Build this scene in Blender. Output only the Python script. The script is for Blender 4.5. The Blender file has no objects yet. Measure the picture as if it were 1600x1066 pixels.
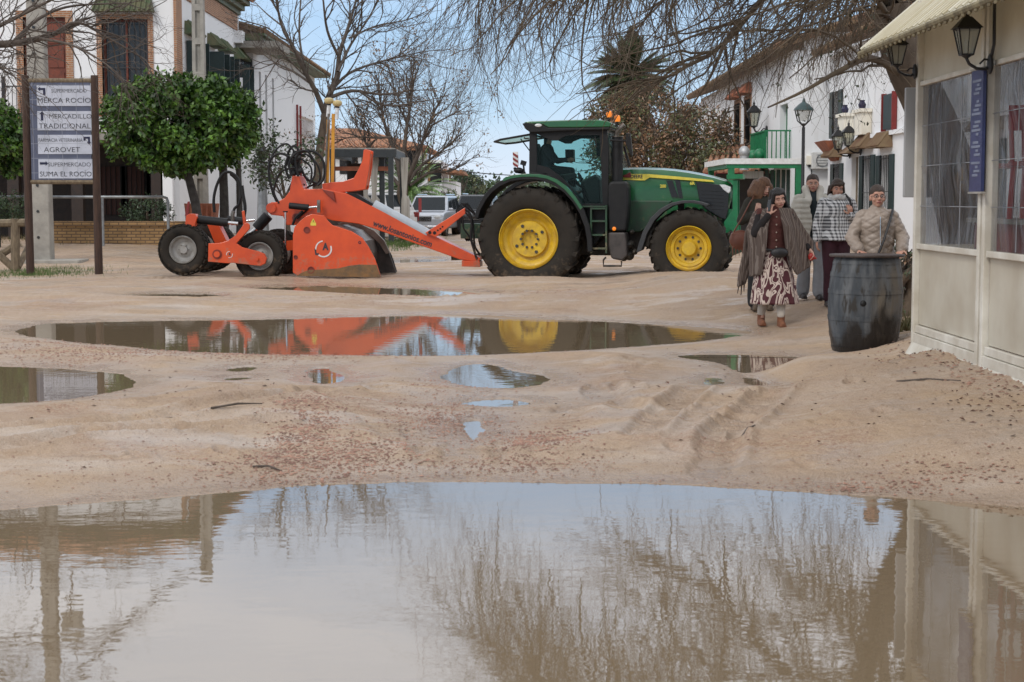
import bpy, math, random, bmesh
import numpy as np
from mathutils import Vector, Matrix, Euler
R = math.radians; PI = math.pi
scene = bpy.context.scene
col = scene.collection

# ---------------------------------------------------------------- camera
H = 1.6; F = 2600.0; TH = math.atan(221.0 / F)
cam = bpy.data.cameras.new('camera'); camo = bpy.data.objects.new('camera', cam); col.objects.link(camo)
cam.sensor_width = 36.0; cam.lens = 36.0 * F / 1600.0
camo.location = (0, 0, H); camo.rotation_euler = (PI / 2 - TH, 0, 0)
cam.clip_start = 0.1; cam.clip_end = 3000
cam.dof.use_dof = True; cam.dof.focus_distance = 27.0; cam.dof.aperture_fstop = 7.5
scene.camera = camo

# ---------------------------------------------------------------- sky, sun, exposure
SUN_EL, SUN_AZ = R(42), R(215)          # azimuth from +Y clockwise: behind the camera, to the left
world = bpy.data.worlds.new("World"); scene.world = world; world.use_nodes = True
nt = world.node_tree; nt.nodes.clear()
def N(t, kind, **kw):
    n = t.nodes.new(kind)
    for k, v in kw.items():
        if k in n.bl_rna.properties and k != 'inputs': setattr(n, k, v)
    return n
sky = N(nt, 'ShaderNodeTexSky'); sky.sky_type = 'NISHITA'; sky.sun_disc = False
sky.sun_elevation = SUN_EL; sky.sun_rotation = SUN_AZ; sky.air_density = 1.0; sky.dust_density = .3; sky.ozone_density = 3.0
tc = N(nt, 'ShaderNodeTexCoord'); sep = N(nt, 'ShaderNodeSeparateXYZ'); nt.links.new(tc.outputs['Generated'], sep.inputs[0])
mp = N(nt, 'ShaderNodeMapping'); mp.inputs['Scale'].default_value = (1.6, 1.6, 7.0); nt.links.new(tc.outputs['Generated'], mp.inputs[0])
nz = N(nt, 'ShaderNodeTexNoise'); nz.inputs['Scale'].default_value = 1.6; nz.inputs['Detail'].default_value = 7; nz.inputs['Roughness'].default_value = .55
nt.links.new(mp.outputs[0], nz.inputs[0])
rp = N(nt, 'ShaderNodeValToRGB')      # cloud cover by height: hazy at the horizon, a blue band, cloud above
cr = rp.color_ramp; cr.elements[0].position = 0.0; cr.elements[0].color = (.62,) * 3 + (1,)
cr.elements[1].position = 1.0; cr.elements[1].color = (.75,) * 3 + (1,)
for p, v in ((.03, .50), (.06, .30), (.10, .14), (.15, .06), (.172, .10), (.195, .45), (.225, .86), (.28, .88), (.6, .95)):
    e = cr.elements.new(p); e.color = (v, v, v, 1)
nt.links.new(sep.outputs['Z'], rp.inputs[0])
ma = N(nt, 'ShaderNodeMath'); ma.operation = 'MULTIPLY_ADD'; ma.inputs[1].default_value = 1.7; ma.inputs[2].default_value = -.85
nt.links.new(nz.outputs[0], ma.inputs[0])
ad = N(nt, 'ShaderNodeMath'); ad.operation = 'ADD'; ad.use_clamp = True
nt.links.new(ma.outputs[0], ad.inputs[0]); nt.links.new(rp.outputs[0], ad.inputs[1])
mx = N(nt, 'ShaderNodeMix'); mx.data_type = 'RGBA'
sb = N(nt, 'ShaderNodeMix'); sb.data_type = 'RGBA'; sb.inputs[0].default_value = .65; sb.inputs[7].default_value = (4.3, 6.5, 9.5, 1)
nt.links.new(sky.outputs[0], sb.inputs[6])
cl = N(nt, 'ShaderNodeValToRGB'); cl.color_ramp.elements[0].position = .1; cl.color_ramp.elements[0].color = (.66, .72, .82, 1)
cl.color_ramp.elements[1].position = .3; cl.color_ramp.elements[1].color = (1, 1.0, 1.03, 1)
nt.links.new(sep.outputs['Z'], cl.inputs[0])
cm = N(nt, 'ShaderNodeVectorMath'); cm.operation = 'SCALE'; cm.inputs['Scale'].default_value = 11.5; nt.links.new(cl.outputs[0], cm.inputs[0])
nt.links.new(ad.outputs[0], mx.inputs[0]); nt.links.new(sb.outputs[2], mx.inputs[6]); nt.links.new(cm.outputs[0], mx.inputs[7])
bg = N(nt, 'ShaderNodeBackground'); bg.inputs[1].default_value = 0.1
nt.links.new(mx.outputs[2], bg.inputs[0])
wo = N(nt, 'ShaderNodeOutputWorld'); nt.links.new(bg.outputs[0], wo.inputs[0])
sl = bpy.data.lights.new('sun', 'SUN'); sl.energy = 1.15; sl.angle = R(14); sl.color = (1, .95, .88)
so = bpy.data.objects.new('sun', sl); col.objects.link(so)
sd = Vector((math.sin(SUN_AZ) * math.cos(SUN_EL), math.cos(SUN_AZ) * math.cos(SUN_EL), math.sin(SUN_EL)))
so.rotation_euler = sd.to_track_quat('Z', 'Y').to_euler()
scene.view_settings.view_transform = 'Standard'; scene.view_settings.look = 'None'
scene.view_settings.exposure = 0.14; scene.view_settings.gamma = 1.0

# ---------------------------------------------------------------- photo geometry -> world
CAM = Vector((0, 0, H)); FW = Vector((0, math.cos(TH), -math.sin(TH))); UP = Vector((0, math.sin(TH), math.cos(TH)))
def ray(px, py): return FW + Vector((1, 0, 0)) * ((px - 800) / F) - UP * ((py - 533) / F)
def P(px, py, D):
    d = ray(px, py); return CAM + d * (D / d.y)
def G(px, py, z=0.0):
    d = ray(px, py); return CAM + d * ((z - H) / d.z)

# ---------------------------------------------------------------- tagging
def tag(o, label=None, cat=None, group=None, kind=None):
    if label: o['label'] = label
    if cat: o['category'] = cat
    if group: o['group'] = group
    if kind: o['kind'] = kind
    return o
XF = {}
def empty(name, loc, rz=0, label=None, cat=None, group=None):
    o = bpy.data.objects.new(name, None); col.objects.link(o); o.location = loc; o.rotation_euler = (0, 0, rz)
    o.empty_display_size = .3
    XF[o.name] = Matrix.Translation(Vector(loc)) @ Matrix.Rotation(rz, 4, 'Z')
    return tag(o, label, cat, group)
def kids(o): return [c for c in bpy.data.objects if c.parent == o]
def copy_tree(o, parent=None):
    c = o.copy(); col.objects.link(c); c.parent = parent
    for ch in kids(o): copy_tree(ch, c)
    return c

# ---------------------------------------------------------------- materials
MATS = {}
def mat(name, c, c2=None, scale=6.0, rough=.7, metal=0.0, bump=0.0, bscale=None, coat=0, stretch=None, detail=5, rvar=0, spec=None, tr=0, ior=None, lo=.35, hi=.65):
    if name in MATS: return MATS[name]
    m = bpy.data.materials.new(name); m.use_nodes = True; t = m.node_tree; b = t.nodes['Principled BSDF']
    b.inputs['Roughness'].default_value = rough; b.inputs['Metallic'].default_value = metal
    b.inputs['Base Color'].default_value = (*c, 1)
    if coat: b.inputs['Coat Weight'].default_value = coat; b.inputs['Coat Roughness'].default_value = .08
    if spec is not None: b.inputs['Specular IOR Level'].default_value = spec
    if tr: b.inputs['Transmission Weight'].default_value = tr
    if ior: b.inputs['IOR'].default_value = ior
    tcn = t.nodes.new('ShaderNodeTexCoord'); src = tcn.outputs['Object']
    if stretch:
        mpn = t.nodes.new('ShaderNodeMapping'); mpn.inputs['Scale'].default_value = stretch
        t.links.new(src, mpn.inputs[0]); src = mpn.outputs[0]
    if c2 is None: c2 = tuple(x * .78 for x in c)
    n = t.nodes.new('ShaderNodeTexNoise'); n.inputs['Scale'].default_value = scale; n.inputs['Detail'].default_value = detail
    n.inputs['Roughness'].default_value = .6
    t.links.new(src, n.inputs['Vector'])
    r = t.nodes.new('ShaderNodeMapRange'); r.inputs['From Min'].default_value = lo; r.inputs['From Max'].default_value = hi
    t.links.new(n.outputs[0], r.inputs[0])
    k = t.nodes.new('ShaderNodeMix'); k.data_type = 'RGBA'; k.inputs[6].default_value = (*c2, 1); k.inputs[7].default_value = (*c, 1)
    t.links.new(r.outputs[0], k.inputs[0]); t.links.new(k.outputs[2], b.inputs['Base Color'])
    if rvar:
        q = t.nodes.new('ShaderNodeMapRange'); q.inputs['To Min'].default_value = min(1, rough + rvar); q.inputs['To Max'].default_value = max(.02, rough - rvar)
        t.links.new(n.outputs[0], q.inputs[0]); t.links.new(q.outputs[0], b.inputs['Roughness'])
    if bump:
        n2 = t.nodes.new('ShaderNodeTexNoise'); n2.inputs['Scale'].default_value = bscale or scale * 4; n2.inputs['Detail'].default_value = 4
        t.links.new(src, n2.inputs['Vector'])
        bp = t.nodes.new('ShaderNodeBump'); bp.inputs['Strength'].default_value = bump; bp.inputs['Distance'].default_value = .02
        t.links.new(n2.outputs[0], bp.inputs['Height']); t.links.new(bp.outputs[0], b.inputs['Normal'])
    MATS[name] = m; return m
def brickmat(name, c1, c2, mortar, bw=.25, bh=.07, axes='xz', rough=.85, ms=.012):
    if name in MATS: return MATS[name]
    m = bpy.data.materials.new(name); m.use_nodes = True; t = m.node_tree; b = t.nodes['Principled BSDF']; b.inputs['Roughness'].default_value = rough
    tcn = t.nodes.new('ShaderNodeTexCoord'); s = t.nodes.new('ShaderNodeSeparateXYZ'); t.links.new(tcn.outputs['Object'], s.inputs[0])
    cb = t.nodes.new('ShaderNodeCombineXYZ')
    ax = t.nodes.new('ShaderNodeMath'); ax.operation = 'ADD'
    t.links.new(s.outputs[0], ax.inputs[0]); t.links.new(s.outputs[1], ax.inputs[1])
    t.links.new(ax.outputs[0], cb.inputs[0]); t.links.new(s.outputs[2], cb.inputs[1])
    br = t.nodes.new('ShaderNodeTexBrick'); br.inputs['Color1'].default_value = (*c1, 1); br.inputs['Color2'].default_value = (*c2, 1); br.inputs['Mortar'].default_value = (*mortar, 1)
    br.inputs['Scale'].default_value = 1; br.inputs['Brick Width'].default_value = bw; br.inputs['Row Height'].default_value = bh; br.inputs['Mortar Size'].default_value = ms
    t.links.new(cb.outputs[0], br.inputs['Vector'])
    nn = t.nodes.new('ShaderNodeTexNoise'); nn.inputs['Scale'].default_value = 3; t.links.new(tcn.outputs['Object'], nn.inputs[0])
    hs = t.nodes.new('ShaderNodeMix'); hs.data_type = 'RGBA'; hs.blend_type = 'MULTIPLY'; hs.inputs[0].default_value = .5
    t.links.new(br.outputs[0], hs.inputs[6]); t.links.new(nn.outputs[0], hs.inputs[7]); t.links.new(hs.outputs[2], b.inputs['Base Color'])
    bp = t.nodes.new('ShaderNodeBump'); bp.inputs['Strength'].default_value = .5; bp.inputs['Distance'].default_value = .01; bp.invert = True
    t.links.new(br.outputs[1], bp.inputs['Height']); t.links.new(bp.outputs[0], b.inputs['Normal'])
    MATS[name] = m; return m
def wall_mat(name, c, dirt, lo=.45, hi=.75):
    """lime-washed wall with rain streaks running down"""
    m = mat(name, c, dirt, scale=1.2, rough=.9, bump=.15, bscale=9, stretch=(1.6, 1.6, .35), detail=8, lo=lo - .2, hi=hi - .2)
    return m
def glass(name, tint=(.8, .95, .92), mixf=.5, rough=.02, dark=(.02, .03, .03)):
    """thin pane: part see-through, part reflection"""
    if name in MATS: return MATS[name]
    m = bpy.data.materials.new(name); m.use_nodes = True; t = m.node_tree; t.nodes.clear()
    o = t.nodes.new('ShaderNodeOutputMaterial'); tr = t.nodes.new('ShaderNodeBsdfTransparent'); tr.inputs[0].default_value = (*tint, 1)
    pb = t.nodes.new('ShaderNodeBsdfPrincipled'); pb.inputs['Base Color'].default_value = (*dark, 1); pb.inputs['Roughness'].default_value = rough
    mxs = t.nodes.new('ShaderNodeMixShader'); mxs.inputs[0].default_value = mixf
    t.links.new(tr.outputs[0], mxs.inputs[1]); t.links.new(pb.outputs[0], mxs.inputs[2]); t.links.new(mxs.outputs[0], o.inputs[0])
    MATS[name] = m; return m

# ---------------------------------------------------------------- mesh builder
def add_mud(m, z0, z1, amt=.8, scale=5, c=(.26, .18, .115)):
    """dried splashes of street mud, thick near z0 and gone above z1 (object height)"""
    t = m.node_tree; b = t.nodes['Principled BSDF']; L = t.links.new; tcn = t.nodes.new('ShaderNodeTexCoord'); sp = t.nodes.new('ShaderNodeSeparateXYZ'); L(tcn.outputs['Object'], sp.inputs[0])
    r = t.nodes.new('ShaderNodeMapRange'); r.inputs[1].default_value = z0; r.inputs[2].default_value = z1; r.inputs[3].default_value = .26; r.inputs[4].default_value = -.10; L(sp.outputs[2], r.inputs[0])
    n = t.nodes.new('ShaderNodeTexNoise'); n.inputs['Scale'].default_value = scale; n.inputs['Detail'].default_value = 8; n.inputs['Roughness'].default_value = .72; L(tcn.outputs['Object'], n.inputs[0])
    a = t.nodes.new('ShaderNodeMath'); a.operation = 'ADD'; L(n.outputs[0], a.inputs[0]); L(r.outputs[0], a.inputs[1])
    k = t.nodes.new('ShaderNodeMapRange'); k.inputs[1].default_value = .56; k.inputs[2].default_value = .72; k.inputs[4].default_value = amt; L(a.outputs[0], k.inputs[0])
    x = t.nodes.new('ShaderNodeMix'); x.data_type = 'RGBA'; L(k.outputs[0], x.inputs[0]); x.inputs[7].default_value = (*c, 1); src = b.inputs['Base Color'].links[0].from_socket; L(src, x.inputs[6]); L(x.outputs[2], b.inputs['Base Color'])
    q = t.nodes.new('ShaderNodeMapRange'); q.inputs[3].default_value = b.inputs['Roughness'].default_value; q.inputs[4].default_value = .9; L(k.outputs[0], q.inputs[0]); L(q.outputs[0], b.inputs['Roughness'])
class MB:
    def __init__(s): s.v = []; s.f = []
    def add(s, vs, fs):
        o = len(s.v); s.v += [tuple(x) for x in vs]; s.f += [tuple(i + o for i in f) for f in fs]; return s
    def box(s, a, b):
        x0, y0, z0 = [min(p, q) for p, q in zip(a, b)]; x1, y1, z1 = [max(p, q) for p, q in zip(a, b)]
        return s.add([(x0,y0,z0),(x1,y0,z0),(x1,y1,z0),(x0,y1,z0),(x0,y0,z1),(x1,y0,z1),(x1,y1,z1),(x0,y1,z1)],
                     [(0,3,2,1),(4,5,6,7),(0,1,5,4),(1,2,6,5),(2,3,7,6),(3,0,4,7)])
    def obox(s, c, size, rot):
        m = Euler(rot).to_matrix(); c = Vector(c); q = []
        for z in (-.5, .5):
            for x, y in ((-.5,-.5),(.5,-.5),(.5,.5),(-.5,.5)): q.append(c + m @ Vector((x*size[0], y*size[1], z*size[2])))
        return s.add(q, [(0,3,2,1),(4,5,6,7),(0,1,5,4),(1,2,6,5),(2,3,7,6),(3,0,4,7)])
    def beam(s, p0, p1, w, h=None, up=(0,0,1)):
        h = h or w; p0 = Vector(p0); p1 = Vector(p1); d = (p1 - p0).normalized(); u = Vector(up)
        if abs(d.dot(u)) > .95: u = Vector((0, 1, 0))
        a = d.cross(u).normalized(); b = a.cross(d).normalized(); q = []
        for p in (p0, p1):
            for i, j in ((-1,-1),(1,-1),(1,1),(-1,1)): q.append(p + a * (i*w/2) + b * (j*h/2))
        return s.add(q, [(0,3,2,1),(4,5,6,7),(0,1,5,4),(1,2,6,5),(2,3,7,6),(3,0,4,7)])
    def tube(s, pts, r, n=8, cap=True):
        pts = [Vector(p) for p in pts]; k = len(pts)
        rs = r if isinstance(r, (list, tuple)) else [r] * k
        u = None; base = len(s.v); fs = []; vs = []
        for i, p in enumerate(pts):
            d = (pts[min(i+1, k-1)] - pts[max(i-1, 0)])
            d = d.normalized() if d.length > 1e-9 else Vector((0, 0, 1))
            if u is None: u = d.orthogonal().normalized()
            else:
                u = u - d * u.dot(d)
                u = u.normalized() if u.length > 1e-6 else d.orthogonal().normalized()
            w = d.cross(u)
            for j in range(n):
                a = 2*PI*j/n; vs.append(p + (u*math.cos(a) + w*math.sin(a)) * rs[i])
        for i in range(k-1):
            for j in range(n): fs.append((i*n+j, i*n+(j+1) % n, (i+1)*n+(j+1) % n, (i+1)*n+j))
        if cap: fs.append(tuple(range(n-1, -1, -1))); fs.append(tuple((k-1)*n+j for j in range(n)))
        return s.add(vs, fs)
    def prism(s, poly, fn, a, b, inset=0):
        """poly: 2d points, fn(u,v,w)->3d, extruded from w=a to w=b"""
        n = len(poly); vs = [fn(u, v, a) for u, v in poly] + [fn(u, v, b) for u, v in poly]
        area = sum(poly[i][0]*poly[(i+1) % n][1] - poly[(i+1) % n][0]*poly[i][1] for i in range(n))
        fs = [tuple(range(n)), tuple(range(2*n-1, n-1, -1))] + [(i, i+n, (i+1) % n + n, (i+1) % n) for i in range(n)]
        return s.add(vs, fs)
    def lathe(s, prof, fn, n=32, close=False):
        """prof: (r, t); fn(r cos, r sin, t)->3d"""
        vs = []; k = len(prof)
        for r, t in prof:
            for j in range(n): a = 2*PI*j/n; vs.append(fn(r*math.cos(a), r*math.sin(a), t))
        fs = [(i*n+j, i*n+(j+1) % n, (i+1)*n+(j+1) % n, (i+1)*n+j) for i in range(k-1) for j in range(n)]
        if close: fs.append(tuple(range(n-1, -1, -1))); fs.append(tuple((k-1)*n+j for j in range(n)))
        return s.add(vs, fs)
    def ell(s, c, r, n=12, m=8, rot=None):
        c = Vector(c); r = r if isinstance(r, (list, tuple)) else (r,)*3; vs = []; fs = []; M = Euler(rot).to_matrix() if rot else None
        for i in range(m+1):
            p = PI*i/m
            for j in range(n):
                a = 2*PI*j/n; q = Vector((r[0]*math.sin(p)*math.cos(a), r[1]*math.sin(p)*math.sin(a), r[2]*math.cos(p)))
                vs.append(c + (M @ q if M else q))
        for i in range(m):
            for j in range(n):
                if i == 0: fs.append((j, n+j, n+(j+1) % n))
                elif i == m-1: fs.append((i*n+j, (i+1)*n+j, i*n+(j+1) % n))
                else: fs.append((i*n+j, (i+1)*n+j, (i+1)*n+(j+1) % n, i*n+(j+1) % n))
        return s.add(vs, fs)
    def cap(s, p0, r0, p1, r1, n=12):
        """tapered capsule"""
        p0 = Vector(p0); p1 = Vector(p1); d = (p1-p0).normalized(); pts = []; rs = []
        for a in (-85, -60, -30, 0): pts.append(p0 + d*(r0*math.sin(R(a)))); rs.append(r0*math.cos(R(a)))
        for a in (0, 30, 60, 85): pts.append(p1 + d*(r1*math.sin(R(a)))); rs.append(r1*math.cos(R(a)))
        return s.tube(pts, rs, n)
    def mesh(s, name):
        me = bpy.data.meshes.new(name); me.from_pydata(s.v, [], s.f); return me
    def build(s, name, m, parent=None, world=True, smooth=False, bevel=0, label=None, fix=True, seg=2):
        if parent is not None and world:
            iv = XF[parent.name].inverted(); s.v = [tuple(iv @ Vector(p)) for p in s.v]
        me = s.mesh(name)
        if fix:
            bm = bmesh.new(); bm.from_mesh(me); bmesh.ops.remove_doubles(bm, verts=bm.verts, dist=1e-5)
            bmesh.ops.recalc_face_normals(bm, faces=bm.faces); bm.to_mesh(me); bm.free()
        me.materials.append(m)
        o = bpy.data.objects.new(name, me); col.objects.link(o); o.parent = parent
        if parent is not None: XF[o.name] = XF.get(parent.name, Matrix())
        if smooth:
            me.polygons.foreach_set('use_smooth', [True]*len(me.polygons))
            if smooth != 2:
                try: me.set_sharp_from_angle(angle=R(38))
                except Exception: pass
        if bevel:
            md = o.modifiers.new('bevel', 'BEVEL'); md.width = bevel; md.segments = seg; md.limit_method = 'ANGLE'; md.angle_limit = R(40)
        if label: o['label'] = label
        return o
def text_obj(txt, size, m, parent, loc, rot, name='lettering', ext=.002, off=0, sx=1, font=None, width=None):
    cu = bpy.data.curves.new(name, 'FONT'); cu.body = txt; cu.size = size; cu.extrude = ext; cu.align_x = 'CENTER'; cu.align_y = 'CENTER'; cu.offset = off; cu.resolution_u = 3
    t = bpy.data.objects.new('tmp', cu); col.objects.link(t)
    bpy.context.view_layer.update()
    me = bpy.data.meshes.new_from_object(t.evaluated_get(bpy.context.evaluated_depsgraph_get()))
    bpy.data.objects.remove(t); me.name = name
    if width:
        xs = [v.co.x for v in me.vertices]; sx = width / (max(xs) - min(xs))
    for v in me.vertices: v.co.x *= sx
    me.materials.clear(); me.materials.append(m)
    o = bpy.data.objects.new(name, me); col.objects.link(o); o.parent = parent; o.location = loc; o.rotation_euler = rot
    return o
def hsh(ix, iy, s):
    h = (ix.astype(np.int64)*374761393 + iy.astype(np.int64)*668265263 + s*1442695041) & 0xffffffff
    h = ((h ^ (h >> 13)) * 1274126177) & 0xffffffff
    return ((h ^ (h >> 16)) & 0xffff) / 65535.0
def vn(x, y, s=0):
    ix = np.floor(x); iy = np.floor(y); fx = x-ix; fy = y-iy; fx = fx*fx*(3-2*fx); fy = fy*fy*(3-2*fy)
    a = hsh(ix, iy, s); b = hsh(ix+1, iy, s); c = hsh(ix, iy+1, s); d = hsh(ix+1, iy+1, s)
    return (a+(b-a)*fx)*(1-fy) + (c+(d-c)*fx)*fy
def fbm(x, y, s=0, o=4):
    r = 0; a = .5
    for i in range(o): r = r + a*(vn(x*2**i, y*2**i, s+i*17)-.5); a *= .5
    return r
# ================================================================ GROUND AND PUDDLES
def chaikin(p, k=2):
    for _ in range(k):
        q = []
        for i in range(len(p)):
            a = p[i]; b = p[(i+1) % len(p)]
            q += [(a[0]*.75+b[0]*.25, a[1]*.75+b[1]*.25), (a[0]*.25+b[0]*.75, a[1]*.25+b[1]*.75)]
        p = q
    return p
PUD = {
 'A': [(-60,800),(0,797),(120,788),(250,778),(350,771),(430,762),(520,757),(650,753),(800,754),(950,755),(1080,758),(1200,766),(1300,772),(1420,780),(1520,786),(1600,794),(1720,806),(1900,900),(1900,1400),(-300,1400),(-300,900)],
 'B': [(14,521),(60,506),(150,502),(300,500),(450,498),(600,494),(720,490),(800,495),(950,503),(1080,510),(1150,514),(1180,520),(1130,531),(1000,542),(850,551),(700,557),(560,556),(400,554),(280,549),(180,541),(80,531)],
 'C': [(-140,570),(40,573),(120,578),(190,585),(226,597),(200,609),(130,622),(40,630),(-140,640)],
 'D': [(190,461),(260,457),(330,459),(352,463),(300,468),(230,467)],
 'E': [(370,450),(450,445),(560,447),(680,453),(780,456),(780,462),(700,466),(600,462),(480,455)],
 'F': [(1052,556),(1150,553),(1240,556),(1262,565),(1200,575),(1180,585),(1150,581),(1140,570),(1090,562)],
 'G': [(686,586),(720,571),(760,567),(800,579),(850,588),(862,598),(800,610),(730,603),(700,599)],
 'H': [(1094,595),(1115,589),(1136,594),(1130,601),(1102,602)],
 'I': [(1148,592),(1180,587),(1213,600),(1180,606)],
 'J': [(348,576),(395,571),(400,577),(375,582),(352,581)],
 'K': [(345,590),(392,587),(398,591),(372,596),(350,595)],
 'M': [(474,578),(510,573),(524,582),(546,589),(535,597),(500,602),(482,592)],
 'N': [(715,627),(780,621),(845,629),(800,636),(735,634)],
 'O': [(585,406),(690,401),(710,407),(620,413)],
 'Q': [(720,660),(745,652),(760,668),(745,690),(728,684)],
}
PW = {k: np.array([tuple(G(x, y))[:2] for x, y in chaikin(v, 2)]) for k, v in PUD.items()}
def sdf_poly(x, y, P_):
    d = np.full(x.shape, 1e9); ins = np.zeros(x.shape, bool); n = len(P_)
    for i in range(n):
        ax, ay = P_[i]; bx, by = P_[(i+1) % n]; ex, ey = bx-ax, by-ay
        t = np.clip(((x-ax)*ex+(y-ay)*ey)/(ex*ex+ey*ey+1e-12), 0, 1)
        d = np.minimum(d, (x-ax-ex*t)**2+(y-ay-ey*t)**2)
        c = (ay > y) != (by > y); ins ^= c & (x < ex*(y-ay)/(ey if abs(ey) > 1e-12 else 1e-12)+ax)
    d = np.sqrt(d); return np.where(ins, -d, d)
def sdf(x, y):
    r = np.full(x.shape, 50.0)
    for k, p in PW.items():
        m = (x > p[:,0].min()-3) & (x < p[:,0].max()+3) & (y > p[:,1].min()-3) & (y < p[:,1].max()+3)
        if m.any(): r[m] = np.minimum(r[m], sdf_poly(x[m], y[m], p))
    return r
def sst(a, b, x): t = np.clip((x-a)/(b-a), 0, 1); return t*t*(3-2*t)
MOUNDS = [  # px, py, height, radius x, radius y
 (120,470,.09,2.2,1.6),(620,478,.06,2.5,1.0),(960,478,.16,2.2,1.3),(840,447,.10,1.5,1.2),(1100,458,.08,1.6,1.4),(1180,475,.05,1.2,1.2),
 (560,570,.05,.9,.6),(700,570,.05,.6,.5),(300,600,.07,1.6,1.0),(900,570,.09,.9,.7),(1000,600,.08,.9,.9),(420,650,.05,1.2,.7),(120,700,.05,1.0,.5),(900,680,.05,1.0,.6),(1180,700,.05,1.1,.6),
 (620,640,.04,.5,.6),(220,545,.04,1.5,.5),(600,640,.02,.3,1.2)]
MW = [(*tuple(G(a, b))[:2], h, rx, ry) for a, b, h, rx, ry in MOUNDS]
RUTS = [  # tyre tracks as photo polylines, half width
 ([(0,690),(120,682),(260,668),(420,640),(520,622),(560,600)], .16), ([(0,720),(140,700),(300,690),(430,676)], .13),
 ([(560,600),(640,640),(690,700),(700,745)], .2), ([(760,600),(745,650),(750,700),(740,745)], .2),
 ([(900,570),(930,600),(950,640),(1010,660),(1150,668)], .17), ([(1060,560),(1010,590),(960,625),(860,650)], .14),
 ([(840,565),(900,600),(960,640)], .12), ([(300,470),(500,474),(700,478),(900,470)], .2), ([(200,440),(500,443),(800,468)], .2),
 ([(800,420),(1000,425),(1200,440)], .3), ([(1150,430),(1210,470),(1240,520),(1230,545)], .3), ([(640,380),(620,395),(560,402)], .25), ([(1010,560),(960,600),(905,640),(870,680)], .15), ([(1120,600),(1060,640),(1000,700)], .13), ([(480,620),(560,650),(640,700)], .14), ([(60,650),(200,640),(330,620),(450,585)], .15), ([(1280,600),(1200,640),(1130,700),(1110,745)], .14), ([(700,372),(760,384),(900,400),(1100,410)], .3)]
RW = [([tuple(G(a, b))[:2] for a, b in pl], w) for pl, w in RUTS]
def seg_d(x, y, pl):
    d = np.full(x.shape, 1e9); al = np.zeros(x.shape); acc = 0
    for i in range(len(pl)-1):
        ax, ay = pl[i]; bx, by = pl[i+1]; ex, ey = bx-ax, by-ay; L = math.hypot(ex, ey)
        t = np.clip(((x-ax)*ex+(y-ay)*ey)/(L*L), 0, 1); q = np.hypot(x-ax-ex*t, y-ay-ey*t)
        m = q < d; d[m] = q[m]; al[m] = acc + t[m]*L; acc += L
    return d, al
FOOT = []
for px, py, a in ((1105,735,.3),(1150,700,-.2),(1120,680,.5),(1190,660,.2),(1170,632,0),(1230,610,-.2),(1240,575,.1),(1215,545,.3),(1140,650,.8),(1060,720,.4),(1330,640,-.3),(1380,690,.2),(980,740,.6),(1010,700,.1),(1290,700,.5),(1400,620,0),(840,725,1),(880,690,.3),(300,690,.8),(350,720,.4),(220,730,.6),(1260,740,.2)):
    q_ = G(px, py); FOOT.append((q_.x, q_.y, a))
def height(x, y, fine=True):
    x = np.asarray(x, float); y = np.asarray(y, float)
    b = .065 + .10*fbm(x*.33, y*.33, 3, 3) + .05*fbm(x*1.1, y*1.1, 9, 3)
    b = b + sst(1.3, 3.4, x)*(1-sst(28, 40, y))*.21*sst(4, 9, y)
    b = b + sst(3.0, 3.9, x)*(1-sst(17, 22, y))*.05
    b = b + sst(-7.5, -10.5, x)*sst(38, 47, y)*(1-sst(60, 75, y))*.3 + sst(6.5, 9, x)*sst(30, 45, y)*.12
    for mx_, my_, h, rx, ry in MW:
        b = b + h*np.exp(-((x-mx_)/rx)**2-((y-my_)/ry)**2)
    for fx_, fy_, fa_ in FOOT:
        u = (x-fx_)*math.cos(fa_)+(y-fy_)*math.sin(fa_); v = -(x-fx_)*math.sin(fa_)+(y-fy_)*math.cos(fa_); e = (u/.055)**2+(v/.14)**2; b = b-.030*np.exp(-e**2)+.014*np.exp(-((np.sqrt(e)-1.35)/.3)**2)
    for pl, w in RW:
        xs = [p[0] for p in pl]; ys = [p[1] for p in pl]
        m = (x > min(xs)-1.5) & (x < max(xs)+1.5) & (y > min(ys)-1.5) & (y < max(ys)+1.5)
        if m.any():
            q, al = seg_d(x[m], y[m], pl); e = q/w
            dz = -.042*np.exp(-e**4) + .030*np.exp(-((e-1.30)/.28)**2) + .014*np.exp(-e**4)*np.sin(al*2*PI/.16 + 3*np.abs(e))*(1 if w < .25 else 0)
            b[m] += dz
    b = np.maximum(b, .022)
    if fine: b = b + (.034*fbm(x*3.6, y*3.6, 21, 4) + .016*fbm(x*19, y*19, 31, 3) - .016*np.maximum(0, fbm(x*7, y*7, 41, 3)-.10)*6*.5)*(1-sst(45, 70, y))
    d = sdf(x, y) + .16*fbm(x*1.7, y*2.2, 55, 4)*sst(9, 14, y) + .09*fbm(x*5, y*6, 66, 4) + .03*fbm(x*18, y*18, 67, 2)
    out = .003 + np.maximum(d, 0)*(.075+.13*sst(2.0, 2.9, x)*(1-sst(16.5, 18, y))) + np.maximum(d-.6, 0)*.08
    k = .03; hh = np.clip(.5+.5*(b-out)/k, 0, 1); sm = b*(1-hh)+out*hh-k*hh*(1-hh)
    kb = np.exp(-(((x-3.05)/.62)**2+((y-14.9)/.75)**2)**2); sm = sm*(1-kb)+.19*kb
    return np.where(d > 0, np.maximum(sm, np.minimum(d*.02, .02)+.0015), np.maximum(d*.35, -.12) - .002)
def gz(x, y): return float(height(np.array([x]), np.array([y]), False)[0])

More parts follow.
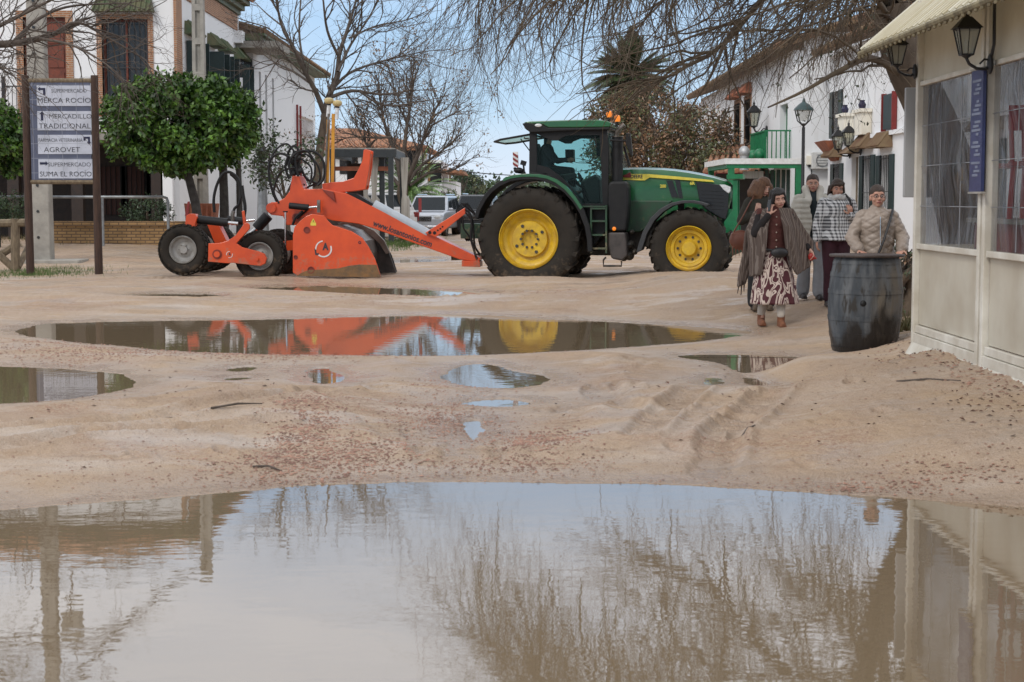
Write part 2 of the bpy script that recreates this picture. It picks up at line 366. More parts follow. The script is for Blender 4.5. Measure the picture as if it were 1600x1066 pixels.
def grid_obj(name, X, Y, Z, m, smooth=True):
    r, c = X.shape; v = np.stack([X, Y, Z], -1).reshape(-1, 3)
    i = np.arange(r*c).reshape(r, c); q = np.stack([i[:-1,:-1], i[:-1,1:], i[1:,1:], i[1:,:-1]], -1).reshape(-1, 4)
    me = bpy.data.meshes.new(name); me.vertices.add(len(v)); me.vertices.foreach_set('co', v.ravel())
    me.loops.add(q.size); me.loops.foreach_set('vertex_index', q.ravel().astype(np.int32))
    me.polygons.add(len(q)); me.polygons.foreach_set('loop_start', np.arange(0, q.size, 4, dtype=np.int32))
    me.update(calc_edges=True); me.materials.append(m)
    if smooth: me.polygons.foreach_set('use_smooth', np.ones(len(q), bool))
    o = bpy.data.objects.new(name, me); col.objects.link(o); return o

def sand_material():
    m = bpy.data.materials.new('wet_sand'); m.use_nodes = True; t = m.node_tree; b = t.nodes['Principled BSDF']
    L = t.links.new; g = t.nodes.new('ShaderNodeNewGeometry'); sp = t.nodes.new('ShaderNodeSeparateXYZ'); L(g.outputs['Position'], sp.inputs[0])
    def noise(s, d=6, r=.6, st=None):
        n = t.nodes.new('ShaderNodeTexNoise'); n.inputs['Scale'].default_value = s; n.inputs['Detail'].default_value = d; n.inputs['Roughness'].default_value = r
        if st:
            q = t.nodes.new('ShaderNodeMapping'); q.inputs['Scale'].default_value = st; L(g.outputs['Position'], q.inputs[0]); L(q.outputs[0], n.inputs['Vector'])
        else: L(g.outputs['Position'], n.inputs['Vector'])
        return n.outputs[0]
    def rng(src, a, bb, c=0, d=1):
        n = t.nodes.new('ShaderNodeMapRange'); n.inputs[1].default_value = a; n.inputs[2].default_value = bb; n.inputs[3].default_value = c; n.inputs[4].default_value = d; L(src, n.inputs[0]); return n.outputs[0]
    def mixc(f, a, bb):
        n = t.nodes.new('ShaderNodeMix'); n.data_type = 'RGBA'
        L(f, n.inputs[0]) if not isinstance(f, float) else None
        for k, v in ((6, a), (7, bb)):
            if isinstance(v, tuple): n.inputs[k].default_value = (*v, 1)
            else: L(v, n.inputs[k])
        return n.outputs[2]
    def math_(op, a, bb):
        n = t.nodes.new('ShaderNodeMath'); n.operation = op; n.use_clamp = True
        for k, v in ((0, a), (1, bb)):
            if isinstance(v, (int, float)): n.inputs[k].default_value = v
            else: L(v, n.inputs[k])
        return n.outputs[0]
    c = mixc(rng(noise(.35), .35, .65), (.385, .28, .20), (.465, .36, .272))
    c = mixc(rng(noise(1.6, 8, .65, (1, .45, 1)), .42, .66), c, (.44, .315, .205))
    c = mixc(rng(noise(7, 6, .7), .52, .75), c, (.36, .25, .165))
    # reddish grit, in patches
    patch = math_('MULTIPLY', rng(noise(.55, 4, .6), .5, .64), rng(noise(38, 3, .7), .47, .6))
    c = mixc(math_('MULTIPLY', patch, .65), c, (.27, .13, .085))
    speck = rng(noise(60, 2, .5), .66, .72)
    c = mixc(math_('MULTIPLY', speck, .6), c, (.16, .10, .07))
    # pale washed-out silt film in wide sweeps
    silt = rng(noise(.8, 6, .6, (.6, 1.6, 1)), .54, .7)
    c = mixc(math_('MULTIPLY', silt, .5), c, (.58, .52, .46))
    # churned damp soil in the tyre tracks
    atn = t.nodes.new('ShaderNodeAttribute'); atn.attribute_name = 'rut'
    rt = math_('MULTIPLY', atn.outputs['Fac'], rng(noise(2.4, 5), .38, .62))
    c = mixc(math_('MULTIPLY', rt, .55), c, (.235, .16, .105))
    # dark wet blotches and fine grains
    dk = math_('MULTIPLY', rng(noise(1.1, 7, .7, (.8, 1.8, 1)), .55, .63), rng(noise(12, 5, .7), .35, .6))
    c = mixc(math_('MULTIPLY', dk, .5), c, (.23, .16, .11))
    gr = rng(noise(170, 2, .5), .35, .65)
    c = mixc(math_('MULTIPLY', gr, .22), c, (.20, .14, .10))
    gr2 = rng(noise(95, 2, .5), .62, .70)
    c = mixc(math_('MULTIPLY', gr2, .5), c, (.62, .52, .44))
    # damp next to the water (follows the height above the water level)
    zz = math_('ADD', sp.outputs[2], rng(noise(3, 5), 0, 1, -.03, .03))
    wet = rng(zz, .008, .055, 1, 0)
    c = mixc(math_('MULTIPLY', wet, .38), c, (.22, .145, .09))
    L(c, b.inputs['Base Color'])
    film = math_('MULTIPLY', rng(noise(.9, 6, .65, (.7, 1.3, 1)), .5, .58), .8)
    w2 = math_('MAXIMUM', wet, film)
    L(rng(w2, 0, 1, .85, .16), b.inputs['Roughness'])
    L(rng(w2, 0, 1, .25, .55), b.inputs['Specular IOR Level'])
    h = t.nodes.new('ShaderNodeMath'); h.operation = 'ADD'; L(noise(14, 6, .7), h.inputs[0]); L(rng(noise(70, 3, .6), 0, 1, 0, .35), h.inputs[1])
    bp = t.nodes.new('ShaderNodeBump'); bp.inputs['Strength'].default_value = .8; bp.inputs['Distance'].default_value = .035
    L(h.outputs[0], bp.inputs['Height']); L(bp.outputs[0], b.inputs['Normal'])
    return m
SAND = sand_material()
# rows follow the distance, finest where the picture shows most
ys = [-60, -30, -12, -4, 0, 2, 3, 4, 4.8]
yy = 1080.0
while yy > 372: ys.append(G(800, yy).y); yy -= 1.25 if yy > 430 else 1.6
ys += [ys[-1]*k for k in (1.1, 1.25, 1.5, 2, 3, 5, 9, 16, 26)]
ys = np.array(ys)
tt = np.concatenate([-np.array([90, 40, 18, 9, 5, 3.2, 2.3, 1.8, 1.5, 1.3]), np.linspace(-1.18, 1.18, 640), np.array([1.3, 1.5, 1.8, 2.3, 3.2, 5, 9, 18, 40, 90])])
W = np.interp(ys, [-60, 0, 5, 80, 3000], [5, 1.7, 1.7, 25, 250])
X = tt[None, :]*W[:, None]; Y = np.repeat(ys[:, None], len(tt), 1)
Z = height(X.ravel(), Y.ravel()).reshape(X.shape)
rutA = np.zeros(X.size); xf, yf = X.ravel(), Y.ravel()
for pl, w in RW:
    for off in (0,):
        m_ = (yf < 45) & (yf > 8); q_, al_ = seg_d(xf[m_], yf[m_], pl); rutA[m_] = np.maximum(rutA[m_], np.exp(-(q_/w/1.15)**4)*(.55+.45*np.sign(np.sin(al_*2*PI/.16+3*np.abs(q_/w)))*(w < .25)))
ground = tag(grid_obj('ground', X, Y, Z, SAND), kind='structure')

at_ = ground.data.attributes.new('rut', 'FLOAT', 'POINT'); at_.data.foreach_set('value', rutA.astype(np.float32))
def water_material():
    m = bpy.data.materials.new('muddy_water'); m.use_nodes = True; t = m.node_tree; b = t.nodes['Principled BSDF']
    b.inputs['Base Color'].default_value = (.20, .148, .092, 1); b.inputs['Roughness'].default_value = .015; b.inputs['IOR'].default_value = 2.6
    g = t.nodes.new('ShaderNodeNewGeometry'); L = t.links.new; outs = []
    for s, st in ((2.2, (1, 2.2, 1)), (11, (1, 1.6, 1))):
        q = t.nodes.new('ShaderNodeMapping'); q.inputs['Scale'].default_value = st; L(g.outputs['Position'], q.inputs[0])
        n = t.nodes.new('ShaderNodeTexNoise'); n.inputs['Scale'].default_value = s; n.inputs['Detail'].default_value = 2; L(q.outputs[0], n.inputs['Vector']); outs.append(n.outputs[0])
    a = t.nodes.new('ShaderNodeMath'); a.operation = 'MULTIPLY_ADD'; a.inputs[1].default_value = .30; L(outs[1], a.inputs[0]); L(outs[0], a.inputs[2])
    bp = t.nodes.new('ShaderNodeBump'); bp.inputs['Strength'].default_value = .007; bp.inputs['Distance'].default_value = .12
    L(a.outputs[0], bp.inputs['Height']); L(bp.outputs[0], b.inputs['Normal']); return m
WATER = water_material()
for ki, (k, p) in enumerate(PW.items()):
    zz = -.0006*ki
    x0, y0 = p.min(0)-.12; x1, y1 = p.max(0)+.12
    if k == 'A': y0 = 2.0
    o = MB().add([(x0, y0, zz), (x1, y0, zz), (x1, y1, zz), (x0, y1, zz)], [(0, 1, 2, 3)]).build('puddle', WATER, fix=False)
    tag(o, kind='structure')

# loose gravel and grit
def gravel():
    rng = np.random.default_rng(5); pts = []
    def patch(px, py, sx, sy, n, s0, s1):
        c = G(px, py); a = G(px+sx, py); bb = G(px, py-sy)
        x = c.x + rng.normal(0, 1, n)*abs(a.x-c.x)*.5; y = c.y + rng.normal(0, 1, n)*abs(bb.y-c.y)*.5
        pts.append(np.stack([x, y, rng.uniform(s0, s1, n)*rng.uniform(.5, 1, n)], 1))
    for a in ((470,700,60,45,1900,.006,.018),(560,725,120,30,1800,.006,.018),(420,738,120,18,700,.005,.015),(690,660,110,30,1800,.006,.017),(840,700,90,22,1400,.006,.017),(800,735,160,14,900,.006,.014),(470,655,60,20,800,.006,.017),
              (150,560,150,14,1400,.007,.02),(420,562,200,8,1300,.007,.02),(60,548,80,14,500,.007,.02),(640,470,140,10,900,.008,.024),(820,470,160,10,900,.008,.024),(1500,620,120,40,450,.006,.022),(1560,660,90,40,300,.008,.028),(1480,760,140,20,350,.006,.02),(1350,768,120,10,250,.006,.018),
              (300,735,320,50,900,.004,.012),(1100,690,420,70,900,.004,.011),(1180,620,350,50,700,.004,.012),(300,640,260,40,600,.004,.012),(800,760,900,8,700,.005,.013),(800,530,800,70,1200,.005,.016),(700,610,100,20,500,.006,.015)): patch(*a)
    Pt = np.concatenate(pts); Pt = Pt[rng.random(len(Pt)) < .7]; z = height(Pt[:,0], Pt[:,1]); d = sdf(Pt[:,0], Pt[:,1]); k = (z > .002) & (Pt[:,1] > 8.4); Pt = Pt[k]; z = z[k]
    n = len(Pt); base = np.array([(1,0,0),(0,1,0),(-1,0,0),(0,-1,0),(0,0,.7),(0,0,-.7)]); v = np.repeat(base[None], n, 0)*rng.uniform(.6, 1.3, (n, 6, 1))
    an = rng.uniform(0, 6.28, n); c, s = np.cos(an)[:,None], np.sin(an)[:,None]
    x = (v[...,0]*c-v[...,1]*s)*Pt[:,2:3]+Pt[:,0:1]; y = (v[...,0]*s+v[...,1]*c)*Pt[:,2:3]*.8+Pt[:,1:2]; zz = v[...,2]*Pt[:,2:3]*.7+z[:,None]+Pt[:,2:3]*.25
    V = np.stack([x, y, zz], -1).reshape(-1, 3)
    f = np.array([(0,1,4),(1,2,4),(2,3,4),(3,0,4)]); Fc = (f[None]+np.arange(n)[:,None,None]*6).reshape(-1, 3)
    me = bpy.data.meshes.new('gravel'); me.vertices.add(len(V)); me.vertices.foreach_set('co', V.ravel()); me.loops.add(Fc.size); me.loops.foreach_set('vertex_index', Fc.ravel().astype(np.int32))
    me.polygons.add(len(Fc)); me.polygons.foreach_set('loop_start', np.arange(0, Fc.size, 3, dtype=np.int32)); me.update(calc_edges=True)
    m = mat('gravel', (.36, .20, .14), (.20, .105, .075), scale=9, rough=.75, lo=.4, hi=.6, detail=1)
    me.materials.append(m); o = bpy.data.objects.new('gravel', me); col.objects.link(o)
    tag(o, 'reddish gravel and grit scattered over the wet sand', 'gravel', kind='stuff')
gravel()
# ================================================================ MATERIALS
WHITE = wall_mat('lime_white', (.80, .81, .82), (.62, .61, .58), .35, .6)
WHITE_CREAM = wall_mat('lime_cream', (.78, .74, .64), (.6, .55, .45), .35, .6)
BRICKO = brickmat('orange_brick', (.50, .22, .10), (.40, .17, .08), (.55, .42, .32), .24, .065)
BRICKT = brickmat('tan_brick', (.58, .36, .16), (.46, .28, .12), (.20, .13, .08), .26, .085, ms=.014)
TILE = mat('roof_tile', (.42, .19, .10), (.24, .14, .09), scale=2.5, rough=.9, bump=.6, bscale=6)
TILEM = mat('mossy_tile', (.21, .15, .085), (.15, .08, .05), scale=1.5, rough=.95, bump=.8, bscale=8)
GTILE = mat('green_tile', (.06, .10, .045), (.13, .12, .06), scale=3, rough=.6, bump=.4, bscale=12)
GREEN_SHUT = mat('green_shutter', (.012, .030, .030), rough=.5)
DARKW = mat('dark_window', (.012, .013, .014), (.03, .03, .03), scale=1, rough=.12)
REDW = mat('red_wood', (.20, .045, .02), (.13, .03, .015), scale=4, rough=.55)
IRON = mat('black_iron', (.015, .015, .017), rough=.5)
GALV = mat('galvanised', (.33, .35, .36), (.22, .23, .24), scale=5, rough=.45, metal=.6)
CONC = mat('concrete', (.36, .34, .30), (.25, .235, .21), scale=3, rough=.9, bump=.3, bscale=20)
WOODD = mat('dark_timber', (.075, .040, .026), (.035, .02, .015), scale=5, rough=.85, bump=.4, stretch=(6, 6, .6))
WOODG = mat('grey_timber', (.22, .17, .11), (.12, .09, .06), scale=5, rough=.9, bump=.4, stretch=(3, 3, 1))
TERRA = mat('terracotta', (.42, .15, .08), (.28, .10, .06), rough=.8)
GREENP = mat('green_paint', (.01, .19, .07), (.008, .13, .05), rough=.45)
CLOTHG = mat('grey_canvas', (.42, .40, .36), (.28, .26, .23), scale=2, rough=.9, stretch=(5, 5, .4))
REDP = mat('red_paint', (.22, .022, .02), rough=.5)
DKWOOD = mat('porch_wood', (.035, .02, .014), (.02, .013, .01), rough=.6)

def W2(a): return Vector(a)
def wallrect(mb, p0, p1, z0, z1, holes, th, inward):
    """wall from p0 to p1 (xy), holes = [(s0,s1,z0,z1)] in metres along the wall; thickness th towards `inward`"""
    p0 = Vector((*p0, 0)); p1 = Vector((*p1, 0)); L = (p1-p0).length; d = (p1-p0)/L; n = Vector((*inward, 0)).normalized()
    xs = sorted({0, L} | {h[0] for h in holes} | {h[1] for h in holes}); zs = sorted({z0, z1} | {h[2] for h in holes} | {h[3] for h in holes})
    for i in range(len(xs)-1):
        j = 0
        while j < len(zs)-1:
            def inh(jj):
                cx, cz = (xs[i]+xs[i+1])/2, (zs[jj]+zs[jj+1])/2
                return any(h[0] < cx < h[1] and h[2] < cz < h[3] for h in holes)
            if inh(j): j += 1; continue
            k = j
            while k+1 < len(zs)-1 and not inh(k+1): k += 1
            a = p0+d*xs[i]; b = p0+d*xs[i+1]; q = [a, b, b+n*th, a+n*th]
            mb.add([(*v.xy, zs[j]) for v in q]+[(*v.xy, zs[k+1]) for v in q], [(0,3,2,1),(4,5,6,7),(0,1,5,4),(1,2,6,5),(2,3,7,6),(3,0,4,7)])
            j = k+1
class WallF:
    """local frame on a wall: s along, z up, o outward"""
    def __init__(s, p0, p1, out): s.p0 = Vector((*p0, 0)); s.d = (Vector((*p1, 0))-s.p0).normalized(); s.n = Vector((*out, 0)).normalized()
    def __call__(s, a, z, o=0): v = s.p0+s.d*a+s.n*o; return (v.x, v.y, z)
    def boxp(s, mb, a0, a1, z0, z1, o0, o1):
        q = [s(a0,z0,o0), s(a1,z0,o0), s(a1,z0,o1), s(a0,z0,o1), s(a0,z1,o0), s(a1,z1,o0), s(a1,z1,o1), s(a0,z1,o1)]
        mb.add(q, [(0,3,2,1),(4,5,6,7),(0,1,5,4),(1,2,6,5),(2,3,7,6),(3,0,4,7)])
def grille_window(W_, par, a0, a1, z0, z1, mframe, shut=GREEN_SHUT, bars=6, hood=None, jamb=None, open_shutters=False, depth=.22, label=None, barm=IRON):
    fr = MB()
    t = .07
    for x0, x1, q0, q1 in ((a0,a0+t,z0,z1),(a1-t,a1,z0,z1),(a0+t,a1-t,z1-t,z1),(a0+t,a1-t,z0,z0+t),((a0+a1)/2-.03,(a0+a1)/2+.03,z0+t,z1-t)): W_.boxp(fr, x0, x1, q0, q1, -depth-.06, -depth)
    w = fr.build('window', mframe, par, label=label)
    p = MB(); W_.boxp(p, a0, a1, z0, z1, -depth-.10, -depth-.065); p.build('pane', DARKW, w)
    if bars:
        b = MB()
        for i in range(bars): x = a0+.06+(a1-a0-.12)*i/(bars-1); b.tube([W_(x, z0+.02, .05), W_(x, z1-.02, .05)], .011, 5)
        for k in range(3): z = z0+.1+(z1-z0-.2)*k/2; b.tube([W_(a0-.0, z, .05), W_(a1+.0, z, .05)], .012, 5)
        b.build('grille', barm, w)
    if jamb:
        j = MB(); q = .16
        W_.boxp(j, a0-q, a0, z0, z1+q, -depth, .035); W_.boxp(j, a1, a1+q, z0, z1+q, -depth, .035); W_.boxp(j, a0, a1, z1, z1+q, -depth, .03)
        j.build('brick_surround', jamb, w)
    if hood:
        h = MB(); zt = z1+.2
        a, b_ = a0-.22, a1+.22
        h.add([W_(a,zt,0), W_(b_,zt,0), W_(b_,zt,.42), W_(a,zt,.42), W_(a+.1,zt+.42,0), W_(b_-.1,zt+.42,0), W_(b_-.1,zt+.40,.12), W_(a+.1,zt+.40,.12)], [(0,3,2,1),(4,5,6,7),(0,1,5,4),(1,2,6,5),(2,3,7,6),(3,0,4,7)])
        for i in range(int((b_-a)/.16)+1):
            x = a+.04+i*.16
            if x < b_-.03: h.tube([W_(x,zt+.035,.43), W_(min(max(x,a+.12),b_-.12),zt+.43,.10)], .035, 6)
        h.build('hood', hood, w)
    if open_shutters:
        for x, sg in ((a0, -1), (a1, 1)):
            s = MB()
            W_.boxp(s, x, x+sg*.05, z0, z1, .03, .55) if open_shutters == 2 else W_.boxp(s, x+(0 if sg > 0 else -.5), x+(.5 if sg > 0 else 0), z0, z1, .01, .05)
            s.build('shutter', shut, w)
    return w
def tile_roof(name, m, par, c, mred=None, th=.12, corr=.22, label=None):
    """c: four corners eave0, eave1, ridge1, ridge0; rows of barrel tiles run from ridge to eave"""
    e0, e1, r1, r0 = [Vector(q) for q in c]; mb = MB(); up = Vector((0, 0, 1))
    L = (e1-e0).length; n = max(4, int(L/corr))
    mb.add([e0-up*th, e1-up*th, r1-up*th, r0-up*th, e0, e1, r1, r0], [(0,3,2,1),(4,5,6,7),(0,1,5,4),(1,2,6,5),(2,3,7,6),(3,0,4,7)])
    for i in range(n):
        t = (i+.5)/n; a = e0.lerp(e1, t); b = r0.lerp(r1, t); s = (a-b).length; d = (a-b).normalized()
        mb.tube([b+up*.03, a+d*.08+up*.03], corr*.33, 6)
    return mb.build(name, m, par, label=label)

# ---------------------------------------------------------------- LEFT: corner house with brick quoins
XA = -10.4; YA = 52.0; YA2 = 63.6; XL = -24.0; ZE = 8.55
hA = empty('corner_house', (XA, YA, 0), 0, 'white two-storey corner house with orange brick trim and green tiled window hoods', 'house')
f = WallF((XL, YA), (XA, YA), (0, -1)); s_ = WallF((XA, YA), (XA, YA2), (1, 0))
def fa(px): return (P(px, 200, YA).x-XL)
def fz(py, D=YA): return P(800, py, D).z
door = (fa(40), fa(106), fz(188), fz(27)); win = (fa(162), fa(234), fz(182), fz(30))
side = []
for px in (301, 335, 351, 375):
    D = -XA*F/(800-px); side.append((D-YA-.55, D-YA+.55))
mb = MB()
wallrect(mb, (XL, YA), (XA, YA), 3.7, ZE, [door, win], .35, (0, 1))
wallrect(mb, (XA, YA+.35), (XA, YA2), 0, ZE, [(a-.35, b-.35, 4.1, 6.65) for a, b in side], .35, (-1, 0))
wallrect(mb, (XL, YA+.4), (XL, YA2), 0, ZE, [], .3, (1, 0)); wallrect(mb, (XL, YA2-.3), (XA-.35, YA2-.3), 0, ZE-.01, [], .3, (0, 1))
mb.build('wall', WHITE, hA)
mb = MB(); mb.box((XL, YA+.01, 3.45), (XA-.36, YA2-.4, 3.69)); mb.build('floor_slab', CONC, hA)
mb = MB()
mb.box((XL, YA+4.2, 0), (XA-.36, YA+4.4, 3.44)); mb.build('porch_wall', DKWOOD, hA)
for px in (175, 215, 252):
    x = P(px, 300, YA+4.2).x; w = MB().box((x-.55, YA+4.1, 1.1), (x+.55, YA+4.19, 2.7)).build('porch_window', MATS.get('shade_red') or mat('shade_red', (.07,.02,.012), rough=.6), hA)
    g = MB()
    for i in range(7): g.tube([(x-.5+i*.166, YA+4.05, 1.1), (x-.5+i*.166, YA+4.05, 2.7)], .015, 5)
    g.build('grille', IRON, w)
for x in (XA-.35, P(245, 300, YA).x, P(120, 300, YA).x, P(20, 300, YA).x, -22):
    MB().box((x-.18, YA+.02, 0), (x+.18, YA+.34, 3.44)).build('porch_column', WHITE if x > -11 else DKWOOD, hA)
mb = MB(); mb.box((P(272, 60, YA).x, YA-.05, 3.7), (XA+.05, YA+.34, ZE-.01)); mb.box((XA+.002, YA+.35, 3.7), (XA+.05, YA+.85, ZE-.62)); mb.build('brick_quoin', BRICKO, hA)
mb = MB(); mb.box((XA+.004, YA+.86, ZE-.6), (XA+.045, YA2-.02, ZE-.02)); mb.build('brick_band', BRICKO, hA)
mb = MB()
for k, (o, z0, z1) in enumerate(((.12, 0, .16), (.28, .16, .34), (.48, .34, .5))):
    mb.box((XA-.2, YA-.2-o, ZE+z0), (XA+o, YA2+.3, ZE+z1)); mb.box((XL-.3, YA-o, ZE+z0+.002), (XA-.2, YA+.3, ZE+z1-.002))
mb.build('cornice', GTILE, hA)
tile_roof('roof', TILE, hA, [(XA+.6, YA-.6, ZE+.6), (XA+.6, YA2+.4, ZE+.6), (XA-4, YA2-3.5, ZE+2.0), (XA-4, YA+4, ZE+2.0)])
tile_roof('roof', TILE, hA, [(XL, YA-.6, ZE+.58), (XA+.6, YA-.6, ZE+.58), (XA-4, YA+4, ZE+1.98), (XL, YA+4, ZE+1.98)])
w = grille_window(f, hA, *win, REDW, bars=9, hood=GTILE, jamb=BRICKO, label='tall dark window with green tiled hood')
# balcony door
dr = MB(); a0, a1, z0, z1 = door; f.boxp(dr, a0, a1, z0, z1, -.2, -.14)
for i in range(2):
    for k in range(4):
        x0 = a0+.1+(a1-a0)/2*i; f.boxp(dr, x0, x0+(a1-a0)/2-.2, z0+.15+k*(z1-z0-.2)/4, z0+.0+(k+1)*(z1-z0-.2)/4, -.139, -.11)
drr = dr.build('balcony_door', REDW, hA)
j = MB(); f.boxp(j, a0-.22, a0, z0, z1+.2, -.2, .04); f.boxp(j, a1, a1+.22, z0, z1+.2, -.2, .04); f.boxp(j, a0, a1, z1, z1+.2, -.2, .035); j.build('brick_surround', BRICKO, drr)
j = MB(); f.boxp(j, a0-.5, a1+.5, z0-.22, z0-.02, .0, .7); bl = j.build('balcony', TERRA, hA)
j = MB(); zt = z0+1.0
for i in range(18): x = a0-.45+(a1-a0+.9)*i/17; j.tube([f(x, z0, .66), f(x, zt, .66)], .011, 5)
j.tube([f(a0-.45, zt, .05), f(a0-.45, zt, .66), f(a1+.45, zt, .66), f(a1+.45, zt, .05)], .02, 6)
f.boxp(j, a0-.50, a0-.40, z0, zt+.3, .62, .72); f.boxp(j, a1+.40, a1+.5, z0, zt+.0, .62, .72); j.build('railing', IRON, bl)
for i, (a, b) in enumerate(side):
    grille_window(s_, hA, a, b, 4.1, 6.65, BRICKO, hood=GTILE, jamb=None, open_shutters=2, bars=5)

# ---------------------------------------------------------------- LEFT: second house with slit windows and terrace
hB = empty('slit_window_house', (-10.1, 64, 0), 0, 'white street house with three tall slit windows and mossy tiled eaves', 'house')
XB = -10.1; s_ = WallF((XB, 64), (XB, 86), (1, 0)); Y0 = 64.0
def sd_(px, X_=XB): return -X_*F/(800-px)
slits = [(sd_(p)-Y0-.28, sd_(p)-Y0+.28, 3.9, 6.7) for p in (410, 419.5, 430)]
ter = (sd_(465)-Y0, sd_(492)-Y0, 3.2, 5.6); rec = (sd_(382)-Y0+.1, sd_(400)-Y0, 6.15, 7.45)
mb = MB(); wallrect(mb, (XB, 64), (XB, 86), 0, 7.9, slits+[ter, rec], .35, (-1, 0)); wallrect(mb, (-22, 64), (XB-.35, 64), 0, 7.9, [], .3, (0, 1)); wallrect(mb, (-22, 85.7), (XB-.35, 85.7), 0, 7.9, [], .3, (0, 1))
mb.build('wall', WHITE, hB)
for a0, a1, z0, z1 in slits:
    m = MB(); s_.boxp(m, a0, a1, z0, z1, -.14, -.08); m.build('window', DARKW, hB)
m = MB(); s_.boxp(m, rec[0], rec[1], rec[2], rec[3], -.5, -.45); w = m.build('window', DARKW, hB)
m = MB()
for i in range(12): x = rec[0]+.05+(rec[1]-rec[0]-.1)*i/11; m.tube([s_(x, rec[2], -.05), s_(x, rec[3]-.4, -.05)], .02, 5)
m.build('railing', IRON, w)
m = MB(); s_.boxp(m, ter[0], ter[1], ter[2], ter[3], -2.5, -2.4); m.build('terrace_wall', TERRA, hB)
m = MB()
for i in range(14): x = ter[0]+(ter[1]-ter[0])*i/13; m.tube([s_(x, ter[2], .03), s_(x, ter[2]+1.05, .03)], .02, 5)
s_.boxp(m, ter[0], ter[1], ter[2]+1.03, ter[2]+1.08, 0, .06); m.build('terrace_railing', WHITE, hB)
for a in (ter[0]-.3, ter[0]+.9):
    m = MB().tube([s_(a, .5, .1), s_(a, 6.0, .1)], .055, 6).build('downpipe', REDP, hB)
tile_roof('roof', TILEM, hB, [(XB+.7, 63.6, 7.95), (XB+.7, 86.5, 7.95), (XB-4, 84, 9.4), (XB-4, 66, 9.4)], corr=.3)
m = MB(); m.box((XB+.02, 63.6, 7.6), (XB+.6, 72, 7.78)); m.box((XB+.02, 63.6, 7.79), (XB+.75, 86, 7.86)); m.build('eave', GTILE, hB)
m = MB(); m.box((XB-.4, 63.3, 7.3), (XB+1.3, 66.6, 7.55)); m.build('roof_slab', CONC, hB)

# ---------------------------------------------------------------- porch wall, railings, planters in front
w0 = P(84, 378, 47); w1 = P(298, 378, 47)
tw = MB(); zb = .2; zt = P(200, 346, 47).z
tw.box((-23, 47, zb), (w0.x, 47.25, zt-.3)); tw = MB(); tw.box((w0.x, 47, zb), (w1.x, 47.25, zt-.13))
pw = empty('brick_porch_wall', ((w0.x+w1.x)/2, 47, zb), 0, 'low tan brick wall in front of the dark porch', 'wall'); 
tw.build('brickwork', BRICKT, pw)
m = MB().box((w0.x-.03, 46.95, zt-.128), (w1.x+.03, 47.3, zt)); m.build('coping', BRICKT, pw)
rl = empty('metal_railing', (P(262,380,45.5).x, 45.5, .2), 0, 'long grey tube railing before the brick porch wall', 'railing')
zr = P(200, 308, 45.5).z; xe = P(262, 300, 45.5).x
m = MB().tube([(-18, 45.5, zr), (xe-.12, 45.5, zr), (xe-.03, 45.5, zr-.03), (xe, 45.5, zr-.12), (xe, 45.5, .15)], .04, 8).build('rail', GALV, rl, smooth=True)
for px in (160, 60, -20): x = P(px, 300, 45.5).x; MB().tube([(x, 45.5, .15), (x, 45.5, zr-.035)], .035, 8).build('post', GALV, rl, smooth=True)
pp = empty('terracotta_planter', tuple(P(315, 350, 46.3)), 0, 'square terracotta planter behind the scraper wheels', 'planter')
c = P(316, 348, 46.3); zt_ = P(316, 318, 46.3).z
m = MB().prism([(-.42,-.42),(.42,-.42),(.42,.42),(-.42,.42)], lambda u,v,w: (c.x+u*(.85+.15*w), c.y+v*(.85+.15*w), c.z-.1+(zt_-c.z+.1)*w), 0, 1).build('pot', TERRA, pp, bevel=.02)
m = MB()
for i in range(6): m.beam((c.x-.35+i*.14, c.y-.43, c.z), (c.x-.36+i*.144, c.y-.45, zt_-.05), .05, .03)
m.build('rib', TERRA, pp)

# poles
p1 = empty('concrete_pole', (P(68,410,40).x, 40.0, 0), 0, 'thick round grey concrete utility pole behind the shop signboard', 'pole', None)
x = P(66, 410, 40).x; zb = .1
m = MB().prism([(-.26,-.2),(.26,-.2),(.26,.2),(-.26,.2)], lambda u,v,w: (x+u*(1-.035*w), 40+v*(1-.035*w), w), .0, 11.3).build('shaft', CONC, p1, bevel=.03)
m = MB()
for k in range(16): m.tube([(x-.02, 39.79, .7+k*.62), (x-.02, 39.9, .7+k*.62)], .035, 8)
m.build('bolt_hole', DARKW, p1)
MB().box((x+.31, 39.8, 8.35), (x+.75, 40.2, 9.05)).build('junction_box', CONC, p1)
MB().box((x-.7, 39.5, -.05), (x+1.0, 40.5, .17)).build('footing', CONC, p1, bevel=.02)
x2 = P(311, 100, 48).x
p2 = empty('slotted_concrete_pole', (x2, 48, 0), 0, 'slim concrete pole with recessed slots beside the corner house', 'pole')
m = MB(); hh = 9.3
def tp(z): return .20*(1-.03*z)
for sx in (-1, 1):
    m.add([(x2+sx*.20, 47.85, 0), (x2+sx*.09, 47.85, 0), (x2+sx*.09, 48.15, 0), (x2+sx*.20, 48.15, 0), (x2+sx*.15, 47.87, hh), (x2+sx*.06, 47.87, hh), (x2+sx*.06, 48.13, hh), (x2+sx*.15, 48.13, hh)], [(0,3,2,1),(4,5,6,7),(0,1,5,4),(1,2,6,5),(2,3,7,6),(3,0,4,7)])
m.box((x2-.1, 47.93, 0), (x2+.1, 48.07, hh-.01))
z = .3
while z < hh-.3: m.box((x2-.095, 47.86, z), (x2+.095, 48.14, z+.18)); z += .95
m.box((x2-.16, 47.85, hh), (x2+.16, 48.15, hh+.12)); m.build('shaft', CONC, p2)
m = MB().box((x2-.5, 47.8, 8.5), (x2+.5, 47.84, 8.6)); m.build('crossarm', GALV, p2)
pts = []
a = Vector((x+.2, 40, 10.6)); b = Vector((x2, 47.9, 9.0))
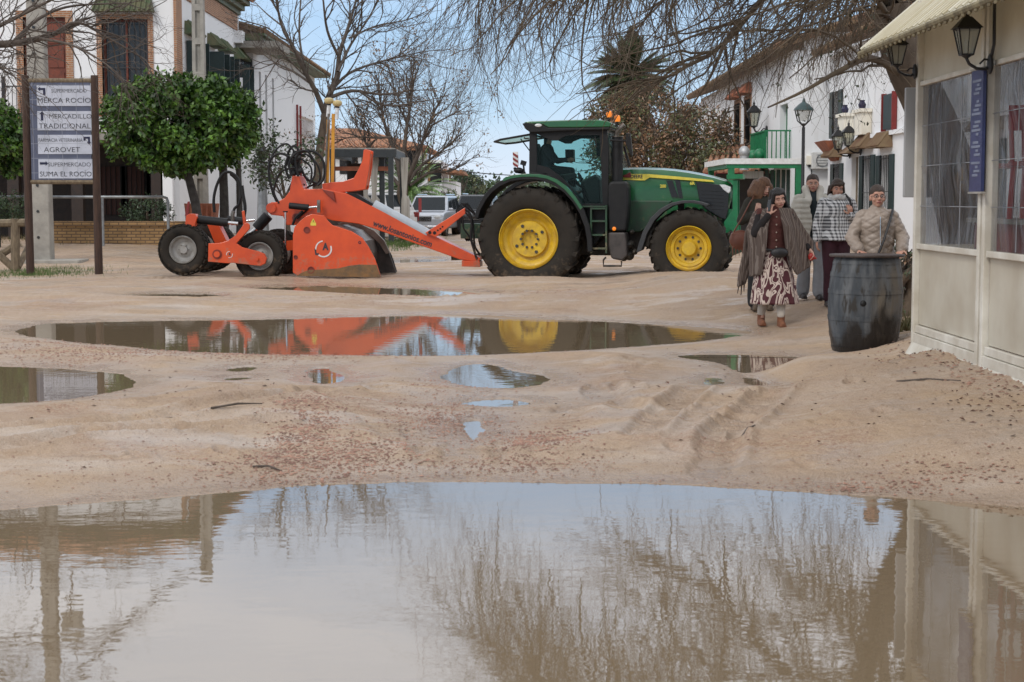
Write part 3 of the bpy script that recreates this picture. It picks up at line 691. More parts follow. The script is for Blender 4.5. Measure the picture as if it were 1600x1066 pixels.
for i in range(25): t = i/24; q = a.lerp(b, t); q.z -= 1.2*4*t*(1-t)*.3; pts.append(q)
o = MB().tube(pts, .05, 6).build('power_cable', IRON); tag(o, 'twisted black cable slung between the two concrete poles', 'cable')

# ---------------------------------------------------------------- signboard
D = 34.6; sx0, sx1 = P(47, 430, D).x, P(154, 433, D).x; c = (sx0+sx1)/2
sg = empty('signboard', (c, D, .05), 0, 'blue and white directional shop signboard on two dark timber posts', 'sign')
zt_, zb_ = P(100, 127, D).z, P(100, 285, D).z
for xx in (sx0, sx1): MB().tube([(xx+.01, D, -.2), (xx, D, 2), (xx+.0, D, P(100, 118, D).z)], [.085, .08, .075], 10).build('post', WOODD, sg, smooth=True)
MB().tube([(sx0+.06, D, zt_+.01), (sx1-.06, D, zt_+.01)], .05, 8).build('top_rail', WOODG, sg, smooth=True)
MB().tube([(sx0+.06, D, zb_+.01), (sx1-.06, D, zb_+.01)], .05, 8).build('bottom_rail', WOODG, sg, smooth=True)
tl = brickmat('blue_tile', (.105, .12, .19), (.12, .135, .205), (.25, .27, .34), .3, .3, ms=.008, rough=.4)
tl.node_tree.nodes['Brick Texture'].offset = 0
bd = MB().box((sx0+.09, D-.03, zb_+.05), (sx1-.09, D+.03, zt_-.03)).build('board', tl, sg)
PW_ = brickmat('white_tile', (.66, .69, .78), (.62, .65, .75), (.5, .53, .6), .3, .3, ms=.006, rough=.35)
PW_.node_tree.nodes['Brick Texture'].offset = 0
INK = mat('sign_ink', (.03, .03, .04), rough=.5)
NAVY = mat('navy_ink', (.01, .013, .05), rough=.5)
def zz(py): return P(100, py, D).z
def xx_(px): return P(px, 200, D).x
for (y0, y1, l1, l2, arrow, f1, w1_, c1, w2_) in ((134,166,'SUPERMERCADO','MERCA ROCÍO','left',10,54,110,82), (174,204,'MERCADILLO','TRADICIONAL','up',11,66,109,80),
      (211,241,'FARMACIA VETERINARIA','AGROVET','down',9,68,95,56), (249,279,'SUPERMERCADO','SUMA EL ROCÍO','right',10,66,108,80)):
    pl = MB().box((xx_(59.5), D-.042, zz(y1)), (xx_(144), D-.031, zz(y0))).build('panel', PW_, sg)
    s1 = {'left':.088,'up':.105,'down':.085,'right':.095}[arrow]
    inv = XF[sg.name].inverted()
    def T(t, px, py, size, wd): 
        q = inv @ Vector((xx_(px), D-.045, zz(py))); o = text_obj(t, size, INK, pl, q, (PI/2, 0, 0), width=wd/75.2, off=-.0015); return o
    T(l1, c1 if arrow != 'up' else 111, y0+8.5, s1*1.25, w1_); T(l2, 102 if arrow != 'down' else 97, y0+23.5, .148, w2_)
    ax, ay = {'left': (67, 142.5), 'up': (67, 182), 'down': (136, 219), 'right': (68, 255.5)}[arrow]
    am = MB(); k = 1/75.2; X0, Z0 = xx_(ax), zz(ay)
    def poly(pts): am.prism(pts, lambda u, v, w: (X0+u*k, w, Z0+v*k), D-.048, D-.043)
    if arrow == 'left': poly([(-6,3),(-2,6.5),(-2,4.6),(6,4.6),(6,-6),(2.5,-6),(2.5,1.4),(-2,1.4),(-2,-.5)])
    if arrow == 'up': poly([(0,7.5),(4,3.5),(1.8,3.5),(1.8,-6.5),(-1.8,-6.5),(-1.8,3.5),(-4,3.5)])
    if arrow == 'right': poly([(6.5,0),(3,3.6),(3,1.7),(-6,1.7),(-6,-1.7),(3,-1.7),(3,-3.6)])
    if arrow == 'down': poly([(-5,5),(5,5),(5,-3),(6.8,-3),(3.4,-7),(0,-3),(2,-3),(2,2),(-2,2),(-2,-1),(-5,-1)])
    am.build('arrow', NAVY, pl)
MATS['blue_tile'] = tl

# timber barrier at the left edge
b = empty('timber_fence', (P(10, 420, 36).x, 36, 0), 0, 'low weathered timber fence with crossed braces at the left edge', 'fence')
def pp_(px, py, D=36): return P(px, py, D)
for px in (24, -30): MB().tube([pp_(px, 425), pp_(px, 342)], .1, 8).build('post', WOODG, b, smooth=True)
MB().tube([pp_(-60, 350), pp_(40, 348)], .085, 8).build('rail', WOODG, b, smooth=True)
MB().tube([pp_(-30, 372, 36.15), pp_(22, 420, 36.15)], .085, 8).build('brace', WOODG, b, smooth=True)
MB().tube([pp_(-30, 418, 36.3), pp_(30, 380, 36.3), ], .08, 8).build('brace', WOODG, b, smooth=True)
MB().tube([pp_(28, 418, 36.0), pp_(48, 380, 36.8), ], .07, 8).build('brace', WOODG, b, smooth=True)

# ---------------------------------------------------------------- RIGHT houses
XR = 10.5
hR = empty('shuttered_house', (XR, 36, 0), 0, 'white house with green shutters, tiled window hoods and red upper window', 'house')
s_ = WallF((XR, 33), (XR, 55.6), (-1, 0)); Y0 = 33.0
def sr(px, X_=XR): return X_*F/(px-800)-Y0
gw = [(sr(1389)-.5, sr(1389)+.55, .9, 2.9), (sr(1353)-.55, sr(1353)+.55, .7, 2.9), (sr(1306)-.5, sr(1306)+.5, .95, 2.75), (3.0, 4.2, .7, 2.9)]
dr_ = (sr(1333)-.5, sr(1333)+.5, .15, 2.9)
gw[0] = (sr(1381)-.6, sr(1381)+.6, .8, 2.85)
uw = [(sr(1388)-.62, sr(1388)+.62, 3.55, 4.5), (sr(1303)-.5, sr(1303)+.5, 3.6, 5.1)]
mb = MB(); wallrect(mb, (XR, 33), (XR, 55.6), 0, 3.45, gw+[dr_], .35, (1, 0)); wallrect(mb, (XR+.01, 33), (XR+.01, 55.6), 3.45, 6.3, uw, .35, (1, 0))
wallrect(mb, (XR+.35, 33), (20, 33), 0, 6.3, [], .3, (0, 1)); wallrect(mb, (XR+.35, 55.3), (20, 55.3), 0, 6.3, [], .3, (0, 1))
mb.build('wall', WHITE, hR)
for i, g_ in enumerate(gw): grille_window(s_, hR, *g_, GREEN_SHUT, hood=TILEM, bars=6, open_shutters=1)
m = MB(); s_.boxp(m, *dr_, -.2, -.14); d_ = m.build('door', WOODG, hR)
m = MB(); a0, a1, z0, z1 = dr_
m.add([s_(a0-.2,z1+.1,0), s_(a1+.2,z1+.1,0), s_(a1+.2,z1+.1,.45), s_(a0-.2,z1+.1,.45), s_(a0,z1+.4,0), s_(a1,z1+.4,0), s_(a1,z1+.38,.1), s_(a0,z1+.38,.1)], [(0,3,2,1),(4,5,6,7),(0,1,5,4),(1,2,6,5),(2,3,7,6),(3,0,4,7)]); m.build('hood', TILEM, d_)
w = grille_window(s_, hR, *uw[0], REDP, bars=0, open_shutters=0, label='upper window with red shutters')
m = MB(); a0, a1, z0, z1 = uw[0]
for x, sg_ in ((a0-.05, 1), (a1, 1)): m = MB(); s_.boxp(m, x, x+.06, z0-.05, z1+.05, .0, .14); m.build('shutter', REDP, w)
m = MB(); s_.boxp(m, a0+.03, a1-.12, z0, z1, .06, .12); m.build('blind', GREEN_SHUT, w)
w = grille_window(s_, hR, *uw[1], GREEN_SHUT, bars=7, open_shutters=1)
m = MB(); a0, a1, z0, z1 = uw[1]; m.add([s_(a0-.4,z0-.12,0), s_(a1+.4,z0-.12,0), s_(a1+.4,z0-.12,.55), s_(a0-.4,z0-.12,.55), s_(a0-.05,z0-.75,0), s_(a1+.05,z0-.75,0), s_(a1+.05,z0-.75,.06), s_(a0-.05,z0-.75,.06)], [(0,1,2,3),(7,6,5,4),(0,4,5,1),(1,5,6,2),(2,6,7,3),(3,7,4,0)]); m.build('balcony', TERRA, hR)
m = MB(); s_.boxp(m, -.0, 22.6, 3.38, 3.5, .0, .1); m.build('string_course', WHITE, hR)
tile_roof('roof', TILEM, hR, [(XR-.5, 32.8, 6.4), (XR-.5, 55.8, 6.4), (XR+4, 55.8, 8.0), (XR+4, 32.8, 8.0)], corr=.3)
# raised gable piece with pots
for px in (1325, 1352):
    a = sr(px); m = MB(); s_.boxp(m, a-.5, a+.5, 3.5, 4.15, .0, .3); s_.boxp(m, a-.58, a+.58, 4.15, 4.25, .0, .36); m.build('parapet', WHITE_CREAM, hR)
    q = s_(a, 4.25, .18); m = MB().lathe([(.04,0),(.10,.05),(.12,.14),(.07,.23),(.09,.27)], lambda u,v,t: (q[0]+u, q[1]+v, q[2]+t), 12).build('ceramic_pot', mat('cobalt_glaze', (.012,.012,.055), rough=.3), hR, smooth=True)
# wall lanterns
def lantern(name, base, out, label, cat='lantern', size=1.0, group=None, post=False, glassc=None):
    """wrought lantern on a scrolled arm; base = wall point, out = unit vector away from the wall"""
    r = empty(name, base, 0, label, cat, group); b0 = Vector(base); o = Vector((*out, 0)); k = size; up = Vector((0,0,1))
    c = b0+o*.34*k+up*.12*k
    MB().ell(b0+o*.02*k, (.04*k+.05*k*abs(o.y), .04*k+.05*k*abs(o.x), .14*k), 10, 8).build('wall_plate', IRON, r, smooth=True)
    pts = [b0, b0+o*.08*k-up*.07*k, b0+o*.2*k-up*.06*k, b0+o*.3*k-up*.0*k, c-up*.04*k]
    MB().tube(pts, .022*k, 8).tube([b0+up*.05*k, b0+o*.1*k+up*.06*k, b0+o*.16*k], .014*k, 6).build('bracket', IRON, r, smooth=True)
    bd = MB()
    def ring(z, h): return [c+Vector((sx_*h, sy_*h, z)) for sx_, sy_ in ((-1,-1),(1,-1),(1,1),(-1,1))]
    a = ring(0, .075*k); b = ring(.34*k, .14*k)
    for i in range(4): bd.beam(a[i], b[i], .018*k); bd.beam(b[i], b[(i+1)%4], .02*k); bd.beam(a[i], a[(i+1)%4], .02*k); bd.beam((a[i]+a[(i+1)%4])/2, (b[i]+b[(i+1)%4])/2, .009*k)
    bd.lathe([(.02*k,-.05*k),(.08*k,-.01*k),(.08*k,.004*k)], lambda u,v,t: c+Vector((u,v,t)), 8, True)
    bd.build('frame', IRON, r)
    g = MB(); a = ring(.006*k, .068*k); b = ring(.335*k, .132*k); g.add(a+b, [(0,1,5,4),(1,2,6,5),(2,3,7,6),(3,0,4,7)]); g.build('glass', glassc or glass('lamp_glass', (.75,.75,.68), .25, .1, (.5,.5,.45)), r)
    cp = MB(); a = ring(.345*k, .175*k); t_ = ring(.50*k, .05*k); cp.add(a+t_, [(0,3,2,1),(4,5,6,7),(0,1,5,4),(1,2,6,5),(2,3,7,6),(3,0,4,7)])
    cp.lathe([(.045*k,.50*k),(.02*k,.53*k),(.035*k,.56*k),(.012*k,.60*k),(.004*k,.66*k)], lambda u,v,t: c+Vector((u,v,t)), 8, True); cp.build('cap', IRON, r)
    MB().ell(c+up*.14*k, (.035*k,.035*k,.07*k), 8, 6).build('bulb', mat('bulb_glass', (.8,.78,.7), rough=.3), r, smooth=True)
    return r
# ---------------------------------------------------------------- RIGHT: white gable house further back
XG = 9.45; YG = 56.5
hG = empty('balcony_house', (XG, YG, 0), 0, 'white house with green balcony and orange tiled roof behind the street lamp', 'house')
s_ = WallF((XG, YG), (XG, 84), (-1, 0)); Y0 = YG
def sr(px, X_=XG): return X_*F/(px-800)-Y0
bw = (sr(1222)-.7, sr(1222)+.9, 2.95, 4.9); wins = [(sr(1166)-.8, sr(1166)+.8, 3.5, 5.6), (sr(1150)-.8, sr(1150)+.8, 3.5, 5.6)]
mb = MB(); wallrect(mb, (XG, YG), (XG, 84), 0, 6.6, [bw]+wins, .35, (1, 0)); wallrect(mb, (XG+.35, YG), (20, YG), 0, 7.2, [], .3, (0, 1)); wallrect(mb, (XG+.35, 83.7), (20, 83.7), 0, 6.6, [], .3, (0, 1)); mb.build('wall', WHITE, hG)
for g_ in wins: grille_window(s_, hG, *g_, REDW, bars=5, hood=TERRA, jamb=BRICKO)
w = grille_window(s_, hG, *bw, GREENP, bars=0, jamb=None)
m = MB(); a0, a1 = bw[0]-.8, bw[1]+1.2; s_.boxp(m, a0, a1, 2.75, 2.9, 0, .9); bl = m.build('balcony', GREENP, hG)
m = MB()
for i in range(16): x = a0+(a1-a0)*i/15; m.tube([s_(x, 2.9, .85), s_(x, 3.9, .85)], .02, 5)
for i in range(6): m.tube([s_(a0, 2.9, .05+.15*i), s_(a0, 3.9, .05+.15*i)], .02, 5)
s_.boxp(m, a0, a1, 3.9, 3.95, .81, .89); s_.boxp(m, a0, a0+.06, 3.9, 3.95, 0, .8); m.build('railing', GREENP, bl)
for x in (a0+.5, a0+2.0): q = s_(x, 3.12, .98); MB().ell(q, (.22, .22, .22), 10, 8).build('flower_pot', GREENP, bl, smooth=True)
tile_roof('roof', TILEM, hG, [(XG-.6, YG-.5, 6.7), (XG-.6, 84.5, 6.7), (XG+5, 84.5, 8.6), (XG+5, YG-.5, 8.6)], corr=.35)
# air conditioner and meter on the white wall
fw = WallF((XG, YG), (20, YG), (0, -1))
def px_on(px, Y=YG): return P(px, 250, Y).x-XG
a = px_on(1287); z = P(1287, 251, YG-.3).z
ac = empty('air_conditioner', fw(a, z, .1), 0, 'white air conditioner unit on the wall behind the street lamp', 'air conditioner')
m = MB(); fw.boxp(m, a-.45, a+.25, z-.28, z+.28, .02, .32); m.build('casing', mat('ac_white', (.7,.7,.68), rough=.4), ac, bevel=.02)
m = MB(); c_ = Vector(fw(a-.1, z, .325)); m.lathe([(.22,0),(.22,.012),(.19,.012),(.19,0)], lambda u,v,t: (c_.x+u, c_.y-t, c_.z+v), 20); 
for i in range(5): m.box((c_.x-.2, c_.y-.012, c_.z-.18+i*.09), (c_.x+.2, c_.y-.002, c_.z-.165+i*.09))
m.build('fan_grille', GALV, ac)
a = px_on(1268); z = P(1268, 252, YG).z
o = empty('meter_box', fw(a, z, .1), 0, 'small cream meter box with a cable on the white wall', 'meter box')
m = MB(); fw.boxp(m, a-.19, a+.19, z-.12, z+.18, .004, .15); m.build('case', WHITE_CREAM, o, bevel=.01)
m = MB(); m.tube([fw(a, z-.12, .08), fw(a, z-.3, .03), fw(a, z-.8, .02)], .02, 6); fw.boxp(m, a-.12, a+.12, z-.2, z-.125, .02, .12); m.build('cable', IRON, o)
# street lamp
D = 45; x = P(1254, 300, D).x
sl_ = empty('street_lamp', (x, D, .1), 0, 'tall black street lamp with a glazed lantern before the white wall', 'street lamp')
zt_ = P(1254, 193, D).z
m = MB().tube([(x, D, 0), (x, D, .9), (x, D, .95), (x, D, zt_-.1)], [.09, .085, .05, .045], 10).build('pole', IRON, sl_, smooth=True)
m = MB().lathe([(.16,0),(.16,.15),(.11,.22),(.11,.8),(.13,.85),(.08,.95)], lambda u,v,t: (x+u, D+v, .05+t), 12).build('base', IRON, sl_, smooth=True)
hd = MB(); c = Vector((x, D, zt_-.05))
for sx in (-1, 1):
    for sy in (-1, 1): hd.tube([c+Vector((sx*.03, sy*.03, 0)), c+Vector((sx*.14, sy*.14, .12)), c+Vector((sx*.2, sy*.2, .40))], .016, 5)
hd.lathe([(.02,-.05),(.05,0),(.06,.05)], lambda u,v,t: c+Vector((u,v,t)), 10, True); hd.build('lantern_frame', IRON, sl_)
m = MB(); a_ = [c+Vector((i*.10, j*.10, .12)) for i, j in ((-1,-1),(1,-1),(1,1),(-1,1))]; b_ = [c+Vector((i*.18, j*.18, .40)) for i, j in ((-1,-1),(1,-1),(1,1),(-1,1))]
m.add(a_+b_, [(0,1,5,4),(1,2,6,5),(2,3,7,6),(3,0,4,7)]); m.build('glass', glass('street_glass', (.9,.9,.88), .3, .1, (.5,.5,.48)), sl_)
MB().lathe([(.28,.40),(.26,.44),(.14,.56),(.05,.62),(.03,.70),(.005,.74)], lambda u,v,t: c+Vector((u,v,t)), 12, True).build('cap', mat('lamp_green', (.02,.05,.05), rough=.4), sl_, smooth=True)
for px, py in ((1320, 238), (1337, 233)):
    D_ = XR*F/(px+8-800); lantern('wall_lantern', tuple(P(px+9, py+2, D_)), (-1, 0), 'glass wall lantern %s of the white shuttered house' % ('left of the door' if px == 1320 else 'above the grey door'), size=1.15, group='lanterns on the shuttered house')
D_ = 62; lantern('scroll_lantern', (XG, D_, P(1190, 205, D_).z), (-1, 0), 'black scrolled lantern near the green balcony', size=1.5)

# ---------------------------------------------------------------- green framed porch with white fascia
D = 50; gp = empty('green_porch', (P(1195, 340, D).x, D, 0), 0, 'green framed street porch with a white fascia behind the women', 'porch')
xa, xb = P(1142, 300, D).x, P(1247, 300, D).x; zt_ = P(1142, 262, D).z; zt2 = P(1247, 256, D).z
for X_, Y_ in ((xa, D), (xb, D), (xa, D+5), (xb, D+5)): MB().box((X_-.09, Y_-.09, 0), (X_+.09, Y_+.09, zt_)).build('post', GREENP, gp)
m = MB(); m.box((xa-.15, D-.1, zt_-.02), (xb+.15, D+.1, zt_+.10)); m.box((xa-.12, D+.11, zt_-.02), (xa+.08, D+5, zt_+.10)); m.build('beam', GREENP, gp)
m = MB(); m.box((xa-.2, D-.14, zt_+.102), (xb+.2, D+5.2, zt_+.27)); m.build('fascia', mat('fascia_white', (.75,.76,.75), (.6,.6,.58), rough=.6), gp)
m = MB(); m.box((xa+.1, D+.9, 0), (xb, D+.95, zt_-.1)); 
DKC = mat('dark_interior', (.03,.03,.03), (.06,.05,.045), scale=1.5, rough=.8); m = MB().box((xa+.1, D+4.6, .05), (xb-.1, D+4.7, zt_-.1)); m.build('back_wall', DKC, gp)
m = MB()
for i in range(7): 
    xx2 = xb-.2-i*.16
    m.tube([(xx2, D+.6, .2), (xx2+.02*math.sin(i), D+.62, zt_-.05)], .06, 7)
m.build('curtain', mat('green_curtain', (.03,.06,.05), (.06,.08,.07), rough=.9), gp)
m = MB().box((xa+.4, D+.3, zt_-.32), (xb-1.0, D+.34, zt_-.1)); m.build('awning_valance', CLOTHG, gp)
# red framed veranda roof behind
D = 58; vr = empty('red_veranda', (P(1110, 300, D).x, D, 0), 0, 'low tiled veranda with dark red fascia beyond the tractor bonnet', 'veranda')
a_, b_ = P(1098, 268, D), P(1150, 262, D)
tile_roof('roof', TILE, vr, [(a_.x, D, a_.z), (b_.x+1.2, D, a_.z+.0), (b_.x+1.2, D+5, a_.z+1.0), (a_.x+1, D+5, a_.z+1.0)], corr=.25)
MB().box((a_.x, D-.1, a_.z-.25), (b_.x+1.2, D-.02, a_.z-.05)).build('fascia', REDP, vr)
for X_ in (a_.x+.1, b_.x): MB().box((X_-.07, D-.07, 0), (X_+.07, D+.07, a_.z-.26)).build('post', WOODD, vr)
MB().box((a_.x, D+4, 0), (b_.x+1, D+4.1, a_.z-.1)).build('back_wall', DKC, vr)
m = MB(); c = P(1163, 238, 57); m.tube([(c.x, 57, 2.6), (c.x, 57, c.z)], .16, 10); m.ell((c.x, 57, c.z), (.2, .2, .22), 10, 6)
tag(m.build('roof_vent', mat('vent_grey', (.5,.5,.5), rough=.5, metal=.5), smooth=True), 'grey capped flue standing on the veranda roof', 'vent')

# ---------------------------------------------------------------- far left: pergola, houses at the end
D = 58; pg = empty('canopy_frame', (P(580, 340, D).x, D, 0), 0, 'grey steel canopy frame with tied canvas curtains beside the white car', 'pergola')
STEEL = mat('grey_steel', (.05, .058, .062), rough=.45, metal=.3)
xa, xb = P(520, 300, D).x, P(611, 300, D).x; zt_ = P(600, 246, D).z
for X_, Y_ in ((xa, D), (xb, D), (xb-.35, D+.5), (xa, D+6), (xb, D+6)): MB().box((X_-.09, Y_-.09, 0), (X_+.09, Y_+.09, zt_)).build('post', STEEL, pg)
m = MB(); m.box((xa-.15, D-.1, zt_), (xb+.2, D+.1, zt_+.28)); m.box((xb-.08, D+.11, zt_), (xb+.12, D+6, zt_+.28)); m.box((xa-.1, D+.11, zt_-.001), (xa+.1, D+6, zt_+.27)); m.build('beam', STEEL, pg)
for X_ in (xb-.7, xb-1.0, xb+.35):
    m = MB()
    for i in range(4): m.tube([(X_+.07*i, D+.25, .3), (X_+.06*i+.05, D+.25, 1.6), (X_+.05+.03*i, D+.25, 1.75), (X_+.07*i, D+.25, zt_)], [.07,.06,.03,.05], 7)
    m.build('curtain', CLOTHG, pg, smooth=True)
m = MB(); m.box((xa, D+.3, 2.6), (xb, D+.35, 2.75)); m.build('tie_rail', TERRA, pg)
MB().box((xa-.1, D+.12, zt_+.281), (xb+.1, D+6.1, zt_+.33)).build('canopy', CLOTHG, pg)

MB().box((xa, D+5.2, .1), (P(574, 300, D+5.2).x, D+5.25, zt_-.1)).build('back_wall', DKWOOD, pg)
D = 92; hC = empty('tiled_roof_house', (P(560, 330, D).x, D, 0), 0, 'white house with a broad orange tiled hip roof behind the bare tree', 'house')
xa, xb = P(500, 300, D).x, P(668, 300, D).x; ze = P(600, 232, D).z; zr = P(600, 197, D).z
MB().box((xa, D, 0), (xb-.6, D+12, ze)).build('wall', WHITE, hC)
tile_roof('roof', TILE, hC, [(xa, D-.6, ze), (xb, D-.6, ze), (xb-4.5, D+6, zr), (xa, D+6, zr)], corr=.35)
tile_roof('roof', TILE, hC, [(xb, D-.6, ze), (xb, D+12.6, ze), (xb-4.5, D+6.1, zr), (xb-4.5, D+6, zr)], corr=.35)
f = WallF((xa, D), (xb, D), (0, -1))
for px in (545, 600, 640):
    a = P(px, 260, D).x-xa; m = MB(); f.boxp(m, a-.5, a+.5, 3.0, 4.3, .002, .04); w = m.build('window', DARKW, hC)
D = 105; hD = empty('flat_roof_house', (P(680, 330, D).x, D, 0), 0, 'white cubic house at the street end with an ochre chimney stack', 'house')
xa, xb = P(640, 300, D).x, P(688, 300, D).x; z1 = P(660, 250, D).z
MB().box((xa, D, 0), (xb, D+14, z1)).build('wall', WHITE, hD); MB().box((xb+.002, D+3, 0), (xb+.9, D+13, P(690, 283, D).z)).build('annex', WHITE, hD)
a_ = P(662, 250, D); b_ = P(673, 265, D); MB().box((P(664,250,D).x, D-.2, P(664,283,D).z), (P(672,250,D).x, D-.02, P(664, 252,D).z)).build('chimney', mat('ochre', (.40,.20,.08), rough=.8), hD)
tile_roof('roof', TILE, hD, [(xb-.3, D+2, z1-.6), (xb+1.4, D+2, z1-.7), (xb+1.4, D+13, z1-.7), (xb-.3, D+13, z1-.6)], corr=.3)
for px in (650, 680): a = P(px, 270, D); MB().box((a.x-.4, D-.05, a.z-.6), (a.x+.4, D-.004, a.z+.6)).build('window', DARKW, hD)
mp_ = P(703, 290, 120); o = MB().tube([(mp_.x, 120, 0), (mp_.x, 120, P(703, 262, 120).z)], [.12, .09], 6).box((mp_.x-.5, 119.9, P(703,268,120).z), (mp_.x+.5, 120.1, P(703,268,120).z+.1)).build('telegraph_pole', WOODG); tag(o, 'small distant telegraph pole before the far green trees', 'pole')
pts = [Vector((mp_.x, 119.8, P(703,268,120).z+.1)).lerp(P(900, 276, 120), i/12)-Vector((0,0,.5*4*(i/12)*(1-i/12)*.3)) for i in range(13)]
tag(MB().tube(pts, .035, 5).build('telephone_wire', IRON), 'thin wire running right from the distant telegraph pole', 'cable')
# small bollard lamp on the left pavement
D = 52; x = P(410, 300, D).x; bo = empty('lamp_bollard', (x, D, 0), 0, 'grey tapered post with a small lantern beside the white wall', 'street lamp')
MB().tube([(x, D, 0), (x, D, P(410, 252, D).z)], [.22, .11], 8).build('post', GALV, bo, smooth=True)
z = P(410, 250, D).z; MB().lathe([(.1,-.02),(.13,0),(.16,.26),(.2,.28),(.06,.42),(.02,.52)], lambda u,v,t: (x+u, D+v, z+t), 10, True).build('lantern', STEEL, bo, smooth=True)
# ================================================================ TRACTOR AND SCRAPER
GRN = mat('tractor_green', (.010, .115, .032), (.008, .085, .026), scale=3, rough=.28, coat=.5, rvar=.08)
GRND = mat('chassis_green', (.012, .070, .030), (.03, .05, .03), scale=6, rough=.5)
YEL = mat('wheel_yellow', (.72, .47, .02), (.50, .31, .03), scale=5, rough=.4, rvar=.1)
RUB = mat('tyre_rubber', (.009, .009, .009), (.028, .023, .018), scale=4, rough=.8, spec=.25, bump=.15, lo=.5, hi=.8)
BLK = mat('black_plastic', (.009, .009, .010), (.014, .014, .014), rough=.5, spec=.3)
BLKG = mat('black_gloss', (.010, .010, .011), rough=.18)
STL = mat('worn_steel', (.25, .24, .22), (.12, .10, .08), scale=8, rough=.45, metal=.7)
CHR = mat('chrome', (.7, .7, .7), rough=.15, metal=1)
GREASE = mat('greasy_iron', (.03, .028, .025), (.07, .055, .04), scale=9, rough=.6, bump=.3)
ORG = mat('scraper_orange', (.66, .078, .012), (.54, .058, .012), scale=2.5, rough=.38, coat=.2, rvar=.1, lo=.3, hi=.6)
MUD = mat('mud_worn_steel', (.22, .11, .035), (.11, .07, .035), scale=5, rough=.55, bump=.3)
AMB = mat('amber_lens', (.85, .22, .02), rough=.2); AMB.node_tree.nodes['Principled BSDF'].inputs['Emission Color'].default_value = (1, .3, .02, 1); AMB.node_tree.nodes['Principled BSDF'].inputs['Emission Strength'].default_value = .35
LENS = mat('clear_lens', (.75, .77, .78), (.5, .5, .5), scale=20, rough=.15)
GREYP = mat('grey_cylinder', (.42, .46, .50), (.36, .40, .44), rough=.35)
CABG = glass('cab_glass', (.80, .95, .94), .12, .03)
YTXT = mat('yellow_letter', (.75, .62, .08), rough=.4)
for m_, a_, b_, k_ in ((ORG, -.2, .8, .75), (YEL, -.3, 1.1, .3), (RUB, -.5, .9, .32), (GRND, 0, 1.6, .7), (BLK, -.3, 1.3, .45), (GRN, .3, 1.9, .5)): add_mud(m_, a_, b_, k_, 6)
class MF:
    """machine frame: u = heading, w = away from the camera, z up"""
    def __init__(s, px, py, D, ang):
        s.a = ang; o = P(px, py, D); s.o = Vector((o.x, o.y, 0)); s.e1 = Vector((math.cos(ang), -math.sin(ang), 0)); s.e2 = Vector((math.sin(ang), math.cos(ang), 0))
    def px(s, px, py, w=0.0):
        d = ray(px, py); t = (s.o+s.e2*w-CAM).dot(s.e2)/d.dot(s.e2); p = CAM+d*t; return ((p-s.o).dot(s.e1), w, p.z)
    def uz(s, px, py, w=0.0): q = s.px(px, py, w); return (q[0], q[2])
def UWZ(u, z, w): return (u, w, z)

T = MF(824, 373, 32.5, R(10))
tr = empty('tractor', T.o, -T.a, 'large green farm tractor with yellow wheels and an open rear window', 'tractor')
def t4(x, y): return (x/3.552+730, y/3.552+160)
def TP(pts, w=0.0, conv=t4): return [T.uz(*conv(x, y), w) for x, y in pts]
def tprism(name, pts, w0, w1, m, parent=None, wt=None, bevel=0, **k):
    poly = TP(pts, w0 if wt is None else wt); return MB().prism(poly, UWZ, w0, w1).build(name, m, parent or tr, world=False, bevel=bevel, **k)
def arc_poly(pts_out, pts_in): return pts_out + pts_in[::-1]

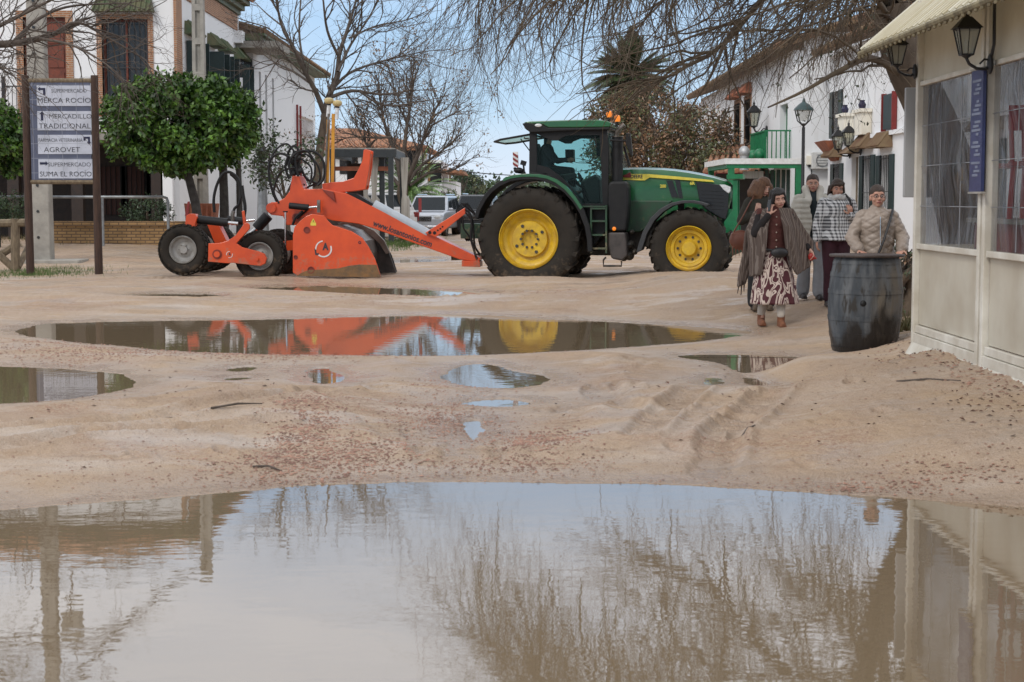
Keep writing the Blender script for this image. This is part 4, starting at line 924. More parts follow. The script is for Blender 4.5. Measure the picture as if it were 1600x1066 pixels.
def make_wheel(par, c, Rt, Wd, rim_r, w_near, side, rimm, name='wheel', lugs=19, agri=True, hub='rear', deep=.0, lugh=.055):
    """c=(u,z) axle; w_near: w of the outer face; side=+1 if the outer face looks to the camera (-w)"""
    whl = bpy.data.objects.new(name, None); col.objects.link(whl); whl.parent = par; XF[whl.name] = Matrix()
    f_ = lambda a, b, t: (c[0]+a, w_near + (t if side > 0 else -t), c[1]+b)
    t_ = MB(); r0 = rim_r*1.02; sh = Rt-lugh
    prof = [(r0-.02,.10),(r0+.0,.05),(r0+(sh-r0)*.25,.012),(r0+(sh-r0)*.6,.0),(r0+(sh-r0)*.85,.02),(sh-.01,.07),(sh,.13),(sh+.005,Wd/2),(sh,Wd-.13),(sh-.01,Wd-.07),(r0+(sh-r0)*.85,Wd-.02),(r0+(sh-r0)*.6,Wd),(r0+(sh-r0)*.25,Wd-.012),(r0,Wd-.05),(r0-.02,Wd-.10)]
    if not agri: prof = [(r, min(t, Wd) if t < Wd/2 else max(t, 0)) for r, t in prof]
    t_.lathe(prof, f_, 56); 
    ty = t_.build('tyre', RUB, whl, world=False, smooth=2)
    l_ = MB()
    if agri:
        for i in range(lugs):
            for hs in (0, 1):
                a0 = 2*PI*(i+.5*hs)/lugs; q = []
                # a bar from the shoulder to just past the centre line, swept backwards
                for rr in (sh-.02, Rt):
                    for (tt_, da) in ((-.0, 0.0), (Wd*.56, .17)):
                        tpos = tt_ if hs == 0 else Wd-tt_; wd = .075/Rt*(1.25 if rr < Rt else .85)
                        if tt_ == 0: tpos = .005 if hs == 0 else Wd-.005; rx = rr-.05
                        else: rx = rr
                        for dd in (-wd/2, wd/2): q.append(f_(rx*math.cos(a0+da+dd), rx*math.sin(a0+da+dd), tpos))
                l_.add(q, [(0,1,3,2),(4,6,7,5),(0,4,5,1),(2,3,7,6),(0,2,6,4),(1,5,7,3)])
                # lug foot down the sidewall
                q = []
                for rr, t1 in ((sh-.035, .03), (sh-.15, .012)):
                    for tz in (-.012, .05):
                        for dd in (-.035/Rt, .035/Rt):
                            tpos = (t1+tz) if hs == 0 else Wd-(t1+tz); q.append(f_(rr*math.cos(a0-.01+dd), rr*math.sin(a0-.01+dd), tpos))
                l_.add(q, [(0,1,3,2),(4,6,7,5),(0,4,5,1),(2,3,7,6),(0,2,6,4),(1,5,7,3)])
    else:
        nb = lugs
        for i in range(nb):
            for k in range(5):
                a0 = 2*PI*(i+.5*(k % 2))/nb; tc_ = Wd*(.10+.2*k); q = []
                for rr in (sh-.02, Rt-(.015 if k in (0, 4) else 0)):
                    for tz in (-Wd*.075, Wd*.075):
                        for dd in (-.34*2*PI/nb, .34*2*PI/nb): q.append(f_(rr*math.cos(a0+dd), rr*math.sin(a0+dd), tc_+tz))
                l_.add(q, [(0,1,3,2),(4,6,7,5),(0,4,5,1),(2,3,7,6),(0,2,6,4),(1,5,7,3)])
    l_.build('tread', RUB, whl, world=False)
    rm = MB(); d = .05
    if hub == 'rear':
        pr = [(rim_r*1.0,.02),(rim_r*1.03,.035),(rim_r*1.0,.06),(rim_r*.955,.05),(rim_r*.94,.10),(rim_r*.91,.17),(rim_r*.80,.20),(rim_r*.76,.235),(rim_r*.70,.25),(rim_r*.64,.25),(rim_r*.62,.18),(rim_r*.60,.165),(rim_r*.32,.165),(rim_r*.29,.18),(rim_r*.27,.26),(.02,.27)]
    elif hub == 'front':
        pr = [(rim_r*1.0,.02),(rim_r*1.03,.035),(rim_r*1.0,.06),(rim_r*.95,.05),(rim_r*.93,.12),(rim_r*.85,.15),(rim_r*.83,.13),(rim_r*.70,.14),(rim_r*.66,.19),(rim_r*.48,.22),(rim_r*.40,.22),(rim_r*.35,.20),(rim_r*.34,.10),(rim_r*.30,.075),(.02,.07)]
    else:
        pr = [(rim_r*1.0,.02),(rim_r*1.03,.03),(rim_r*1.0,.045),(rim_r*.93,.04),(rim_r*.90,.09),(rim_r*.84,.14),(rim_r*.60,.15),(rim_r*.42,.12),(rim_r*.30,.11),(rim_r*.28,.06),(.02,.055)]
    rm.lathe(pr+[(.001, pr[-1][1])], f_, 48)
    rim = rm.build('rim', rimm, whl, world=False, smooth=True)
    nb = 10 if hub != 'plain' else 6
    br, bz = {'rear': (rim_r*.295, .15), 'front': (rim_r*.52, .21), 'plain': (rim_r*.35, .105)}[hub]; bl_ = []
    for i in range(nb): a = 2*PI*i/nb; bl_.append((br*math.cos(a), br*math.sin(a), bz-.015, bz+.05, .026 if hub != 'plain' else .014))
    if hub == 'rear':
        for i in range(4): a = .5+2*PI*i/4; bl_.append((rim_r*.5*math.cos(a), rim_r*.5*math.sin(a), .145, .19, .034))
    for (bx_, by_, z0_, z1_, r_) in bl_: MB().tube([f_(bx_, by_, z0_), f_(bx_, by_, z1_)], r_, 6).build('bolt', GREASE if hub != 'plain' else STL, whl, world=False)
    return whl
RC = T.uz(*t4(338, 760)); FC = T.uz(*t4(1228, 812), 0.05)
Rr = 1.045; Rf = .795
WT = 2.62
make_wheel(tr, RC, Rr, .68, .572, .0, 1, YEL, lugs=20); make_wheel(tr, RC, Rr, .68, .572, WT, -1, YEL, lugs=20)
make_wheel(tr, FC, Rf, .56, .425, .05, 1, YEL, lugs=17, hub='front', lugh=.05); make_wheel(tr, FC, Rf, .56, .425, WT-.05, -1, YEL, lugs=17, hub='front', lugh=.05)
# hood: rings along u with a rounded top
WC = WT/2; top = TP([(858,362),(930,359),(1000,360),(1080,363),(1150,369),(1230,380),(1300,393),(1370,408),(1430,425),(1462,448),(1472,470)], .95)
bot = TP([(858,700),(930,700),(1000,700),(1080,640),(1150,600),(1230,590),(1300,600),(1370,640),(1410,655),(1440,650),(1462,560)], .95)
hw = [.44,.44,.44,.43,.42,.415,.41,.40,.385,.36,.31]
vs = []; K = 13
for (u, z1), (ub, z0), h in zip(top, bot, hw):
    for i in range(K):
        t = i/(K-1)  # from near bottom over the top to far bottom
        if t < .36: q = t/.36; w = -h*(.98+.03*math.sin(q*PI)); z = z0+(z1-.16-z0)*q; uu = ub+(u-ub)*q
        elif t > .64: q = (1-t)/.36; w = h*(.98+.03*math.sin(q*PI)); z = z0+(z1-.16-z0)*q; uu = ub+(u-ub)*q
        else:
            q = (t-.36)/.28*PI; w = -h*.98*math.copysign(abs(math.cos(q))**.75, math.cos(q)); z = z1-.16+.16*math.sin(q)**.6; uu = u
        vs.append((uu, WC+w, z))
n = len(top); fs = [(i*K+j, i*K+j+1, (i+1)*K+j+1, (i+1)*K+j) for i in range(n-1) for j in range(K-1)] + [tuple(range(K)), tuple((n-1)*K+j for j in range(K))]
hood = MB().add(vs, fs).build('bonnet', GRN, tr, world=False, smooth=True)
wn = WC-.445
tprism('stripe', [(862,430),(985,434),(1012,417),(1372,443),(1362,432),(1180,413),(1005,398),(905,398),(862,412)], wn-.012, wn+.03, YTXT, hood)
tprism('grille_side', [(1268,440),(1330,447),(1400,458),(1452,512),(1448,600),(1436,652),(1400,640),(1335,600),(1292,560)], wn-.006, wn+.06, BLKG, hood, bevel=.01)
m = MB()
for k in range(6): a_ = T.uz(*t4(1300, 490+k*20), wn); b_ = T.uz(*t4(1425, 497+k*20), wn); m.beam((a_[0], wn-.008, a_[1]), (b_[0], wn-.008, b_[1]), .008)
m.build('grille_mesh', BLK, hood, world=False)
tprism('headlight', [(1398,457),(1430,457),(1463,470),(1462,492),(1452,507),(1425,488)], wn-.015, wn+.05, LENS, hood, bevel=.012)
tprism('vent', [(1105,433),(1140,435),(1170,525),(1135,527)], wn-.007, wn+.04, BLKG, hood); tprism('vent', [(1153,430),(1180,434),(1196,531),(1174,529)], wn-.007, wn+.04, BLKG, hood)
# nose grille
m = MB(); q = T.uz(*t4(1466, 520), wn); m.box((q[0]-.03, WC-.28, q[1]-.45), (q[0]+.02, WC+.28, q[1]+.22)); m.build('nose_grille', BLK, hood, world=False, bevel=.02)
def ttext(t, x, y, size, w, m, par, wd=None, rz=0): q = T.px(*t4(x, y), w); return text_obj(t, size, m, par, q, (PI/2, rz, 0), width=wd, off=.003)
ttext('DEERE', 940, 413, .10, wn-.014, INK, hood, wd=.235); ttext('200', 1087, 466, .085, wn-.018, YTXT, hood, wd=.12); ttext('6R', 1249, 450, .085, wn-.012, YTXT, hood, wd=.10)
tprism('reflector', [(866,405),(882,400),(905,388),(908,417),(885,418),(866,417)], wn-.05, wn+.0, REDP, hood, bevel=.004)
# engine sides and chassis
tprism('engine_panel', [(880,545),(1140,545),(1090,600),(1010,690),(960,720),(880,720)], WC-.47, WC-.3, GRND, bevel=.02)
tprism('chassis', [(640,560),(870,560),(1180,620),(1330,660),(1400,740),(1380,830),(1150,850),(980,800),(900,850),(720,850),(420,840),(300,760),(420,600)], WC-.30, WC+.30, GREASE, bevel=.03)
m = MB()
m.tube([(RC[0], .5, RC[1]), (RC[0], WT-.5, RC[1])], .2, 14); m.tube([(FC[0], .45, FC[1]), (FC[0], WT-.45, FC[1])], .13, 12); m.build('axle', GRND, tr, world=False)
tprism('front_support', [(1310,650),(1440,640),(1452,720),(1420,800),(1330,820)], WC-.33, WC+.33, GRND, bevel=.03)
# fenders
fo = [(38,640),(52,590),(85,525),(125,478),(175,440),(235,414),(300,402),(380,402),(440,412),(500,434),(560,478),(612,535),(650,600),(680,690),(692,760),(694,830)]
fi = [(60,645),(72,600),(105,540),(140,498),(185,465),(240,440),(300,430),(375,430),(430,440),(484,462),(538,503),(586,556),(622,615),(652,695),(664,762),(668,830)]
for w0, w1 in ((.04, .80), (WT-.80, WT-.04)): tprism('rear_fender', arc_poly(fo, fi), w0, w1, BLK, wt=.04, bevel=.012)
go = [(198,432),(215,420),(260,408),(330,403),(400,406),(450,416),(500,436),(552,474),(600,530),(640,590)]
gi = [(198,440),(240,424),(300,414),(380,414),(440,424),(490,446),(540,484),(586,536),(628,598)]
tprism('fender_trim', arc_poly([(x, y-7) for x, y in go], gi), .03, .12, GRN, wt=.03, bevel=.006)
tprism('cab_base', [(345,385),(470,405),(560,470),(610,540),(640,575),(770,575),(780,700),(700,800),(640,640),(560,520),(470,450),(345,425)], .34, WT-.34, BLK, bevel=.01)
fo2 = [(1340,566),(1300,553),(1250,543),(1190,545),(1130,558),(1070,592),(1020,640),(975,715),(950,790),(938,835)]
fi2 = [(1330,578),(1290,567),(1248,559),(1192,562),(1140,575),(1085,610),(1040,655),(998,728),(975,800),(966,822)]
for w0, w1 in ((.06, .60), (WT-.60, WT-.06)): tprism('front_fender', arc_poly(fo2, fi2), w0, w1, mat('fender_grey', (.035,.037,.04), rough=.55), wt=.06, bevel=.01)
tprism('fender_stay', [(1168,565),(1205,562),(1200,700),(1180,700)], .55, .62, BLK)
# cab
cw0, cw1 = .36, WT-.36
cab = tprism('cab_frame', [(345,150),(385,150),(388,345),(384,400),(343,400)], cw0, cw0+.07, BLK, bevel=.01)
def cabp(pts, w0=cw0, w1=cw0+.07, m=BLK, nm='pillar', **k): return tprism(nm, pts, w0, w1, m, cab, wt=cw0, **k)
for a, b in ((cw0, cw0+.07), (cw1-.07, cw1)):
    cabp([(386,150),(752,150),(752,182),(560,182),(515,200),(505,212),(470,212),(386,176)], a+.002, b-.002, nm='top_rail')
    cabp([(735,150),(775,150),(785,240),(782,575),(752,575),(745,400),(735,200)], a, b, bevel=.008)
    cabp([(386,345),(450,362),(530,420),(590,490),(640,562),(752,562),(752,576),(630,578),(575,500),(520,440),(440,395),(384,392)], a+.004, b-.004, nm='lower_rail')
cabp([(345,150),(385,150),(388,345),(384,400),(343,400)], cw1-.07, cw1)
m = MB()
for pt in ((362, 158), (760, 158), (360, 390)): q = T.px(*t4(*pt), cw0); m.beam((q[0], cw0+.075, q[2]), (q[0], cw1-.075, q[2]), .07)
m.build('cross_rail', BLK, cab, world=False)
for a in (cw0+.03, cw1-.03): cabp([(384,176),(735,176),(752,562),(640,562),(590,490),(530,420),(450,362),(386,345)], a-.004, a+.004, CABG, 'side_glass')
tprism('windscreen', [(775,170),(790,170),(868,440),(852,440)], cw0+.1, cw1-.1, CABG, cab, wt=cw0+.1)
tprism('windscreen_pillar', [(864,245),(876,245),(908,355),(893,355)], cw0+.25, cw0+.32, BLK, cab, wt=cw0+.25); 
tprism('handrail', [(706,190),(712,190),(720,250),(714,250)], cw0-.05, cw0-.02, BLK, cab)
# roof
rf = tprism('roof', [(312,112),(340,106),(440,102),(600,97),(720,97),(775,103),(800,114),(792,136),(600,139),(450,139),(415,120),(360,118)], cw0-.1, cw1+.1, GRN, wt=cw0-.1, bevel=.03)
tprism('roof_lining', [(304,118),(325,112),(360,119),(412,122),(448,140),(600,141),(792,138),(786,152),(600,156),(500,160),(350,168),(325,150)], cw0-.09, cw1+.09, BLK, rf, wt=cw0-.1, bevel=.015)
for (x, y) in ((395, 128), (320, 134)):
    q = T.px(*t4(x, y), cw0-.1); MB().ell((q[0], cw0-.1 if x > 350 else cw0+.05, q[2]), (.072 if x > 350 else .04, .03, .035 if x > 350 else .045), 12, 8).build('work_light', LENS, rf, world=False, smooth=True)
for (x, y, w) in ((788, 66, cw0+.35), (833, 90, cw0+.05)):
    q = T.px(*t4(x, y), w); m = MB().lathe([(.055,-.06),(.06,0),(.05,.05),(.02,.07),(.002,.072)], lambda a,b,t: (q[0]+a, w+b, q[2]+t), 14, True); bc = m.build('beacon', AMB, tr, world=False, smooth=True)
    MB().tube([(q[0]-.0, w, q[2]-.065), (q[0]-.02, w, q[2]-.16)], .03, 8).build('mount', BLK, bc, world=False)
q = T.px(*t4(651, 96), cw0+.4); MB().tube([(q[0], cw0+.4, q[2]), (q[0]-.02, cw0+.4, q[2]+.5)], .008, 5).ell((q[0]+.01, cw0+.4, q[2]), (.06, .05, .025), 10, 5).build('antenna', BLK, tr, world=False)
# open rear window
hx = T.uz(*t4(352, 178), cw0+.05); ex = T.uz(*t4(136, 216), cw0+.05)
def rw(t, w): return (hx[0]+(ex[0]-hx[0])*t, w, hx[1]+(ex[1]-hx[1])*t)
m = MB(); wl0, wl1 = cw0+.05, cw1-.05; inn = (cw0+.25, cw1-.25)
rp_ = [rw(0, wl0), rw(.78, wl0-.0), rw(1, wl0+.3), rw(1, wl1-.3), rw(.78, wl1), rw(0, wl1)]
for i in range(6): m.tube([rp_[i], rp_[(i+1)%6]], .022, 6)
rwn = m.build('rear_window', BLK, tr, world=False)
m = MB().add([Vector(p)+Vector((0,0,.004)) for p in rp_]+[Vector(p)-Vector((0,0,.004)) for p in rp_], [(0,1,2,3,4,5),(11,10,9,8,7,6)]+[(i,i+6,(i+1)%6+6,(i+1)%6) for i in range(6)]); m.build('pane', glass('window_clear', (.75,.9,.85), .3, .02), rwn, world=False)
m = MB().tube([rw(.45, WC), (hx[0]-.02, WC-.2, hx[1]-.45)], .012, 5); m.tube([rw(.3, WC-.25), rw(.35, WC), rw(.3, WC+.25)], .015, 5); m.build('gas_strut', BLK, rwn, world=False)
# exhaust stack and body
q0 = T.px(*t4(832, 440), .42); q1 = T.px(*t4(832, 192), .42)
ex_ = MB().tube([(q0[0], .5, q0[2]-.2), (q1[0], .5, q1[2])], .105, 18).build('exhaust_stack', BLK, tr, world=False, smooth=True)
MB().tube([(q1[0], .5, q1[2]), (q1[0], .5, q1[2]+.02)], .115, 18).build('heat_ring', STL, ex_, world=False)
p_ = [T.px(*t4(*a), .5) for a in ((826,195),(828,165),(845,145),(872,124))]; MB().tube(p_, [.05,.05,.05,.052], 12).build('tail_pipe', STL, ex_, world=False, smooth=True)
p_ = [T.px(*t4(*a), .55) for a in ((772,120),(780,200),(790,300),(798,400))]; MB().tube(p_, .028, 8).build('air_pipe', STL, ex_, world=False, smooth=True)
tprism('exhaust_cleaner', [(800,438),(872,438),(888,450),(896,475),(897,560),(890,640),(880,716),(784,716),(778,640),(779,470),(786,450)], .22, .70, BLK, bevel=.05, seg=4)
tprism('fuel_tank', [(782,722),(876,722),(884,780),(888,850),(860,880),(800,868),(780,800)], .20, .80, mat('dusty_black', (.02,.02,.02), (.06,.05,.045), scale=8, rough=.6, lo=.5, hi=.8), bevel=.035)
q = T.px(*t4(815, 702), .2); MB().ell((q[0], .21, q[2]), (.04, .02, .04), 12, 6).build('side_reflector', AMB, tr, world=False, smooth=True)  # orange reflector, no lamp; its glow is emission put into the amber material
m = MB()
for x, y, r in ((905,790,.09),(900,850,.10),(930,830,.06),(870,860,.08),(915,720,.05)): q = T.px(*t4(x, y), .6); m.ell((q[0], .6, q[2]), (r, .2, r), 10, 6)
m.build('gear_housing', GREASE, tr, world=False)
# steps
st = MB()
for x in (686, 770): a_ = T.px(*t4(x, 572), .12); b_ = T.px(*t4(x, 838), .12); st.beam((a_[0], .2, a_[2]), (b_[0], .2, b_[2]), .03, .12)
a_ = T.px(*t4(640, 578), .12); b_ = T.px(*t4(772, 578), .12); st.beam((a_[0], .22, a_[2]), (b_[0], .22, b_[2]), .025, .2, up=(0, 1, 0))
stp = st.build('step_frame', GRND, tr, world=False)
for y in (590, 660, 737, 812): a_ = T.px(*t4(688, y), .12); b_ = T.px(*t4(768, y), .12); MB().box((a_[0], .13, a_[2]-.015), (b_[0], .40, a_[2]+.02)).build('step', GRND, stp, world=False)
m = MB(); p_ = [T.px(*t4(*a), .16) for a in ((770,860),(756,875),(756,908),(856,908),(856,880))]; m.tube(p_, .022, 6); m.build('lower_step', BLK, tr, world=False)
# mirror, marker board, rear camera
p_ = [T.px(*t4(*a), .28) for a in ((790,210),(850,214),(885,214))]; mr = MB().tube(p_, .018, 6).build('mirror_arm', BLK, tr, world=False)
tprism('mirror', [(883,172),(906,170),(912,215),(920,292),(914,304),(898,270),(884,235)], .18, .34, BLK, mr, wt=.28, bevel=.012)
mb_ = tprism('marker_board', [(252,276),(281,274),(286,352),(258,360)], .30, .32, mat('board_white', (.75,.75,.74), rough=.5), wt=.3)
for k in range(3):
    y = 278+k*27; tprism('red_stripe', [(253,y),(282,y+18),(283,y+33),(254,y+14)], .292, .299, REDP, mb_, wt=.3)
m = MB(); p_ = [T.px(*t4(*a), .34) for a in ((262,362),(270,385),(320,392),(322,402))]; m.tube(p_, .03, 6); q = T.px(*t4(312, 337), .34); m.obox((q[0], .34, q[2]), (.10, .10, .09), (0, .3, 0)); q = T.px(*t4(285, 378), .34); m.ell((q[0], .34, q[2]), (.1, .08, .06), 10, 6); m.tube([T.px(*t4(312, 345), .34), T.px(*t4(318, 400), .34)], .02, 6)
m.build('lamp_bracket', BLK, tr, world=False)
# front linkage
fl = tprism('front_linkage', [(1474,430),(1500,430),(1500,640),(1530,655),(1505,690),(1512,745),(1490,750),(1478,700),(1432,735),(1425,665),(1472,600)], WC-.5, WC-.42, GREENP, wt=WC-.5, bevel=.008)
tprism('side_plate', [(1474,430),(1500,430),(1500,640),(1530,655),(1505,690),(1512,745),(1490,750),(1478,700),(1432,735),(1425,665),(1472,600)], WC+.42, WC+.5, GREENP, fl, wt=WC-.5)
tprism('top_beam', [(1440,402),(1530,398),(1530,424),(1440,426)], WC-.55, WC+.55, GREENP, fl, wt=WC-.5)
for w in (WC-.42, WC+.34): tprism('lower_arm', [(1440,800),(1450,862),(1600,800),(1640,770),(1640,740),(1590,770),(1500,790),(1470,740),(1440,740)], w, w+.07, GRND, fl, wt=WC-.42)
m = MB(); a_ = T.px(*t4(1478, 690), WC); m.tube([(a_[0], WC-.6, a_[2]), (a_[0], WC+.6, a_[2])], .06, 10); a_ = T.px(*t4(1480, 620), WC); m.box((a_[0]-.2, WC-.4, a_[2]-.12), (a_[0]-.02, WC+.4, a_[2]+.10)); m.build('cross_tube', GREENP, fl, world=False)
# rear linkage and hoses
m = MB()
for x, w in ((20, WC-.3), (0, WC-.2), (10, WC+.1), (-10, WC-.05)):
    p_ = [T.px(*t4(*a), w) for a in ((60,640),(x-20,560),(x-50,600),(x-40,700),(x+10,770))]; m.tube(p_, .018, 6)
m.build('rear_hose', BLK, tr, world=False)
m = MB(); a_ = T.uz(*t4(60, 700), WC); m.box((a_[0]-.3, WC-.3, a_[1]-.2), (a_[0]+.4, WC+.3, a_[1]+.1)); m.beam((a_[0]-.55, WC, .42), (RC[0], WC, .5), .12); m.build('hitch', GRND, tr, world=False)
# cab interior
it = MB(); q = T.px(*t4(470, 380), WC); S0 = q
it.box((q[0]-.28, WC-.27, q[2]-.22), (q[0]+.28, WC+.27, q[2]-.06)); it.obox((q[0]-.30, WC, q[2]+.22), (.14, .5, .66), (0, -.12, 0)); it.obox((q[0]-.36, WC, q[2]+.62), (.1, .28, .18), (0, -.12, 0)); it.build('driver_seat', BLK, tr, world=False, bevel=.04)
m = MB(); q = T.px(*t4(650, 420), WC); m.tube([(q[0]+.1, WC, q[2]-.7), (q[0]-.02, WC, q[2]-.1)], .06, 8); c_ = Vector((q[0]-.04, WC, q[2]-.08)); m.tube([c_+Vector((-.08*math.cos(a), .20*math.sin(a), .18*math.cos(a))) for a in [i*PI/8 for i in range(17)]], .018, 6); m.beam(c_+Vector((.08,0,-.18)), c_+Vector((-.08,0,.18)), .03); m.build('steering_wheel', BLK, tr, world=False)
tprism('dashboard', [(640,440),(720,400),(745,430),(748,560),(690,560)], WC-.3, WC+.3, BLK, wt=WC, bevel=.03)
tprism('armrest_console', [(520,400),(600,390),(610,420),(560,440)], WC-.5, WC-.3, BLK, wt=WC-.4, bevel=.02)
tprism('display_screen', [(716,230),(738,225),(740,300),(720,305)], WC-.45, WC-.2, BLK, wt=WC-.4)
tprism('side_console', [(545,262),(590,262),(592,330),(548,335)], WC+.35, WC+.6, BLK, wt=WC+.4)

# ---------------------------------------------------------------- scraper
S = MF(520, 400, 32.7, R(4))
gs = empty('land_scraper', S.o, -S.a, 'long orange land levelling scraper with blade box hitched behind the tractor', 'scraper')
def SP(pts, w=0.0): return [S.uz(x, y, w) for x, y in pts]
def sprism(name, pts, w0, w1, m, parent=None, wt=None, bevel=.008, **k): return MB().prism(SP(pts, w0 if wt is None else wt), UWZ, w0, w1).build(name, m, parent or gs, world=False, bevel=bevel, **k)
SW = 2.3; SC = SW/2
plate = [(457.5,426),(457.5,368),(460,355),(469.5,345),(478,338),(487,334.5),(506,337),(512,345),(519,352),(535,357),(550,362),(566,372),(576,386),(586,405),(595,433),(466,431)]
bp_ = sprism('side_plate', plate, 0, .05, ORG)
sprism('side_plate', plate, SW, SW+.05, mat('dark_blade', (.03,.028,.026), (.10,.09,.08), scale=3, rough=.5), wt=0)
sprism('side_skirt', [(482,422),(500,421.5),(528,419.5),(545,415.5),(562,413.5),(588,414),(595,433.6),(463,431.6),(470,427)], -.012, .0, MUD, bp_, bevel=.003)
for x, y, r in ((479.5,359.5,5.2),(486,422,5.5),(462,402,3.2)):
    q = S.px(x, y, 0); MB().lathe([(r/80,0),(r/80,-.012),(r/80*.8,-.012),(r/80*.8,.0),(.001,.002)], lambda a,b,t: (q[0]+a, t-.004, q[2]+b), 16).build('pivot', mat('dark_red_steel', (.22,.03,.015), rough=.5), bp_, world=False)
# curved mouldboard between the plates
cur = SP([(519,353),(545,362),(562,378),(568,398),(566,418),(560,431)], 0); vs = []; 
m = MB()
for i in range(len(cur)-1):
    (u0, z0), (u1, z1) = cur[i], cur[i+1]; m.add([(u0,.05,z0),(u1,.05,z1),(u1,SW,z1),(u0,SW,z0),(u0-.03,.05,z0-.01),(u1-.03,.05,z1-.01),(u1-.03,SW,z1-.01),(u0-.03,SW,z0-.01)], [(0,1,2,3),(7,6,5,4),(0,4,5,1),(2,6,7,3),(1,5,6,2),(3,7,4,0)])
m.build('mouldboard', mat('blade_steel', (.10,.09,.085), (.22,.20,.18), scale=2, rough=.35, metal=.5), gs, world=False)
# far wing with pale worn lip, seen past the near plate
sprism('wing_plate', [(528,349),(538,346),(562,352),(582,362),(598,378),(608,396),(619,426.5),(590,427),(583,404),(572,384),(556,366),(530,355)], SW-.3, SW-.22, MATS['dark_blade'], bevel=.01)
sprism('wing_lip', [(528,349),(538,346),(562,350),(584,360),(600,376),(609,395),(603,397),(592,380),(577,367),(556,357),(530,353)], SW-.42, SW-.305, MUD if 0 else mat('pale_worn_lip', (.30,.27,.23), (.16,.13,.10), scale=4, rough=.5), bevel=.005)
# logo
lg = MB()
def arcb(cx, cy, r0, r1, a0, a1, w, n=18):
    o = S.px(cx, cy, w)
    for i in range(n):
        q = [];
        for a in (a0+(a1-a0)*i/n, a0+(a1-a0)*(i+1)/n):
            for r in (r0, r1): q.append((o[0]+r*math.cos(a), w, o[2]+r*math.sin(a)))
        lg.add([q[0], q[1], q[3], q[2]]+[(p[0], w-.004, p[2]) for p in (q[0], q[1], q[3], q[2])], [(0,1,2,3),(7,6,5,4),(0,4,5,1),(1,5,6,2),(2,6,7,3),(3,7,4,0)])
arcb(505.5, 389, .140, .165, R(95), R(185), -.004); arcb(505.5, 389, .140, .168, R(-130), R(22), -.004)
WHT = mat('logo_white', (.72,.68,.66), rough=.5); lg.build('logo_ring', WHT, bp_, world=False)
def stext(t, px, py, size, w, m, par, ang=0, wd=None, off=.004): q = S.px(px, py, w); return text_obj(t, size, m, par, (q[0], q[1], q[2]), (PI/2, ang, 0), width=wd, off=off)
stext('A', 508.5, 386, .19, -.006, INK, bp_, R(0), .12, .008); stext('L', 494.5, 394, .16, -.006, INK, bp_, R(-8), .07, .008)
tri = S.px(489.5, 345.5, 0); m = MB().prism([(-.045,-.03),(.045,-.03),(0,.055)], lambda u,v,w: (tri[0]+u, w, tri[2]+v), -.006, -.001).box((tri[0]-.055, -.005, tri[2]-.09), (tri[0]+.055, -.001, tri[2]-.035)); m.build('warning_label', YTXT, bp_, world=False)
m = MB().prism([(-.012,-.015),(.012,-.015),(0,.03)], lambda u,v,w: (tri[0]+u, w, tri[2]+v), -.009, -.006).build('warning_mark', INK, bp_, world=False)
q = S.px(562, 379, 0); MB().lathe([(.028,0),(.028,-.01),(.018,-.01),(.018,0)], lambda a,b,t: (q[0]+a, t, q[2]+b), 14).build('round_badge', NAVY, bp_, world=False)
# main frame / tower, in the middle
ct = [(475,296),(503.5,295),(541,302),(580,321),(751,404),(748,410),(718,405.5),(580,356),(560,350),(520,345),(503,340),(485,336),(470,342),(462,352),(448,352),(442,338),(424,336),(416.5,330),(418,320),(424,316),(431.5,316),(444,310),(452.5,299),(456.5,275),(467.5,275),(472,290)]
frw = SC-.28
fr = sprism('main_frame', ct, frw, frw+.56, ORG, bevel=.015)
m = MB(); 
for x, y in ((424,325),): q = S.px(x, y, frw); m.lathe([(.10,0),(.10,-.05),(.001,-.05)], lambda a,b,t: (q[0]+a, frw+t, q[2]+b), 18)
for k in range(5): a = 2*PI*k/5; m.tube([(q[0]+.075*math.cos(a), frw-.06, q[2]+.075*math.sin(a)), (q[0]+.075*math.cos(a), frw-.04, q[2]+.075*math.sin(a))], .014, 6)
m.build('pivot_plate', ORG, fr, world=False)
q = S.px(463, 340, frw); MB().lathe([(.085,0),(.085,-.02),(.05,-.02),(.05,0),(.001,.0)], lambda a,b,t: (q[0]+a, frw+t-.002, q[2]+b), 16).build('boss', MATS['dark_red_steel'], fr, world=False)
tx = 'www.losantonios.com'; q0 = Vector(S.px(583.5, 348.5, frw-.006)); q1 = Vector(S.px(675, 382.5, frw-.006)); L = (q1-q0).length
an = math.atan2(q1.z-q0.z, q1.x-q0.x); mid = (q0+q1)/2
text_obj(tx, .17, INK, fr, mid, (PI/2, -an, 0), width=L, off=.003)
sprism('tower_bracket', [(503.5,287),(514,286),(516,285),(535,284),(553,278),(561,263),(566.5,250),(568,235),(571,233),(579,236),(577,262),(571,296),(550,299),(516,302),(503.5,296)], SC-.20, SC-.12, ORG, bevel=.008)
sprism('tower_bracket', [(503.5,287),(514,286),(516,285),(535,284),(553,278),(561,263),(566.5,250),(568,235),(571,233),(579,236),(577,262),(571,296),(550,299),(516,302),(503.5,296)], SC+.12, SC+.20, ORG, wt=SC-.2, bevel=.008)
sprism('bracket_web', [(565,290),(572,290),(578,240),(571,236)], SC-.119, SC+.119, ORG, wt=SC-.2, bevel=.004)
sprism('reinforcement', [(503.5,296),(521,300),(524,316),(515,308),(506,300)], SC-.34, SC-.285, MATS['dark_red_steel'])
